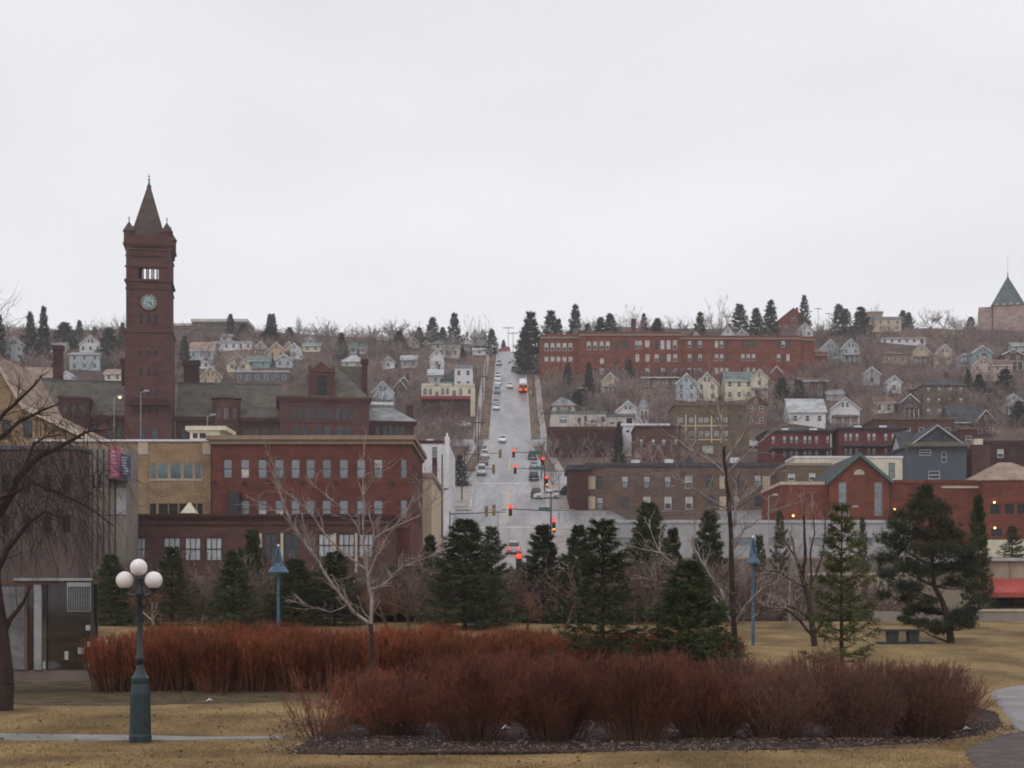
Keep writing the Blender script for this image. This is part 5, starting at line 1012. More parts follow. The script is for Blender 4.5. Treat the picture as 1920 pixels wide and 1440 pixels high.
 ('tan house behind the grey hip roof near the street', 1080, 1112, 716, 726, 746, 'side', 'tan', 'roof_brown', {}),
 ('white corner house among brush below the tan apartments', 1550, 1582, 728, 738, 752, 'side', 'pale_blue', 'roof_grey', {}),
]
for h in HS:
    lb, x0, x1, yt, ye, yb, kind, wl, rf, ex = h
    e = house(lb, x0, x1, yt, ye, yb, kind, wl, rf, **ex)
    if lb.startswith('dark blue-grey'):
        W_, he_, ri_ = 110 * 290 / F, 69 * 290 / F, 40 * 290 / F
        MB().extrude_y([(-W_ * .46, he_ + .12), (W_ * .46, he_ + .12), (0, he_ + ri_ * .93)], -.08, -.004).build('gable_shingles', 'roof_dark', e)
        MB().hexa([(-W_ / 2 - .5, -1.1, he_ - .25), (W_ / 2 + .5, -1.1, he_ - .25), (W_ / 2 + .5, -.1, he_ - .05), (-W_ / 2 - .5, -.1, he_ - .05)], [(-W_ / 2 - .5, -1.1, he_ - .1), (W_ / 2 + .5, -1.1, he_ - .1), (W_ / 2 + .5, -.1, he_ + .75), (-W_ / 2 - .5, -.1, he_ + .75)]).build('pent_roof', 'slate', e)
# turreted white house, cream row with arched windows, skyline institutions
b = Bld('turreted_house', 'white house tower with pointed grey cone roof beside the white cottage', 'house', 1196, 1219, 796, hit(1207, 796)); RECTS.append((1196, 1219, 743, 796, b.D))
m = MB(); r = 10 * b.D / F; m.lathe([(r, -4), (r, b.z(765))], 0, r, 12); m.build('tower_wall', 'white', b.e); m = MB(); m.lathe([(r + .3, b.z(765)), (.08, b.z(742)), (.03, b.z(738))], 0, r, 12); m.build('cone_roof', 'roof_grey', b.e); b.win(1204, 770, 784, 5, 'sash', -.1, True); b.win(1211, 770, 784, 5, 'sash', -.1, True)
b = Bld('cream_row_building', 'cream row building with arched upper windows above a brick storey and maroon awning', 'building', 790, 890, 775, 430); RECTS.append((790, 890, 716, 775, 430))
b.wall(790, 890, 724, 743, 14, 'cream', [(797, 731, 740, 6.5, 'grey', True), (807, 731, 740, 5.5, 'grey', True), (819, 734, 742, 6.5, 'grey'), (830, 730, 740, 5.5, 'grey', True), (839, 730, 739, 5, 'grey', True), (851.5, 732, 742, 6.5, 'grey'), (864, 729, 741, 5.5, 'grey'), (880, 729, 739, 5, 'grey')], down=0)
b.wall(790, 882, 743.5, 775, 13, 'dull_brick', [(x, 752, 766, 6, 'dim') for x in (800, 818, 836, 854, 872)], yo=.3, name='lower_wall'); b.wall(882, 890, 743.2, 775, 13, 'cream', [], yo=.1, name='end_pier')
for x0, x1 in ((790, 814), (823, 847), (856, 890)): MB().box(b.x(x0), b.x(x1), -.15, .6, b.z(724), b.z(719)).build('raised_parapet', 'cream', b.e)
m = MB(); m.hexa([(b.x(790), -1.6, b.z(750)), (b.x(881), -1.6, b.z(750)), (b.x(881), -.02, b.z(749)), (b.x(790), -.02, b.z(749))], [(b.x(790), -1.6, b.z(747)), (b.x(881), -1.6, b.z(747)), (b.x(881), -.02, b.z(742)), (b.x(790), -.02, b.z(742))]); m.build('awning', 'maroon', b.e)
b = Bld('hilltop_hospital', 'wide flat-topped tan building on the skyline right of the clock tower', 'building', 325, 462, 640, 700)
b.wall(360, 462, 603, 650, 20, 'brown', [(x, 606, 612, 7, 'dim') for x in range(366, 460, 10)]); b.wall(325, 362, 608, 650, 18, 'brown', [], yo=3, name='low_wing')
for x0, x1, y0, y1, yo in ((358, 464, 598, 603.5, -.4), (323, 360, 604, 608.5, 2.6)): MB().box(b.x(x0), b.x(x1), yo, yo + 21, b.z(y1), b.z(y0)).build('fascia', 'beige', b.e)
b = Bld('long_hilltop_building', 'very long low building with white roof along the left skyline', 'building', -60, 195, 640, 705)
b.wall(-60, 195, 620, 650, 14, 'brown', [(x, 623, 628, 9, 'dim') for x in range(-50, 190, 14)]); m = MB()
m.hexa([(b.x(-60), -.4, b.z(620)), (b.x(195), -.4, b.z(624)), (b.x(195), 14, b.z(624)), (b.x(-60), 14, b.z(620))], [(b.x(-60), -.4, b.z(611)), (b.x(195), -.4, b.z(621)), (b.x(195), 14, b.z(621)), (b.x(-60), 14, b.z(611))]); m.build('white_roof', 'white', b.e)
# ------------------------------------------------------------------ street furniture
def up(px, py, D): return (PX(px, D), D, PZt(py, D))
def head(parent, x, y, z, lens, k=1., ped=False, nm='signal_head', housing=None, back=False):
    """signal head centred on (x, z), front at y; lens = (red, amber, green)"""
    hs = housing or 'gold_housing'; w, h = .40 * k, (.86 if ped else 1.25) * k
    b = MB(); b.box(x - w / 2, x + w / 2, y, y + .3 * k, z - h / 2, z + h / 2)
    n = 2 if ped else 3
    for i in range(n):
        zz = z + h / 2 - h * (i + .5) / n; b.box(x - w * .42, x + w * .42, y - .22 * k, y - .001, zz + h / n * .36, zz + h / n * .43)
    o = b.build(nm, hs, parent)
    if not back:
        for i in range(n):
            zz = z + h / 2 - h * (i + .5) / n; l = MB(); l.sphere((x, y - .02, zz), .17 * k, 12); l.build('lens', lens[i] , o)
    return o
RD = ('red_lens', 'dull_lens', 'dull_lens')
def mast(label, pole_px, D, arm_py, arm_px, heads, base_px=None, sign=None, pole_heads=(), top_py=None, group='traffic signals along the street'):
    X = PX(pole_px, D); zg = float(H(X, D)); e = thing('traffic_signal', label, 'traffic signal', (X, D, zg), 0, group)
    za = PZt(arm_py, D) - zg; zt = max(za + .4, (PZt(top_py, D) - zg) if top_py else 0); xa = PX(arm_px, D) - X
    MB().tube((0, 0, -.3), (0, 0, zt), .13, .09, 8).build('pole', 'iron', e)
    MB().tube((0, 0, za - .15), (xa, 0, za + .15), .085, .05, 8).build('mast_arm', 'iron', e)
    for hx, hy, lens in heads: head(e, PX(hx, D) - X, -.25, PZt(hy, D) - zg, lens or RD, 1.3, housing='black_housing' if lens else None, back=not lens)
    if sign:
        a, c = sign; MB().box(PX(a, D) - X, PX(c, D) - X, -.06, -.03, za - .1, za + .4).build('street_sign', 'sign_green', e)
    for hx, hy, kind in pole_heads: head(e, PX(hx, D) - X, -.28, PZt(hy, D) - zg, RD if kind == 'red' else ('orange_lens', 'dull_lens'), 1.3 if kind == 'red' else .95, ped=kind != 'red', housing='black_housing')
mast('nearest left mast arm signal with yellow-backed head over the roadway', 843, 243, 962, 947, [(926, 957, None), (912, 959, None)], pole_heads=())
mast('nearest right mast arm signal, red, with orange hand lamp on its pole', 1033, 238, 956, 955, [(957, 957, RD)], sign=(1010, 1031), pole_heads=((1038.5, 983, 'red'), (1038.5, 994, 'hand')), top_py=925)
mast('middle left mast arm signal with yellow-backed head', 866, 282, 880, 928, [(925.5, 880, None)])
mast('middle right mast arm signal, red, under green name sign', 1021, 285, 879, 964, [(966, 880, RD)], sign=(998, 1019), pole_heads=((1025, 901, 'red'), (1025.5, 910, 'hand')))
mast('far left mast arm signal with yellow-backed head uphill', 871, 308, 851, 939, [(938, 851, None)])
mast('far right mast arm signal, red, highest of the three on the right', 1015, 309, 849, 961, [(963, 850, RD)], sign=(993, 1012), pole_heads=((1018, 865, 'red'),))
mast('lowest signal showing red through the conifers at the street foot', 1006, 140, 1046, 972, [(973, 1054, RD)])
mast('small side signal showing red beside the white building', 849, 262, 900, 846, [(845, 908, RD)])
def pole(label, px, yb, yt, D=None, r=.14, m='wood_pole', arms=(), name='utility_pole', cat='utility pole', group='poles along the streets and skyline', base=None):
    D = D or hit(px, yb); X = PX(px, D); zg = float(H(X, D)); h = PZt(yt, D) - zg; e = thing(name, label, cat, (X, D, zg), 0, group)
    MB().tube((0, 0, -.5), (0, 0, h), r, r * .65, 8).build('pole', m, e)
    for dz, L in arms: MB().box(-L, L, -.12, .12, h - dz - .12, h - dz + .12).build('crossarm', m, e)
    return e, h
pole('tall brown pole in front of the white building', 829, 1020, 852, 240, .15, arms=((5.2, .9),))
pole('dark pole left of the street above the second signal', 892, 830, 690); pole('pole on the left verge with cross-arm at mid hill', 897, 870, 785, arms=((.8, 1.6),)); pole('pole with short arm on the left verge below the cream row', 905, 800, 700, arms=((.8, 1.2),))
pole('upper pole on the left verge near the parked silver car', 911, 730, 652, arms=((.7, 1.2),)); pole('pole against the sky at the top of the street', 918, 670, 620, arms=((.6, 1.6),))
pole('leaning pole at the right of the skyline notch', 953, 662, 612, 640, .12, arms=((.6, 2.2),)); pole('second thin pole in the skyline notch', 962, 662, 622, 650, .12, arms=((.6, 1.8),))
pole('pole on the right verge beside the school bus', 1000, 745, 690); pole('pole at the right verge below the long white building', 1026, 850, 770, arms=((.6, 1.2),)); pole('grey pole beside the red signal at the apartment corner', 1048, 1000, 895, 262, .12, 'steel')
pole('tallest skyline pole right of the red-roofed lodge', 1534, 625, 577, 690, .13, arms=((.4, 1.4),)); pole('skyline pole left of the tallest one', 1519, 622, 582, 690, .11, arms=((.5, 1.1),)); pole('skyline pole with cross-arm left of the spruces', 1554, 625, 586, 690, .12, arms=((.5, 1.5),))
pole('skyline pole above the grey-green roofed house', 708, 645, 622, 690, .12, arms=((.4, .8),)); pole('skyline pole left of the spruce cluster', 762, 645, 624, 690, .12, arms=((.4, .8),)); pole('pole at right midslope beside the square tan apartments', 1852, 800, 740); pole('tall pole at the right edge in front of the peach house', 1904, 730, 655)
def streetlight(label, px, yb, yt, D, lit=None, twin=False, base=None):
    e, h = pole(label, px, yb, yt, D, .085, 'steel', (), 'street_lamp', 'street lamp', 'slender roadside lamps')
    for sg in ((-1, 1) if twin else (1,)):
        MB().tube((0, 0, h - .05), (sg * .9, -.2, h + .12), .05, .04, 6).build('arm', 'steel', e)
        MB().hexa([(sg * .8 - .35, -.35, h + .05), (sg * .8 + .35, -.35, h + .05), (sg * .8 + .35, 0, h + .05), (sg * .8 - .35, 0, h + .05)], [(sg * .8 - .25, -.3, h + .28), (sg * .8 + .25, -.3, h + .28), (sg * .8 + .25, -.05, h + .28), (sg * .8 - .25, -.05, h + .28)]).build('lamp_head', 'steel', e)
        if lit: o = MB(); o.sphere((sg * .8, -.2, h - .02), .17, 10); o.build('bulb', lit, e)
streetlight('lit orange street lamp on a tall thin pole left of the tower', 214, 1000, 745, 208, 'warm_light'); streetlight('slim unlit lamp pole standing right of the tower foot', 389, 1000, 780, 207)
streetlight('thin lamp pole in front of the tower base', 264, 1000, 735, 209); streetlight('twin-armed lamp at the street foot before the first crossing', 934, 1066, 958, 207, None, True)
streetlight('dark lamp pole left of the modern red building', 1441, 1060, 930, 200); streetlight('tall white lamp pole before the red gabled front', 1591, 1060, 952, 196)

# ------------------------------------------------------------------ vehicles
def car(label, px, yb, col, kind='sedan', D=None, rz=0., lights='off', group=None, name='parked_car', x=None, dz=.06):
    D = D or hit(px, yb); X = PX(px, D) if x is None else x; z = float(H(X, D)) + dz; sl = (float(H(X, D + 3)) - float(H(X, D - 3))) / 6
    e = link(name, None, None, (X, D, z)); tag(e, label, {'sedan': 'car', 'suv': 'car', 'van': 'van'}[kind], group)
    from mathutils import Matrix
    e.rotation_euler = (Matrix.Rotation(math.atan(sl), 3, 'X') @ Matrix.Rotation(rz, 3, 'Z')).to_euler()
    L, W, zt, zb = {'sedan': (4.6, 1.78, 1.42, .92), 'suv': (4.5, 1.86, 1.72, 1.02), 'van': (5.0, 1.95, 1.95, 1.1)}[kind]; h = L / 2
    low = [(-h, .32), (h, .30), (h + .04, .55), (h - .18, zb - .18), (h - 1.25, zb), (-h + (.9 if kind == 'sedan' else .12), zb), (-h + .06, zb - .06), (-h - .04, .6)]
    m = MB(); n = len(low)
    m.add([(-W / 2 + (.06 if zz > .8 else 0), y, zz) for y, zz in low] + [(W / 2 - (.06 if zz > .8 else 0), y, zz) for y, zz in low], [tuple(range(n - 1, -1, -1)), tuple(range(n, 2 * n))] + [(i, (i + 1) % n, (i + 1) % n + n, i + n) for i in range(n)])
    r0, r1 = (-h + .75, h - 1.35) if kind == 'sedan' else (-h + .14, h - 1.25); t0, t1 = (r0 + .75, r1 - .95) if kind == 'sedan' else (r0 + .22, r1 - .7); wb, wt = W / 2 - .08, W / 2 - .28
    B = [(-wb, r0, zb - .02), (wb, r0, zb - .02), (wb, r1, zb - .02), (-wb, r1, zb - .02)]; T = [(-wt, t0, zt), (wt, t0, zt), (wt, t1, zt), (-wt, t1, zt)]
    m.hexa(B, T); o = m.build('body', col, e)
    g = MB(); B = [np.array(p) for p in B]; T = [np.array(p) for p in T]
    for i, j in ((0, 1), (1, 2), (2, 3), (3, 0)):
        nrm = np.cross(B[j] - B[i], T[i] - B[i]); nrm /= np.linalg.norm(nrm)
        def P(u, v): a = B[i] * (1 - u) + B[j] * u; c = T[i] * (1 - u) + T[j] * u; return a * (1 - v) + c * v + nrm * .012
        for a, c in (((.06, .94),) if (i, j) in ((0, 1), (2, 3)) else ((.05, .48), (.52, .93))): g.add([P(a, .14), P(c, .14), P(c, .88), P(a, .88)], [(0, 1, 2, 3)])
    g.build('windows', 'car_glass', e)
    for sx in (-1, 1):
        for y in (-h + .85, h - .85):
            w = MB(); w.tube((sx * (W / 2 - .2), y, .32), (sx * (W / 2 + .01), y, .32), .32, None, 14); wo = w.build('wheel', 'rubber', e); r = MB(); r.tube((sx * (W / 2 + .005), y, .32), (sx * (W / 2 + .02), y, .32), .19, None, 10); r.build('rim', 'chrome', wo)
        l = MB(); l.box(sx * (W / 2 - .28) - .17, sx * (W / 2 - .28) + .17, -h - .06, -h + .05, .68, .86 if kind == 'sedan' else 1.0); l.build('tail_light', 'tail_lens' if lights == 'brake' else 'dull_lens' if lights != 'red' else 'red_lens', e)
        l = MB(); l.box(sx * (W / 2 - .3) - .2, sx * (W / 2 - .3) + .2, h - .06, h + .06, .6, .76); l.build('headlight', 'head_light' if lights == 'on' else 'chrome', e)
    for ya, yb_ in ((-h - .1, -h + .04), (h - .02, h + .1)): MB().box(-W / 2 + .05, W / 2 - .05, ya, yb_, .35, .55).build('bumper', 'car_grey' if kind != 'sedan' else col, e)
    p = MB(); p.box(-.26, .26, -h - .115, -h - .1, .4, .52); p.build('number_plate', 'white', e)
    if kind == 'suv': q = MB(); q.box(-wt, -wt + .06, t0 + .1, t1 - .1, zt, zt + .06); q.box(wt - .06, wt, t0 + .1, t1 - .1, zt, zt + .06); q.build('roof_rails', 'car_black', e)
    return e
G1 = 'cars parked along the left kerb'; G2 = 'cars parked along the right kerb'
e = car('silver sport utility with red tail lamps driving up at the street foot', 963, 1041, 'car_silver', 'suv', 224, 0, 'brake', None, 'car', .25)
car('oncoming car with lit headlamps half hidden by the conifers', 925, 1036, 'car_dark', 'sedan', 226, math.pi, 'on', None, 'car')
car('white sedan crossing the street at the first junction', 1025, 938, 'car_white', 'sedan', 284, math.pi / 2, 'off', None, 'car')
car('dark car waiting on the side street behind the white sedan', 1062, 935, 'car_dark', 'suv', 288, math.pi / 2, 'off', None, 'car')
for lb, px, yb, c, k, rz in (('large grey car parked nearest on the left kerb', 903, 889, 'car_silver', 'suv', math.pi), ('maroon-topped car parked behind the large grey car on the left kerb', 907, 872, 'car_maroon', 'sedan', math.pi), ('white car parked third up the left kerb near the far signal', 909, 859, 'car_white', 'suv', math.pi),
    ('white car parked lowest of the upper left row below the cream building', 931, 768, 'car_white', 'sedan', math.pi), ('blue-grey car parked just above the lowest white one', 930, 758, 'car_blue', 'sedan', math.pi), ('blue-grey van parked at left kerb across from the bus', 932, 737, 'car_blue', 'van', math.pi), ('white car parked behind the blue-grey van', 934, 722, 'car_white', 'sedan', math.pi), ('white car parked second above the blue-grey van', 933.5, 714, 'car_white', 'suv', math.pi), ('pale car parked topmost of the white row', 933, 707, 'car_silver', 'sedan', math.pi), ('lone pale grey car parked high on the left kerb', 936, 685, 'car_silver', 'suv', math.pi)):
    car(lb, px, yb, c, k, None, rz, 'off', G1)
for lb, px, yb, c, k in (('dark car parked highest on the right kerb by the far signal', 998, 861, 'car_dark', 'suv'), ('white car parked between two dark ones on the right kerb', 1001, 879, 'car_silver', 'sedan'), ('black car parked on the right kerb by the middle signal', 1001, 899, 'car_black', 'suv'), ('maroon car parked right behind the crossing white sedan', 1005, 931, 'car_maroon', 'suv')):
    car(lb, px, yb, c, k, None, 0, 'off', G2)
car('white car driving down beside the school bus', 956, 727, 'car_white', 'sedan', None, math.pi, 'off', None, 'car'); car('dark teal car driving up near the hilltop', 964, 696, 'car_dark', 'suv', None, 0, 'off', None, 'car'); car('white car just rising over the second crossing crest', 942, 834, 'car_white', 'sedan', 390, math.pi, 'off', None, 'car')
car('red vehicle crossing at the very top of the street', 945, 657, 'car_red', 'van', 624, math.pi / 2, 'off', None, 'car')
for lb, px, c in (('white car parked rightmost on the lot below the cream row', 866, 'car_white'), ('silver car parked in the middle of the lot below the cream row', 843, 'car_silver'), ('grey car parked leftmost on the lot below the cream row', 821, 'car_silver')): car(lb, px, 801, c, 'sedan', None, math.pi / 2, 'off', 'cars on the hillside lot')
for lb, px, c in (('pale car parked by the red building beside the big pine', 1770, 'car_white'), ('grey car parked right of the pale one behind the pine', 1795, 'car_grey')): car(lb, px, 968, c, 'suv', 218, math.pi / 2, 'off', 'cars behind the pine')
car('white van parked behind the red building gable by the cream shop', 1514, 858, 'car_white', 'van', 290, math.pi / 2, 'off', None)
def bus():
    D = hit(981, 738); X = PX(981, D); z = float(H(X, D)) + .06; sl = (float(H(X, D + 3)) - float(H(X, D - 3))) / 6
    e = thing('school_bus', 'orange school bus with white roof and glowing red tail lamps driving uphill', 'bus', (X, D, z)); e.rotation_euler = (math.atan(sl), 0, 0)
    W = 1.22; m = MB(); m.extrude_y([(-W, .45), (W, .45), (W, 2.3), (W - .1, 2.55), (-W + .1, 2.55), (-W, 2.3)], 0, 9.2); m.box(-1.0, 1.0, 9.2, 10.6, .5, 1.5); m.build('body', 'bus_orange', e)
    m = MB(); m.extrude_y([(-W + .08, 2.56), (W - .08, 2.56), (W - .3, 2.8), (W - .7, 2.95), (-W + .7, 2.95), (-W + .3, 2.8)], -.05, 9.2); m.build('roof', 'white', e)
    g = MB(); g.box(-.95, -.1, -.02, -.005, 1.65, 2.3); g.box(.1, .95, -.02, -.005, 1.65, 2.3)
    for k in range(9):
        for sx in (-1, 1): g.box(sx * (W + .006) - .006, sx * (W + .006) + .006, .5 + k * .93, 1.25 + k * .93, 1.6, 2.25)
    g.build('windows', 'car_glass', e)
    s = MB(); s.box(-W - .02, W + .02, -.03, 9.2, 1.2, 1.28); s.box(-W - .02, W + .02, -.03, 9.2, .9, .98); s.build('rub_rails', 'car_black', e); MB().box(-W, W, -.22, -.02, .45, .75).build('rear_bumper', 'car_black', e)
    for sx in (-1, 1):
        l = MB(); l.sphere((sx * .85, -.05, 1.08), .17, 12); l.build('tail_light', 'red_lens', e)
        for y in (2.2, 8.6): w = MB(); w.tube((sx * .9, y, .48), (sx * (W + .02), y, .48), .48, None, 14); w.build('wheel', 'rubber', e)
bus()
e, h = pole('yellow-green traffic sign on the right verge below the bus', 995, 742, 732, None, .05, 'steel', (), 'road_sign', 'road sign', None); o = MB(); o.hexa([(-.5, -.08, h - .5), (0, -.08, h - 1), (0, -.04, h - 1), (-.5, -.04, h - .5)], [(0, -.08, h), (.5, -.08, h - .5), (.5, -.04, h - .5), (0, -.04, h)]); M['lime'] = mat('lime sign', (.42, .75, .05), .5, .05); o.build('sign_board', 'lime', e)
e, h = pole('yellow-green traffic sign beside the square tan apartments', 1834, 752, 740, None, .05, 'steel', (), 'road_sign', 'road sign', None); o = MB(); o.hexa([(-.5, -.08, h - .5), (0, -.08, h - 1), (0, -.04, h - 1), (-.5, -.04, h - .5)], [(0, -.08, h), (.5, -.08, h - .5), (.5, -.04, h - .5), (0, -.04, h)]); o.build('sign_board', 'lime', e)

# ------------------------------------------------------------------ park furniture
def globe_lamp():
    D = 30.2; X = PX(263, D); zg = float(H(X, D)); e = thing('globe_lamp', 'dark green cast-iron lamp post with three white globes on the lawn', 'street lamp', (X, D, zg)); s = D / F
    def Z(py): return PZt(py, D) - zg
    b = MB(); b.lathe([(.215, -.1), (.215, .12), (.205, .16), (.198, Z(1345)), (.19, Z(1300)), (.165, Z(1282)), (.175, Z(1277)), (.175, Z(1271)), (.13, Z(1266)), (.085, Z(1256)), (.065, Z(1246))], 0, 0, 12); b.build('pedestal', 'lamp_green', e)
    b = MB(); b.lathe([(.066, Z(1247)), (.066, Z(1238)), (.08, Z(1236)), (.08, Z(1233)), (.058, Z(1229)), (.052, Z(1180)), (.046, Z(1120)), (.075, Z(1118)), (.085, Z(1112)), (.06, Z(1106)), (.055, Z(1090)), (.075, Z(1086)), (.08, Z(1082))], -.01, 0, 16); b.build('shaft', 'lamp_green', e, smooth=True)
    rg = 16.6 * s
    for sx, nm in ((-1, 'left'), (1, 'right')):
        cx = sx * 27 * s - .02; a = MB(); pts = [(0, Z(1110)), (cx * .35, Z(1117)), (cx * .8, Z(1114)), (cx, Z(1106))]
        for p, q in zip(pts[:-1], pts[1:]): a.tube((p[0], 0, p[1]), (q[0], 0, q[1]), .026, .026, 8)
        a.lathe([(.03, Z(1110)), (.075, Z(1106)), (.085, Z(1102))], cx, 0, 14); a.build('arm', 'lamp_green', e)
        g = MB(); g.sphere((cx, 0, Z(1088)), rg, 32); g.build('globe', 'globe', e, smooth=True)
    g = MB(); g.sphere((-.03, 0, Z(1064)), rg * .97, 32); g.build('globe', 'globe', e, smooth=True)
globe_lamp()
def bell_lamp(label, px, yb, yt, ysh, D, wsh):
    X = PX(px, D); zg = float(H(X, D)); e = thing('bell_lamp', label, 'street lamp', (X, D, zg), 0, 'blue bell-shaded lamps in the park'); s = D / F
    def Z(py): return PZt(py, D) - zg
    MB().tube((0, 0, -.2), (0, 0, Z(ysh)), 3.4 * s, 2.6 * s, 10).build('post', 'blue_metal', e)
    a = MB()
    for k in range(4): t = math.pi / 4 + k * math.pi / 2; c, q = math.cos(t), math.sin(t); a.tube((c * .02, q * .02, Z(yt + 6)), (c * wsh * .30 * s, q * wsh * .30 * s, Z(ysh - 12)), 1.4 * s, 1.4 * s, 6)
    a.tube((0, 0, Z(ysh)), (0, 0, Z(yt + 5)), 1.8 * s, 1.4 * s, 8); a.build('frame', 'blue_metal', e)
    c = MB(); c.lathe([(wsh / 2 * s, Z(ysh)), (wsh / 2 * s, Z(ysh - 2)), (wsh * .32 * s, Z(ysh - 11)), (wsh * .2 * s, Z(ysh - 17)), (1.5 * s, Z(ysh - 19))], 0, 0, 16); c.build('shade', 'blue_metal', e)
    f = MB(); f.sphere((0, 0, Z(yt + 3)), 2.6 * s, 10); f.build('finial', 'globe', e)
bell_lamp('blue bell-shaded lamp among the left conifers', 522, 1178, 1020, 1074, 76, 40); bell_lamp('blue bell-shaded lamp beside the right bare tree', 1412, 1200, 1004, 1057, 66, 28)
def shelter():
    D = 45.; x0, x1 = PX(-40, D), PX(173, D); X = (x0 + x1) / 2; zg = float(H(X, D)); e = thing('glass_shelter', 'dark glass shelter with louvred panel and wire grille at left edge', 'shelter', (X, D, zg))
    def x(p): return PX(p, D) - X
    def z(p): return PZt(p, D) - zg
    MB().box(x(-40), x(174), -.05, .62, z(1095), z(1088)).build('roof_slab', 'frame_brown', e); MB().box(x(28), x(174), -.12, -.06, z(1089), z(1084)).build('roof_edge', 'steel', e)
    MB().box(x(-40), x(174), .05, .55, z(1276), z(1256)).build('plinth', 'mauve_concrete', e)
    for a, c, m in ((64, 78, 'steel'), (170, 174, 'frame_dark'), (46, 52, 'frame_brown'), (86, 88, 'frame_dark')): MB().box(x(a), x(c), -.02, .1, z(1256), z(1095)).build('post', m, e)
    for a in (-38, 170): MB().box(x(a), x(a + 4), .5, .58, z(1256), z(1095)).build('post', 'frame_dark', e)
    MB().box(x(88), x(170), .03, .05, z(1256), z(1095)).build('glass_pane', 'shelter_glass', e); MB().box(x(52), x(64), .03, .05, z(1256), z(1095)).build('glass_pane', 'shelter_glass', e); MB().box(x(-38), x(172), .53, .55, z(1256), z(1095)).build('rear_pane', 'shelter_glass', e)
    l = MB()
    for k in range(52): zz = z(1254 - k * 2.95); l.hexa([(x(-36), -.02, zz), (x(46), -.02, zz), (x(46), .03, zz + .025), (x(-36), .03, zz + .025)], [(x(-36), -.02, zz + .008), (x(46), -.02, zz + .008), (x(46), .03, zz + .033), (x(-36), .03, zz + .033)])
    l.build('louvres', 'roof_grey', e)
    g = MB(); a, c, t, b = x(127), x(172), z(1092), z(1145)
    g.box(a, c, -.08, -.05, z(1100), t); g.box(a, a + .02, -.08, -.05, b, z(1100)); g.box(c - .02, c, -.08, -.05, b, z(1100)); g.box(a, c, -.08, -.05, b - .02, b)
    for k in range(1, 10): u = a + (c - a) * k / 10; g.box(u - .005, u + .005, -.07, -.06, b, z(1100))
    for k in range(1, 12): v = b + (z(1100) - b) * k / 12; g.box(a, c, -.075, -.07, v - .004, v + .004)
    g.build('wire_grille', 'steel', e)
    for a, c, t, b in ((161, 169, 1172, 1182), (121, 128, 1221, 1237), (163, 171, 1203, 1213), (146, 158, 1214, 1226)): MB().box(x(a), x(c), .0, .028, z(b), z(t)).build('notice', 'grey', e)
M['shelter_glass'] = mat('dark smoked glass', (.022, .02, .02), .06, .2, 1, .8); M['shelter_glass'].node_tree.nodes['Principled BSDF'].inputs['Alpha'].default_value = .5
shelter()
def bench():
    D = 66.; X = PX(1712, D); zg = float(H(X, D)); e = thing('park_bench', 'dark bench slab on two splayed pedestals on the right lawn', 'bench', (X, D, zg)); s = D / F
    def x(p): return PX(p, D) - X
    def z(p): return PZt(p, D) - zg
    for c in (1675.5, 1714):
        MB().hexa([(x(c - 8), 0, -.1), (x(c + 8), 0, -.1), (x(c + 8), .5, -.1), (x(c - 8), .5, -.1)], [(x(c - 10), -.02, z(1184)), (x(c + 10), -.02, z(1184)), (x(c + 10), .52, z(1184)), (x(c - 10), .52, z(1184))]).build('pedestal', 'iron', e)
        MB().box(x(c - 20), x(c + 18), -.1, .6, z(1184), z(1180)).build('seat', 'iron', e)
    MB().box(x(1650), x(1752), -.15, .7, -.15, z(1203.5)).build('base_slab', 'iron', e)
bench()
# ------------------------------------------------------------------ foreground trees and shrubs
def base(px, D): X = PX(px, D); return (X, D, float(H(X, D)) - .03)
D1 = 34.0
limb_tree('bare_tree', 'pale-barked bare young tree rising from the front shrubs left of centre', 'tree', D1, [
    (0, .062, .048, [(704, 1345), (700, 1290), (697, 1230), (695, 1170)]), (0.5, .045, .03, [(695, 1172), (697, 1125), (690, 1080), (686, 1060)]),
    (1, .04, .008, [(695, 1175), (665, 1150), (640, 1117), (613, 1080), (587, 1037), (563, 1003), (548, 977), (540, 957), (528, 920), (516, 890), (505, 868)]), (1, .014, .005, [(552, 985), (535, 968), (512, 955), (488, 942), (470, 932)]),
    (1, .026, .006, [(688, 1072), (650, 1040), (613, 1005), (592, 972), (578, 955), (555, 936), (536, 922), (522, 896), (517, 870)]), (1, .022, .005, [(686, 1062), (680, 1010), (677, 957), (675, 900), (674, 860), (676, 815)]),
    (1, .024, .006, [(687, 1060), (694, 1032), (700, 1010), (698, 988), (690, 966), (688, 950)]), (1, .02, .005, [(700, 1010), (725, 992), (752, 980), (780, 967), (802, 948), (815, 930)]), (1, .024, .006, [(696, 1112), (716, 1098), (736, 1080), (752, 1064), (778, 1054), (804, 1044), (834, 1032)]),
    (1, .014, .005, [(752, 1064), (760, 1052), (772, 1046)]), (1, .022, .005, [(692, 1080), (712, 1034), (728, 1004), (742, 982), (768, 944), (788, 915), (800, 890)]), (1, .015, .005, [(690, 1050), (668, 985), (640, 950), (604, 924), (566, 889)]), (1, .014, .004, [(676, 930), (690, 905), (700, 885), (708, 868)]), (1, .014, .004, [(760, 955), (788, 930), (800, 916), (826, 900)]),
    (1, .016, .005, [(612, 1078), (590, 1040), (574, 1005), (562, 960)]), (1, .012, .004, [(655, 1140), (620, 1148), (590, 1140), (560, 1130)])], ('bark_dark', 'bark_pale'), 3, twig=(4, .5), basepx=(704, 1345), rmin=.0055, cut=.4, fat=.95)
D2 = 45.5
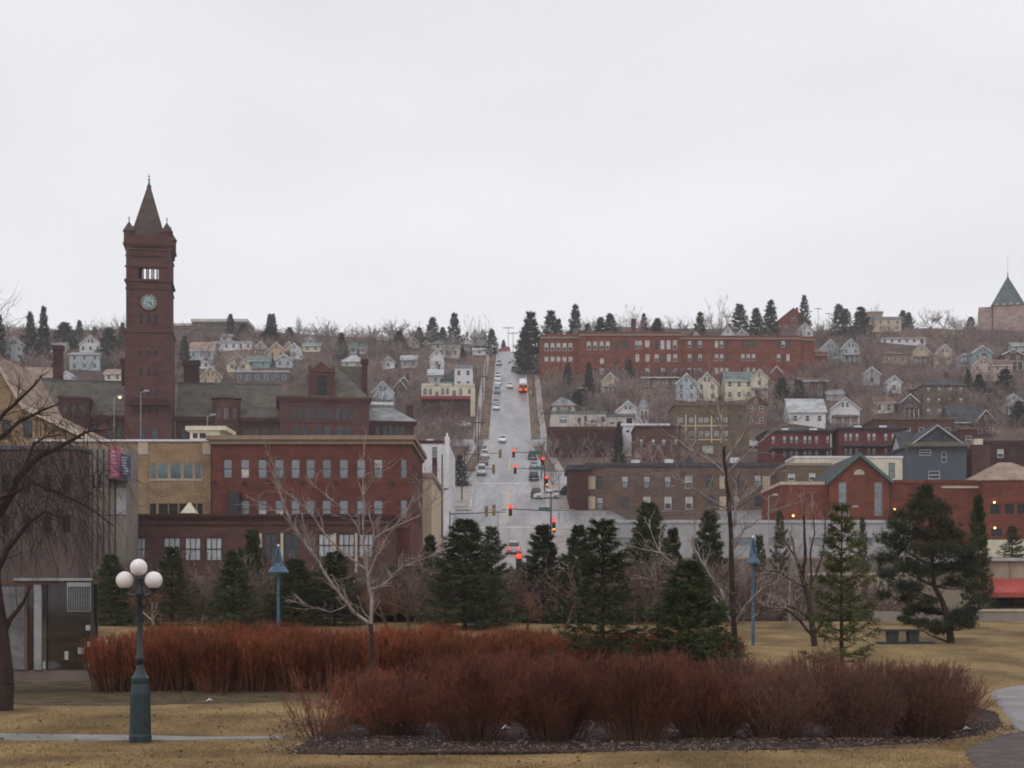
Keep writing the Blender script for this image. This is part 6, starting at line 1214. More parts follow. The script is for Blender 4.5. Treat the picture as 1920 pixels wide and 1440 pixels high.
limb_tree('bare_tree', 'dark-trunked bare tree with pale upper limbs right of centre', 'tree', D2, [
    (0, .098, .072, [(1381, 1290), (1379, 1230), (1376, 1170), (1373, 1100), (1371, 1040)]), (0.5, .072, .042, [(1371, 1040), (1369, 980), (1366, 930), (1361, 890), (1356, 838)]),
    (1, .05, .01, [(1376, 1172), (1358, 1145), (1340, 1120), (1315, 1092), (1290, 1070), (1262, 1052), (1243, 1036), (1230, 1010), (1222, 970)]), (1, .045, .008, [(1375, 1150), (1355, 1110), (1332, 1075), (1312, 1040), (1300, 1008), (1312, 994), (1325, 982)]),
    (1, .03, .007, [(1362, 895), (1342, 872), (1318, 855), (1290, 840), (1262, 818), (1238, 798)]), (1, .03, .007, [(1367, 945), (1335, 940), (1292, 915), (1262, 900), (1232, 884)]), (1, .035, .007, [(1357, 840), (1348, 805), (1334, 782), (1318, 762), (1304, 738)]), (1, .03, .007, [(1356, 840), (1352, 800), (1345, 765), (1336, 735), (1330, 712)]),
    (1, .035, .007, [(1362, 870), (1378, 836), (1398, 804), (1412, 778), (1420, 750), (1424, 728)]), (1, .02, .006, [(1380, 832), (1390, 804), (1396, 780)]), (1, .03, .007, [(1364, 890), (1390, 862), (1414, 836), (1440, 815), (1462, 800)]), (1, .028, .007, [(1372, 1000), (1377, 960), (1378, 925), (1376, 890)]),
    (1, .028, .006, [(1373, 1030), (1392, 995), (1408, 982), (1438, 964), (1470, 950)]), (1, .035, .007, [(1377, 1170), (1398, 1132), (1424, 1104), (1452, 1090), (1480, 1068)]), (1, .022, .006, [(1243, 1036), (1215, 1030), (1180, 1020), (1160, 1012)]), (1, .02, .006, [(1290, 1070), (1262, 1090), (1240, 1092), (1200, 1080)]), (1, .02, .006, [(1370, 960), (1400, 930), (1430, 905), (1458, 880)])], ('bark_dark', 'bark_pale'), 8, twig=(4, .75), basepx=(1381, 1290), rmin=.0075, cut=.6, fat=1.1)
def weep(rng, X0, Z0):
    out = []
    for _ in range(950):                                    # long hanging twigs
        px, py = rng.uniform(-60, 225), rng.uniform(770, 1010); D = 38 + rng.uniform(-1.6, 1.6)
        if px > 120 and rng.random() < (px - 120) / 110: continue
        p = np.array([PX(px, 38) - X0, D - 38, PZt(py, 38) - Z0]); d = np.array([rng.normal(.25, .35), rng.normal(0, .3), rng.normal(-.6, .5)])
        L = rng.uniform(.5, 1.5); r = rng.uniform(.004, .007)
        for k in range(5):
            d = d / np.linalg.norm(d); q = p + d * L / 5; out.append((p, q, r, r * .85, 9)); r *= .85; p = q; d = d + np.array([rng.normal(0, .18), rng.normal(0, .18), -.28])
            if rng.random() < .5: s = d + rng.normal(0, .6, 3); out.append((q, q + s / np.linalg.norm(s) * L * .18, r, r * .6, 9))
    for _ in range(90):                                     # thin twigs high against the sky
        px, py = rng.uniform(-50, 6), rng.uniform(545, 700); p = np.array([PX(px, 38) - X0, rng.uniform(-1, 1), PZt(py, 38) - Z0]); d = np.array([.6, 0, .7]) + rng.normal(0, .35, 3); r = .0045
        for k in range(4): d /= np.linalg.norm(d); q = p + d * .14; out.append((p, q, r, r * .8, 9)); p = q; r *= .8; d = d + rng.normal(0, .25, 3)
    return out
limb_tree('large_bare_tree', 'large dark bare tree at the left edge with spreading drooping limbs', 'tree', 38.0, [
    (0, .26, .2, [(4, 1338), (8, 1280), (0, 1200), (-14, 1100), (-20, 1000)]), (0.5, .2, .1, [(-20, 1000), (-30, 900), (-40, 800), (-60, 650), (-75, 540)]),
    (1, .085, .012, [(-20, 1000), (5, 945), (24, 895), (60, 852), (105, 825), (140, 804), (165, 798)]), (1, .05, .01, [(-36, 850), (0, 815), (30, 780), (62, 756), (92, 728), (104, 716)]), (1, .05, .01, [(-34, 870), (5, 836), (50, 795), (95, 775), (130, 762)]), (1, .04, .01, [(-25, 950), (20, 930), (60, 905), (110, 925), (160, 950), (205, 985)]), (1, .03, .008, [(24, 895), (48, 830), (70, 815), (98, 808)]),
    (1, .045, .008, [(-60, 660), (-30, 620), (-8, 590), (6, 560), (16, 535)]), (1, .04, .008, [(-55, 700), (-25, 680), (5, 655), (25, 640)]), (1, .06, .012, [(-14, 1100), (20, 1030), (60, 985), (95, 960), (130, 975)]), (1, .06, .012, [(0, 1210), (20, 1160), (44, 1130), (60, 1095)])], ('bark_dark', 'bark_dark'), 12, twig=(3, .8), basepx=(4, 1338), rmin=.0045, extra=weep)
limb_tree('bare_tree', 'dark many-limbed bare tree beside the thin spruce', 'tree', 63.0, [
    (0, .13, .09, [(1529, 1202), (1522, 1165), (1515, 1120), (1505, 1085)]), (1, .07, .012, [(1505, 1090), (1498, 1060), (1490, 1032), (1486, 1005)]), (1, .06, .012, [(1507, 1085), (1508, 1050), (1505, 1010), (1502, 975), (1500, 940)]), (1, .045, .01, [(1522, 1165), (1490, 1140), (1465, 1130), (1435, 1135)]), (1, .05, .01, [(1527, 1190), (1500, 1165), (1470, 1142), (1440, 1140), (1420, 1150)]),
    (1, .04, .01, [(1510, 1105), (1490, 1090), (1465, 1072), (1440, 1068)]), (1, .05, .01, [(1527, 1185), (1545, 1160), (1562, 1140)]), (1, .045, .01, [(1515, 1120), (1530, 1080), (1545, 1040), (1552, 1000), (1556, 960)]), (1, .03, .01, [(1495, 1045), (1475, 1015), (1462, 985)]), (1, .035, .01, [(1520, 1100), (1520, 1040), (1528, 1000), (1525, 955)])], ('bark_dark', 'bark_pale'), 21, twig=(5, .8), basepx=(1529, 1202), rmin=.009)
for i, (px, yb, yt, D, w, lb) in enumerate(((293, 1180, 1095, 74, 110, 'small forked bare tree behind the hedge beside the globe lamp'), (770, 1178, 1075, 74, 130, 'wide low bare tree between the two left conifers groups'), (988, 1176, 1085, 74, 100, 'small bare tree in the gap below the street'), (930, 1172, 1110, 79, 70, 'little reddish bare shrub tree right of the dense conifer'), (1060, 1175, 1090, 76, 80, 'small bare tree left of the tall front spruce'), (1480, 1172, 985, 84, 110, 'pale hazy bare tree above the mauve wall'), (1190, 1172, 1060, 80, 80, 'thin bare tree between the two front spruces'), (725, 1178, 1090, 76, 90, 'bare sapling just right of the pale tree trunk'), (395, 1178, 1080, 82, 80, 'bare sapling between conifers left of the blue lamp'))):
    rg = np.random.default_rng(40 + i); h = (yb - yt) * D / F; sg = norm_segs(bare_tree_segs(rg, h, .045, .55, 4, 3, .22, (1, 3)), h, w * D / F)
    plant('bare_tree', lb, 'tree', segs_meshes(sg, 1, ('bark_pale' if i in (0, 5) else 'stem_brown', 'twig_grey' if i != 3 else 'twig_brown'), .006, 5, 3, 'small tree'), base(px, D), rz=0)
SP = [spruce_meshes(1, 5, 1.5, 25, 7, 17, 12, .17, .030, power=.66), spruce_meshes(2, 5, 1.3, 25, 7, 16, 11, .17, .030, power=.78), spruce_meshes(4, 5, 1.4, 21, 6, 15, 10, .17, .028, power=.72, gap=.1)]
def spruce(label, px, yt, yb, w, D, v=0, parts=None, group='spruces along the park edge'):
    w *= 1.12
    X, Y, Z = base(px, D); h = PZt(yt, D) - Z; ww = w * D / F / 2
    return plant('spruce_tree', label, 'conifer', parts or SP[v], (X, Y, Z), (ww / eff(parts or SP[v]), ww / eff(parts or SP[v]), h / 5.05), None, group)
spruce('dark spruce behind the shelter at far left', 207, 1040, 1180, 84, 80, 0); spruce('spruce rising behind the globe lamp', 322, 1022, 1180, 92, 79, 2); spruce('narrow pointed spruce left of the blue bell lamp', 437, 1030, 1178, 92, 78, 1)
spruce('bushy spruce standing behind the narrow pointed one', 474, 994, 1178, 88, 92, 0); spruce('broad spruce just right of the left bell lamp', 553, 1048, 1178, 110, 79, 0); spruce('spruce behind the pale bare tree limbs', 628, 1032, 1178, 120, 80, 2); spruce('low dark spruce left of the dense central spruce', 735, 1060, 1178, 84, 86, 1)
spruce('dense tall spruce left of the street foot', 872, 974, 1176, 142, 77, 0); spruce('slimmer spruce at the right side of the dense one', 922, 984, 1176, 84, 79.5, 2); spruce('small spruce left of the dense one before the beige block', 806, 1000, 1178, 70, 88, 1)
spruce('dark spruce right of the street foot with a red signal above', 1018, 980, 1178, 104, 84, 1); spruce('spruce behind the tall front spruce on its left', 1085, 985, 1178, 84, 83, 0)
spruce('tallest front spruce right of centre', 1130, 968, 1290, 178, 43.2, 2, group='front spruces'); spruce('low dense front spruce beside the dark-trunked bare tree', 1292, 1052, 1290, 180, 43.4, 0, group='front spruces')
spruce('spruce behind the front pair against the white deck', 1216, 942, 1178, 104, 86, 0); spruce('upright spruce left of the dark bare trunk', 1330, 952, 1178, 92, 88, 1); spruce('narrow spruce close behind the upright one', 1262, 985, 1178, 70, 92, 1)
spruce('thin yellow-green open spruce with drooping tiers', 1578, 940, 1262, 165, 43, 2, spruce_meshes(9, 5, 1.4, 19, 6, 14, 9, .17, .027, ('bark_dark', 'needle_light'), .7, .1), group='front spruces')
spruce('small spruce at the foot of the white lamp pole', 1617, 965, 1060, 36, 118.5, 2); spruce('small spruce behind the right bell lamp', 1424, 1000, 1120, 52, 118, 2); spruce('feathery young larch-like spruce left of the multi-limbed tree', 1462, 955, 1120, 44, 120, 2)
spruce('dark slender spruce behind the big pine', 1834, 922, 1100, 64, 100, 1); spruce('young pine-like spruce above the red canopy', 1898, 985, 1050, 56, 158, 2); spruce('tiny spruce on the terrace behind the pine', 1650, 1040, 1078, 24, 119, 1); spruce('second tiny spruce on the terrace', 1700, 1040, 1078, 22, 119, 1)
def pine():
    D = 68.; rg = np.random.default_rng(77); X, Y, Z = base(1783, D); e = thing('pine_tree', 'big open pine with bent trunk on the right lawn', 'pine', (X, Y, Z))
    def P(px, py, dy=0): return np.array([PX(px, D) - X, dy, PZt(py, D) - Z])
    tr = [(P(1784, 1206), .17), (P(1780, 1180), .15), (P(1774, 1150), .135), (P(1766, 1126), .12), (P(1752, 1100), .09), (P(1748, 1060), .075), (P(1746, 1010), .06), (P(1744, 960), .04), (P(1742, 912), .015)]
    A, B, R0, R1 = [], [], [], []
    for (p, r), (q, s) in zip(tr[:-1], tr[1:]): A.append(p); B.append(q); R0.append(r); R1.append(s)
    blobs = [(1740, 915, 10), (1735, 930, 16), (1752, 945, 20), (1722, 948, 18), (1775, 955, 14), (1700, 965, 22), (1740, 968, 26), (1770, 985, 18), (1680, 985, 18), (1715, 995, 26), (1750, 1005, 28), (1790, 1002, 22), (1672, 1010, 22), (1700, 1025, 26), (1735, 1035, 28), (1770, 1030, 26), (1805, 1030, 22), (1820, 1048, 16), (1668, 1045, 20), (1695, 1062, 24), (1730, 1070, 24), (1765, 1065, 22), (1800, 1062, 22), (1822, 1075, 16), (1660, 1078, 16), (1682, 1098, 20), (1712, 1102, 18), (1790, 1092, 18), (1815, 1100, 14), (1655, 1115, 12), (1700, 1122, 14), (1735, 1128, 14), (1722, 1142, 15), (1748, 1146, 12), (1705, 1150, 8), (1800, 1150, 18), (1820, 1160, 16), (1828, 1145, 10), (1785, 1165, 14), (1745, 1172, 18), (1760, 1182, 12), (1728, 1168, 12), (1812, 1172, 10), (1700, 1165, 8), (1690, 1160, 6)]
    Ps, Ds = [], []
    for px, py, r in blobs:
        dy = rg.uniform(-1, 1) * (.9 if r > 12 else .4); c = P(px, py, dy); zz = c[2] - abs(c[0]) * .35
        ts = [t for t, _ in tr]; j = int(np.argmin([abs(t[2] - zz) for t in ts])); s0 = ts[j]; mid = (s0 + c) / 2 + np.array([0, 0, -.12]); A += [s0, mid]; B += [mid, c]; R0 += [.05, .03]; R1 += [.03, .012]
        rr = r * D / F * 1.15; k = int(10 * r)
        tips = c + rg.normal(0, .5, (k, 3)) * [rr * 1.1, rr * .9, rr * .5]
        for t in tips[:max(3, k // 14)]: A.append(c); B.append(t); R0.append(.012); R1.append(.005)
        for q in range(9): Ps.append(tips + rg.normal(0, .035, (k, 3))); dd = (tips - c); dd /= np.maximum(np.linalg.norm(dd, axis=1, keepdims=True), .05); Ds.append(dd * .5 + rg.normal(0, .6, (k, 3)) + [0, 0, .35])
    V, Fc = tubes(A, B, R0, R1, 6); link('trunk', np_mesh('pine trunk', V, Fc, 'bark_dark', smooth=True), e)
    Ps = np.concatenate(Ps); V, Fc = leaf_tris(Ps, np.concatenate(Ds), rg.uniform(.10, .19, len(Ps)), .022, rg); link('crown', np_mesh('pine crown', V, Fc, 'needle_pine'), e)
pine()
# shrubs
RS = [dome_shrub(100 + i, 1.7, 1.95, 165, ('stem_red', 'twig_red'), True, .011, .0068, 5, 'osier') for i in range(3)]
xs = np.linspace(PX(232, 46), PX(1310, 46), 17); k = 0
for row, D in ((0, 44.8), (1, 46.8)):
    for i, X in enumerate(xs):
        X2 = X + random.uniform(-.25, .25) + row * .5; Y = D + random.uniform(-.4, .4)
        if row == 0 and X2 > 3.2: continue
        z = .93 if X2 > -2 else 1.0
        lb = 'red-orange osier shrub in the long back hedge'
        if row == 0 and i == 0: lb = 'leftmost osier shrub of the back hedge beside the glass shelter'
        if row == 1 and i == len(xs) - 1: lb = 'rightmost osier shrub of the back hedge behind the low front spruce'
        plant('red_osier_shrub', lb, 'shrub', RS[k % 3], (X2, Y, float(H(X2, Y))), (1, 1, z * random.uniform(.86, 1.0)), None, 'red osier hedge'); k += 1
FS = [dome_shrub(200 + i, 1.62, 2.35, 240, ('stem_brown', 'twig_brown'), False, .009, .0048, 4, 'brown shrub') for i in range(3)]
GS = [dome_shrub(300 + i, 1.62, 2.3, 240, ('stem_brown', 'twig_grey'), False, .009, .0048, 4, 'grey shrub') for i in range(2)]
SS = shrub_meshes(400, 1.15, 2.0, 55, 14, ('stem_brown', 'twig_brown'), .010, .0055, .95, 'sparse shrub')
def sh(px, D, parts, sz, lb, g='brown shrubs in the front bed'):
    X = PX(px, D); plant('bare_shrub', lb, 'shrub', parts, (X, D, float(H(X, D)) + .02), (random.uniform(.8, .98), random.uniform(.85, 1), sz * random.uniform(.92, 1.08) * (.9 if D < 33 else .82 if D < 36 else .72)), None, g)
sh(606, 30.8, SS, 1.15, 'sparse wiry shrub at the left end of the front bed', None)
fr = [(738, 31.2, .9), (885, 30.0, 1.05), (1042, 29.9, .95), (1195, 29.8, 1.08), (1325, 30.1, .92), (690, 34, .9), (815, 34.5, 1.0), (965, 34.2, 1.12), (1115, 34.5, 1.06), (1255, 34.4, 1.12), (880, 37.5, 1.05), (1040, 37.8, 1.1), (1190, 37.6, 1.05)]
for i, (px, D, sz) in enumerate(fr): sh(px, D, FS[i % 3], sz, 'red-brown twiggy shrub in the left and middle of the front bed')
for i, (px, D, sz) in enumerate([(1376, 34.4, 1.1), (1456, 30.0, .98), (1530, 34.4, 1.12), (1606, 30.2, .94), (1672, 34.0, 1.08), (1728, 30.8, .92), (1460, 37, 1.1), (1610, 37, 1.05)]): sh(px, D, GS[i % 2], sz, 'grey-brown feathery shrub in the right half of the front bed', 'grey-brown shrubs in the front bed')
sh(1768, 32.6, GS[1], .95, 'outermost grey-brown shrub leaning over the right path', 'grey-brown shrubs in the front bed')

# ------------------------------------------------------------------ trees on the hill
FC = [spruce_meshes(30 + i, 12, 3.2, 19, 6, 7, 6, .75, .22, ('bark_far', 'needle_far'), p, name='far spruce') for i, p in enumerate((.8, 1.0, .68))]
FE = [eff(p) for p in FC]
def far_spruce(label, px, yt, yb, w, D=None, v=None, group='evergreens on the hillside'):
    D = D or hit(px, yb); X = PX(px, D); z = float(H(X, D)); h = max(2., PZt(yt, D) - z); ww = w * D / F / 2 * 1.4
    v = random.randrange(3) if v is None else v; plant('spruce_tree', label, 'conifer', FC[v], (X, D, z - .3), (ww / FE[v], ww / FE[v], h / 12), None, group)
for lb, px, yt, yb, w, *D in (
    ('left of two tall dark spruces near the left edge', 57, 585, 692, 26), ('right and tallest of two dark spruces near the left edge', 82, 573, 694, 24), ('dark spruce cut by the left frame edge', -2, 590, 680, 26), ('broad dark pine crown left of the chimney', 122, 603, 650, 42), ('slim spruce behind the broad pine crown', 149, 600, 652, 18), ('small spruce tip left of the tower', 178, 612, 640, 14),
    ('dark round-topped evergreen just left of the tower', 204, 614, 690, 40), ('spruce touching the tower left edge', 230, 604, 660, 18), ('spruce at the right foot of the tower shaft', 346, 630, 708, 22), ('spruce in front of the skyline institution', 432, 588, 636, 18), ('dark bushy spruce at the right end of the skyline institution', 456, 606, 642, 32),
    ('left of twin pointed spruces on the left skyline', 505, 588, 645, 16), ('right of twin pointed spruces on the left skyline', 512, 587, 648, 18), ('wide dark evergreen under the twin spruces', 506, 612, 652, 40), ('small conical spruce near the poplar', 543, 612, 648, 24), ('dark spruce above the pavilion roof', 640, 622, 674, 22), ('little pointed spruce on the left-centre skyline', 748, 620, 650, 26),
    ('rounded spruce left of the big skyline spruce', 786, 612, 646, 22), ('largest spruce of the cluster left of the street', 811, 594, 648, 26), ('small olive spruce beside the largest one', 830, 612, 648, 20), ('tall ragged spruce left of the street top', 852, 586, 648, 28), ('spruce edging the left of the street notch', 922, 616, 664, 22), ('tiny spruce in the street notch', 944, 636, 657, 12, 640),
    ('big dark spruce at the left end of the brick school', 995, 583, 700, 44, 520), ('second dark spruce hiding the school corner', 985, 612, 690, 34, 540), ('dark broad spruce behind the school left wing', 1033, 581, 640, 38, 580), ('small spruce beside the broad one behind the school', 1048, 596, 640, 22, 590), ('sharp tall spruce behind the school left wing', 1079, 570, 640, 28, 585), ('short spruce behind the school parapet', 1101, 606, 640, 20, 585), ('spruce left of the school chimney', 1126, 594, 640, 28, 580), ('taller spruce beside the chimney left', 1144, 587, 640, 28, 590), ('small spruce right of the chimney', 1207, 586, 640, 18, 600),
    ('conical spruce above the school centre', 1232, 596, 645, 30, 575), ('narrow dark spruce above the right school wing', 1313, 584, 640, 26, 580), ('bushy spruce right of the pale bare tree', 1387, 570, 640, 36, 580), ('ragged spruce left of the lodge', 1418, 578, 640, 32, 575), ('tall spruce immediately left of the lodge', 1445, 562, 640, 32, 570), ('slender tall spruce right of the lodge', 1508, 553, 630, 20, 610), ('pointed spruce on the skyline right of the poles', 1573, 570, 645, 30, 600), ('shorter spruce touching the pointed one', 1586, 578, 645, 24, 605),
    ('broad dark spruce left of the tan villa', 1614, 574, 660, 36, 590), ('left spruce of the pair right of the villa', 1693, 581, 628, 20, 640), ('right spruce of the pair right of the villa', 1704, 584, 630, 20, 645), ('small dark spruce left of the chapel', 1820, 593, 626, 20, 640), ('left of two narrow dark cedars below the school', 1065, 680, 745, 22), ('right of two narrow dark cedars below the school', 1104, 678, 752, 20), ('dark evergreen mass beside the grey hip roof', 1090, 728, 770, 44), ('spruce in front of the school centre', 1179, 672, 718, 22),
    ('dark spruce beside the arched brick house', 1160, 790, 872, 20, 318), ('round dark spruce right of the cream house', 1466, 706, 764, 32), ('dark spruce right of the round one', 1500, 710, 758, 22), ('left dark evergreen below the peach house', 1815, 690, 740, 18), ('right dark evergreen below the peach house', 1836, 700, 752, 32), ('big dark evergreen at the right edge midslope', 1884, 690, 760, 46), ('dark evergreen at the right edge above the hipped roof', 1910, 750, 800, 34), ('evergreen by the left verge below the white block', 862, 850, 905, 26, 300), ('small dark spruce beside the low white street house', 868, 652, 680, 14)):
    far_spruce(lb, px, yt, yb, w, *(D or (None,)))
BT = []
for i, (spread, tk, kids, mats) in enumerate(((.5, .22, (2, 3), ('bark_far', 'twig_far')), (.62, .18, (2, 3), ('bark_far', 'twig_far')), (.55, .2, (2, 3), ('bark_far', 'twig_tan')), (.28, .3, (2, 3), ('bark_far', 'twig_far')))):
    sg = norm_segs(hill_tree(60 + i, 10, 3. if i == 3 else 8.5, .4 if i == 3 else .8, (11, 13, 10, 9)[i]), 10, 3.0 if i == 3 else 8.5)
    BT.append(segs_meshes(sg, 1, mats, .026, 4, 3, 'hill tree'))
def far_bare(label, px, yt, yb, w, D=None, v=None, group='bare trees on the hillside'):
    D = D or hit(px, yb); X = PX(px, D); z = float(H(X, D)); h = max(1.5, PZt(yt, D) - z); ww = w * D / F; v = random.randrange(3) if v is None else v
    plant('bare_tree', label, 'tree', BT[v], (X, D, z - .2), (ww / (3.0 if v == 3 else 8.5), ww / (3.0 if v == 3 else 8.5), h / 10), None, group)
for lb, px, yt, yb, w, *r in (
    ('slim poplar-shaped bare tree on the left skyline', 560, 589, 648, 12, None, 3), ('large hazy bare tree on the left skyline', 612, 592, 655, 56), ('rounded bare tree behind the large hazy one', 596, 606, 655, 40), ('broad bare tree on the skyline above the pavilion', 688, 610, 650, 50), ('smaller bare tree beside the broad skyline one', 664, 618, 650, 30), ('left fan-shaped bare tree near the street top', 886, 588, 652, 36), ('right fan-shaped bare tree near the street top', 908, 588, 655, 34), ('bare bush edging the street notch on the right', 972, 640, 668, 26, 600), ('bare tree left of the notch above parked cars', 930, 636, 668, 20, 610),
    ('wide bare tree behind the school chimney', 1192, 568, 640, 52, 580), ('bare tree above the school centre', 1160, 586, 640, 44, 590), ('bare tree between school chimney and conical spruce', 1265, 588, 640, 60, 585), ('dim bare tree above the school right of centre', 1290, 592, 640, 40, 590), ('tallest bare tree on the right skyline with fan crown', 1345, 552, 640, 60, 575), ('bare tree behind the lodge roof', 1405, 590, 640, 40, 590), ('bare tree behind the school left wing', 1108, 592, 640, 44, 600), ('bare tree right of the broad villa spruce', 1634, 572, 640, 40, 620), ('fine bare tree behind the villa roof', 1640, 568, 640, 30, 640), ('big domed bare tree right of the villa', 1745, 574, 632, 66, 640), ('second domed bare tree beside the big one', 1770, 580, 634, 50, 645), ('dark bare bush left of the chapel', 1790, 592, 634, 40, 640), ('tall bare tree in front of the villa', 1625, 600, 700, 44),
    ('small bare tree on the far left skyline', 20, 600, 645, 30), ('bare tree beside the tower left', 178, 620, 660, 40), ('bare tree right of the tower', 360, 620, 655, 30)):
    far_bare(lb, px, yt, yb, w, *r)
for i, (px, yt, w) in enumerate([(x + (x * 7) % 13 - 6, 596 + (x * 31) % 26, 30 + (x * 17) % 24) for x in range(1018, 1500, 20)]): far_bare('bare tree in the hazy band of crowns above the long brick school', px, yt, 645, w, 560 + (px * 13) % 60, None, 'bare trees above the school')
for i, (px, yt, w) in enumerate([(x + (x * 7) % 13 - 6, 608 + (x * 31) % 24, 26 + (x * 17) % 24) for x in list(range(10, 225, 21)) + list(range(335, 880, 21))]): far_bare('bare tree in the broken band of crowns along the left skyline', px, yt, 656, w, 620 + (px * 13) % 60, None, 'bare trees along the left skyline')
for i, (px, yt, w) in enumerate([(x + (x * 7) % 13 - 6, 600 + (x * 31) % 24, 26 + (x * 17) % 20) for x in range(1540, 1830, 26)]): far_bare('bare tree on the right skyline between the villa and the chapel', px, yt, 650, w, 600 + (px * 13) % 60, None, 'bare trees along the right skyline')
for i, D in enumerate((300, 322, 345, 362, 410, 430, 462, 495, 520, 545, 570)):
    for sg in (-1, 1):
        X = RX + sg * (hw(D) + 1.5 + (i % 3) * .9); s = F / D; px = 960 + X * s; py = YH - (float(H(X, D)) - EYE) * s
        far_bare('bare street tree on the left verge of the steep street' if sg < 0 else 'bare street tree on the right verge of the steep street', px, py - (3.6 + (i * 5 + sg) % 4 * .9) * s, py, 3.2 * s, D, None, 'bare street trees')
# one tree for each clump that can be told apart, the rest as thicket
def blocked(px, yt, yb, D, w):
    for x0, x1, a, b, DH in RECTS:
        if x0 - w * .3 < px < x1 + w * .3 and DH > D - 2 and yt < b - (b - a) * .22 and yb > a: return True
    return False
RECTS += [(1013, 1550, 622, 690, 500), (1030, 1188, 770, 850, 345), (1192, 1435, 757, 850, 330), (1440, 1700, 800, 862, 325), (1700, 1990, 800, 905, 280), (0, 780, 700, 840, 300), (1465, 1990, 850, 1000, 226), (790, 890, 716, 775, 430), (790, 900, 780, 806, 380)]
rng = np.random.default_rng(19)
def scatter(n, zones, hr):
    out = []
    while len(out) < n:
        x0, x1, y0, y1 = zones[rng.choice(len(zones), p=ZP)]; px = rng.uniform(x0, x1); py = rng.uniform(y0, y1); D = hit(px, py, 200); X = PX(px, D)
        if abs(X + .5) < 11.5 + max(0, (330 - D) * .05) or D > 686: continue
        h = rng.uniform(*hr) ; w = h * rng.uniform(.8, 1.25); s = F / D
        if blocked(px, py - h * s, py, D, w * s) and rng.random() < .82: continue
        out.append((px, py, D, X, h, w))
    return out
Z = [(-10, 780, 632, 730), (690, 905, 640, 800), (780, 900, 780, 880), (1010, 1270, 690, 790), (1020, 1300, 820, 880), (1230, 1560, 690, 800), (1440, 1930, 630, 800), (1540, 1930, 690, 840)]
ZP = np.array([.2, .17, .05, .13, .06, .1, .17, .12]); ZP /= ZP.sum()
for px, py, D, X, h, w in scatter(230, Z, (5, 10.5)):
    plant('bare_tree', 'grey bare tree among the brush left of the street' if px < 950 else 'grey bare tree among the brush right of the street', 'tree', BT[rng.integers(3)], (X, D, float(H(X, D)) - .2), (w / 8.5, w / 8.5, h / 10), None, 'bare trees in the left hillside brush' if px < 950 else 'bare trees in the right hillside brush')
BR = []
for i in range(4):
    r_ = np.random.default_rng(90 + i); sg = norm_segs(hill_tree(95 + i, 5, 5.5, .8, 9, 7, 3), 5, 5.5)
    BR.append(tubes([s[0] for s in sg], [s[1] for s in sg], [max(.024, s[2] * .5) for s in sg], [max(.018, s[3] * .5) for s in sg], 3))
for nm, side, lb in (('L', lambda p: p < 950, 'dense mauve brush of bare saplings covering the slope left of the street'), ('R', lambda p: p >= 950, 'dense mauve brush of bare saplings covering the slope right of the street')):
    Vs, Fs, o = [], [], 0
    for px, py, D, X, h, w in [q for q in scatter(1700, Z, (2.2, 6.5)) if side(q[0])]:
        V, Fc = BR[rng.integers(4)]; a = rng.uniform(0, 6.28); c, s = math.cos(a), math.sin(a); k = h / 5; kw = w / 5.5
        W = np.stack([(V[:, 0] * c - V[:, 1] * s) * kw + X, (V[:, 0] * s + V[:, 1] * c) * kw + D, V[:, 2] * k + float(H(X, D)) - .1], 1); Vs.append(W); Fs.append(Fc + o); o += len(W)
    tag(link('thicket', np_mesh('thicket', np.concatenate(Vs), np.concatenate(Fs), 'twig_thicket')), lb, 'brush', kind='stuff')
# undergrowth at the foot of the park conifers
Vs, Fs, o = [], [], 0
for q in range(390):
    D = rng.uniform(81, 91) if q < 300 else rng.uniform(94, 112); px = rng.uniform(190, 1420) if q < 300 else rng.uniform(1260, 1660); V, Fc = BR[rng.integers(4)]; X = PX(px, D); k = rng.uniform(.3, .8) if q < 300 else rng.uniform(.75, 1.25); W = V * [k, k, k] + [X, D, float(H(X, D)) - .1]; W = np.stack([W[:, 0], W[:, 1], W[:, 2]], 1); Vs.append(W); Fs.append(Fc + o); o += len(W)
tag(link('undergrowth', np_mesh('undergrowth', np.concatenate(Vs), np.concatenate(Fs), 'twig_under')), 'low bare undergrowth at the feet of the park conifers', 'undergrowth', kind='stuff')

# ------------------------------------------------------------------ camera, sky, light, air
cam = bpy.data.cameras.new('camera'); co = bpy.data.objects.new('camera', cam); COL.objects.link(co); S.camera = co
co.location = (0, 0, EYE); co.rotation_euler = (math.pi / 2, 0, 0); cam.sensor_width = 36; cam.lens = F / 1920 * 36; cam.shift_y = (YH - 720) / 1920; cam.clip_end = 6000; cam.clip_start = .1
w = bpy.data.worlds.new('World'); S.world = w; w.use_nodes = True; nt = w.node_tree; N = nt.nodes; L = nt.links; bg = N['Background']
SUN_E, SUN_A = math.radians(48), math.radians(215)
sky = N.new('ShaderNodeTexSky'); sky.sky_type = 'NISHITA'; sky.sun_disc = False; sky.sun_elevation = SUN_E; sky.sun_rotation = SUN_A
sk = N.new('ShaderNodeVectorMath'); sk.operation = 'SCALE'; sk.inputs['Scale'].default_value = 1.0; L.new(sky.outputs[0], sk.inputs[0])
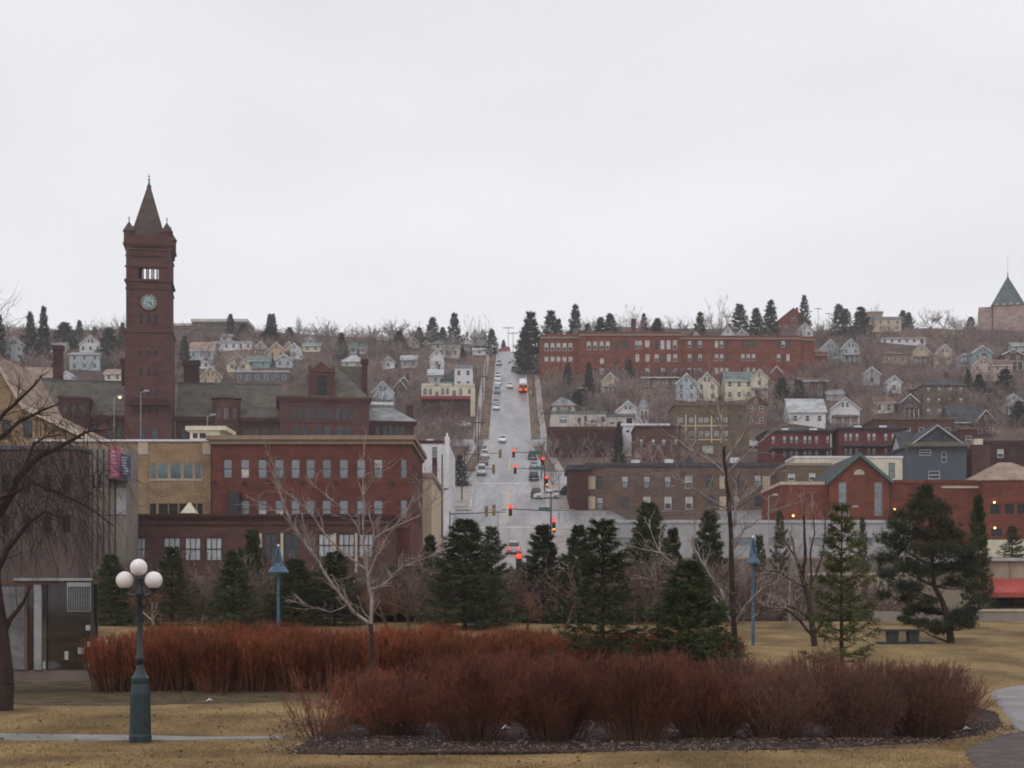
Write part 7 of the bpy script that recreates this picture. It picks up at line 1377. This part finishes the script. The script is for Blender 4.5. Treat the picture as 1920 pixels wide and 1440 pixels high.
tc = N.new('ShaderNodeTexCoord'); mp = N.new('ShaderNodeMapping'); mp.inputs['Scale'].default_value = (1.2, 1.2, 3.2); L.new(tc.outputs['Generated'], mp.inputs[0])
nz = N.new('ShaderNodeTexNoise'); nz.inputs['Scale'].default_value = 2.2; nz.inputs['Detail'].default_value = 5; nz.inputs['Roughness'].default_value = .45; L.new(mp.outputs[0], nz.inputs['Vector'])
cr = N.new('ShaderNodeValToRGB'); L.new(nz.outputs['Fac'], cr.inputs[0]); cr.color_ramp.elements[0].position = .3; cr.color_ramp.elements[0].color = (8.3, 8.3, 8.7, 1); cr.color_ramp.elements[1].position = .66; cr.color_ramp.elements[1].color = (9.9, 9.85, 10.1, 1)
mx = N.new('ShaderNodeMix'); mx.data_type = 'RGBA'; mx.inputs[0].default_value = .95; L.new(sk.outputs[0], mx.inputs[6]); L.new(cr.outputs[0], mx.inputs[7]); L.new(mx.outputs[2], bg.inputs['Color']); bg.inputs['Strength'].default_value = .1
sl = bpy.data.lights.new('sun', 'SUN'); sl.energy = .6; sl.angle = math.radians(25); sl.color = (1, .96, .9); so = bpy.data.objects.new('sun', sl); COL.objects.link(so); so.rotation_euler = (math.pi / 2 - SUN_E, 0, math.radians(-25))
S.view_settings.view_transform = 'Standard'; S.view_settings.look = 'None'; S.view_settings.exposure = 0; S.view_settings.gamma = 1
HAZE = .0002
if HAZE:
    hz = MB().box(-420, 420, -30, 760, -8, 330).build('haze', 'snow'); hz.data.materials.clear(); m = bpy.data.materials.new('haze'); m.use_nodes = True; N = m.node_tree.nodes; N.remove(N['Principled BSDF'])
    v = N.new('ShaderNodeVolumePrincipled'); v.inputs['Color'].default_value = (.93, .93, .96, 1); v.inputs['Density'].default_value = HAZE; m.node_tree.links.new(v.outputs[0], N['Material Output'].inputs['Volume']); hz.data.materials.append(m); tag(hz, kind='stuff'); hz.display_type = 'WIRE'
try: S.cycles.filter_width = 1.8; S.cycles.max_bounces = 6; S.cycles.volume_bounces = 1
except Exception: pass
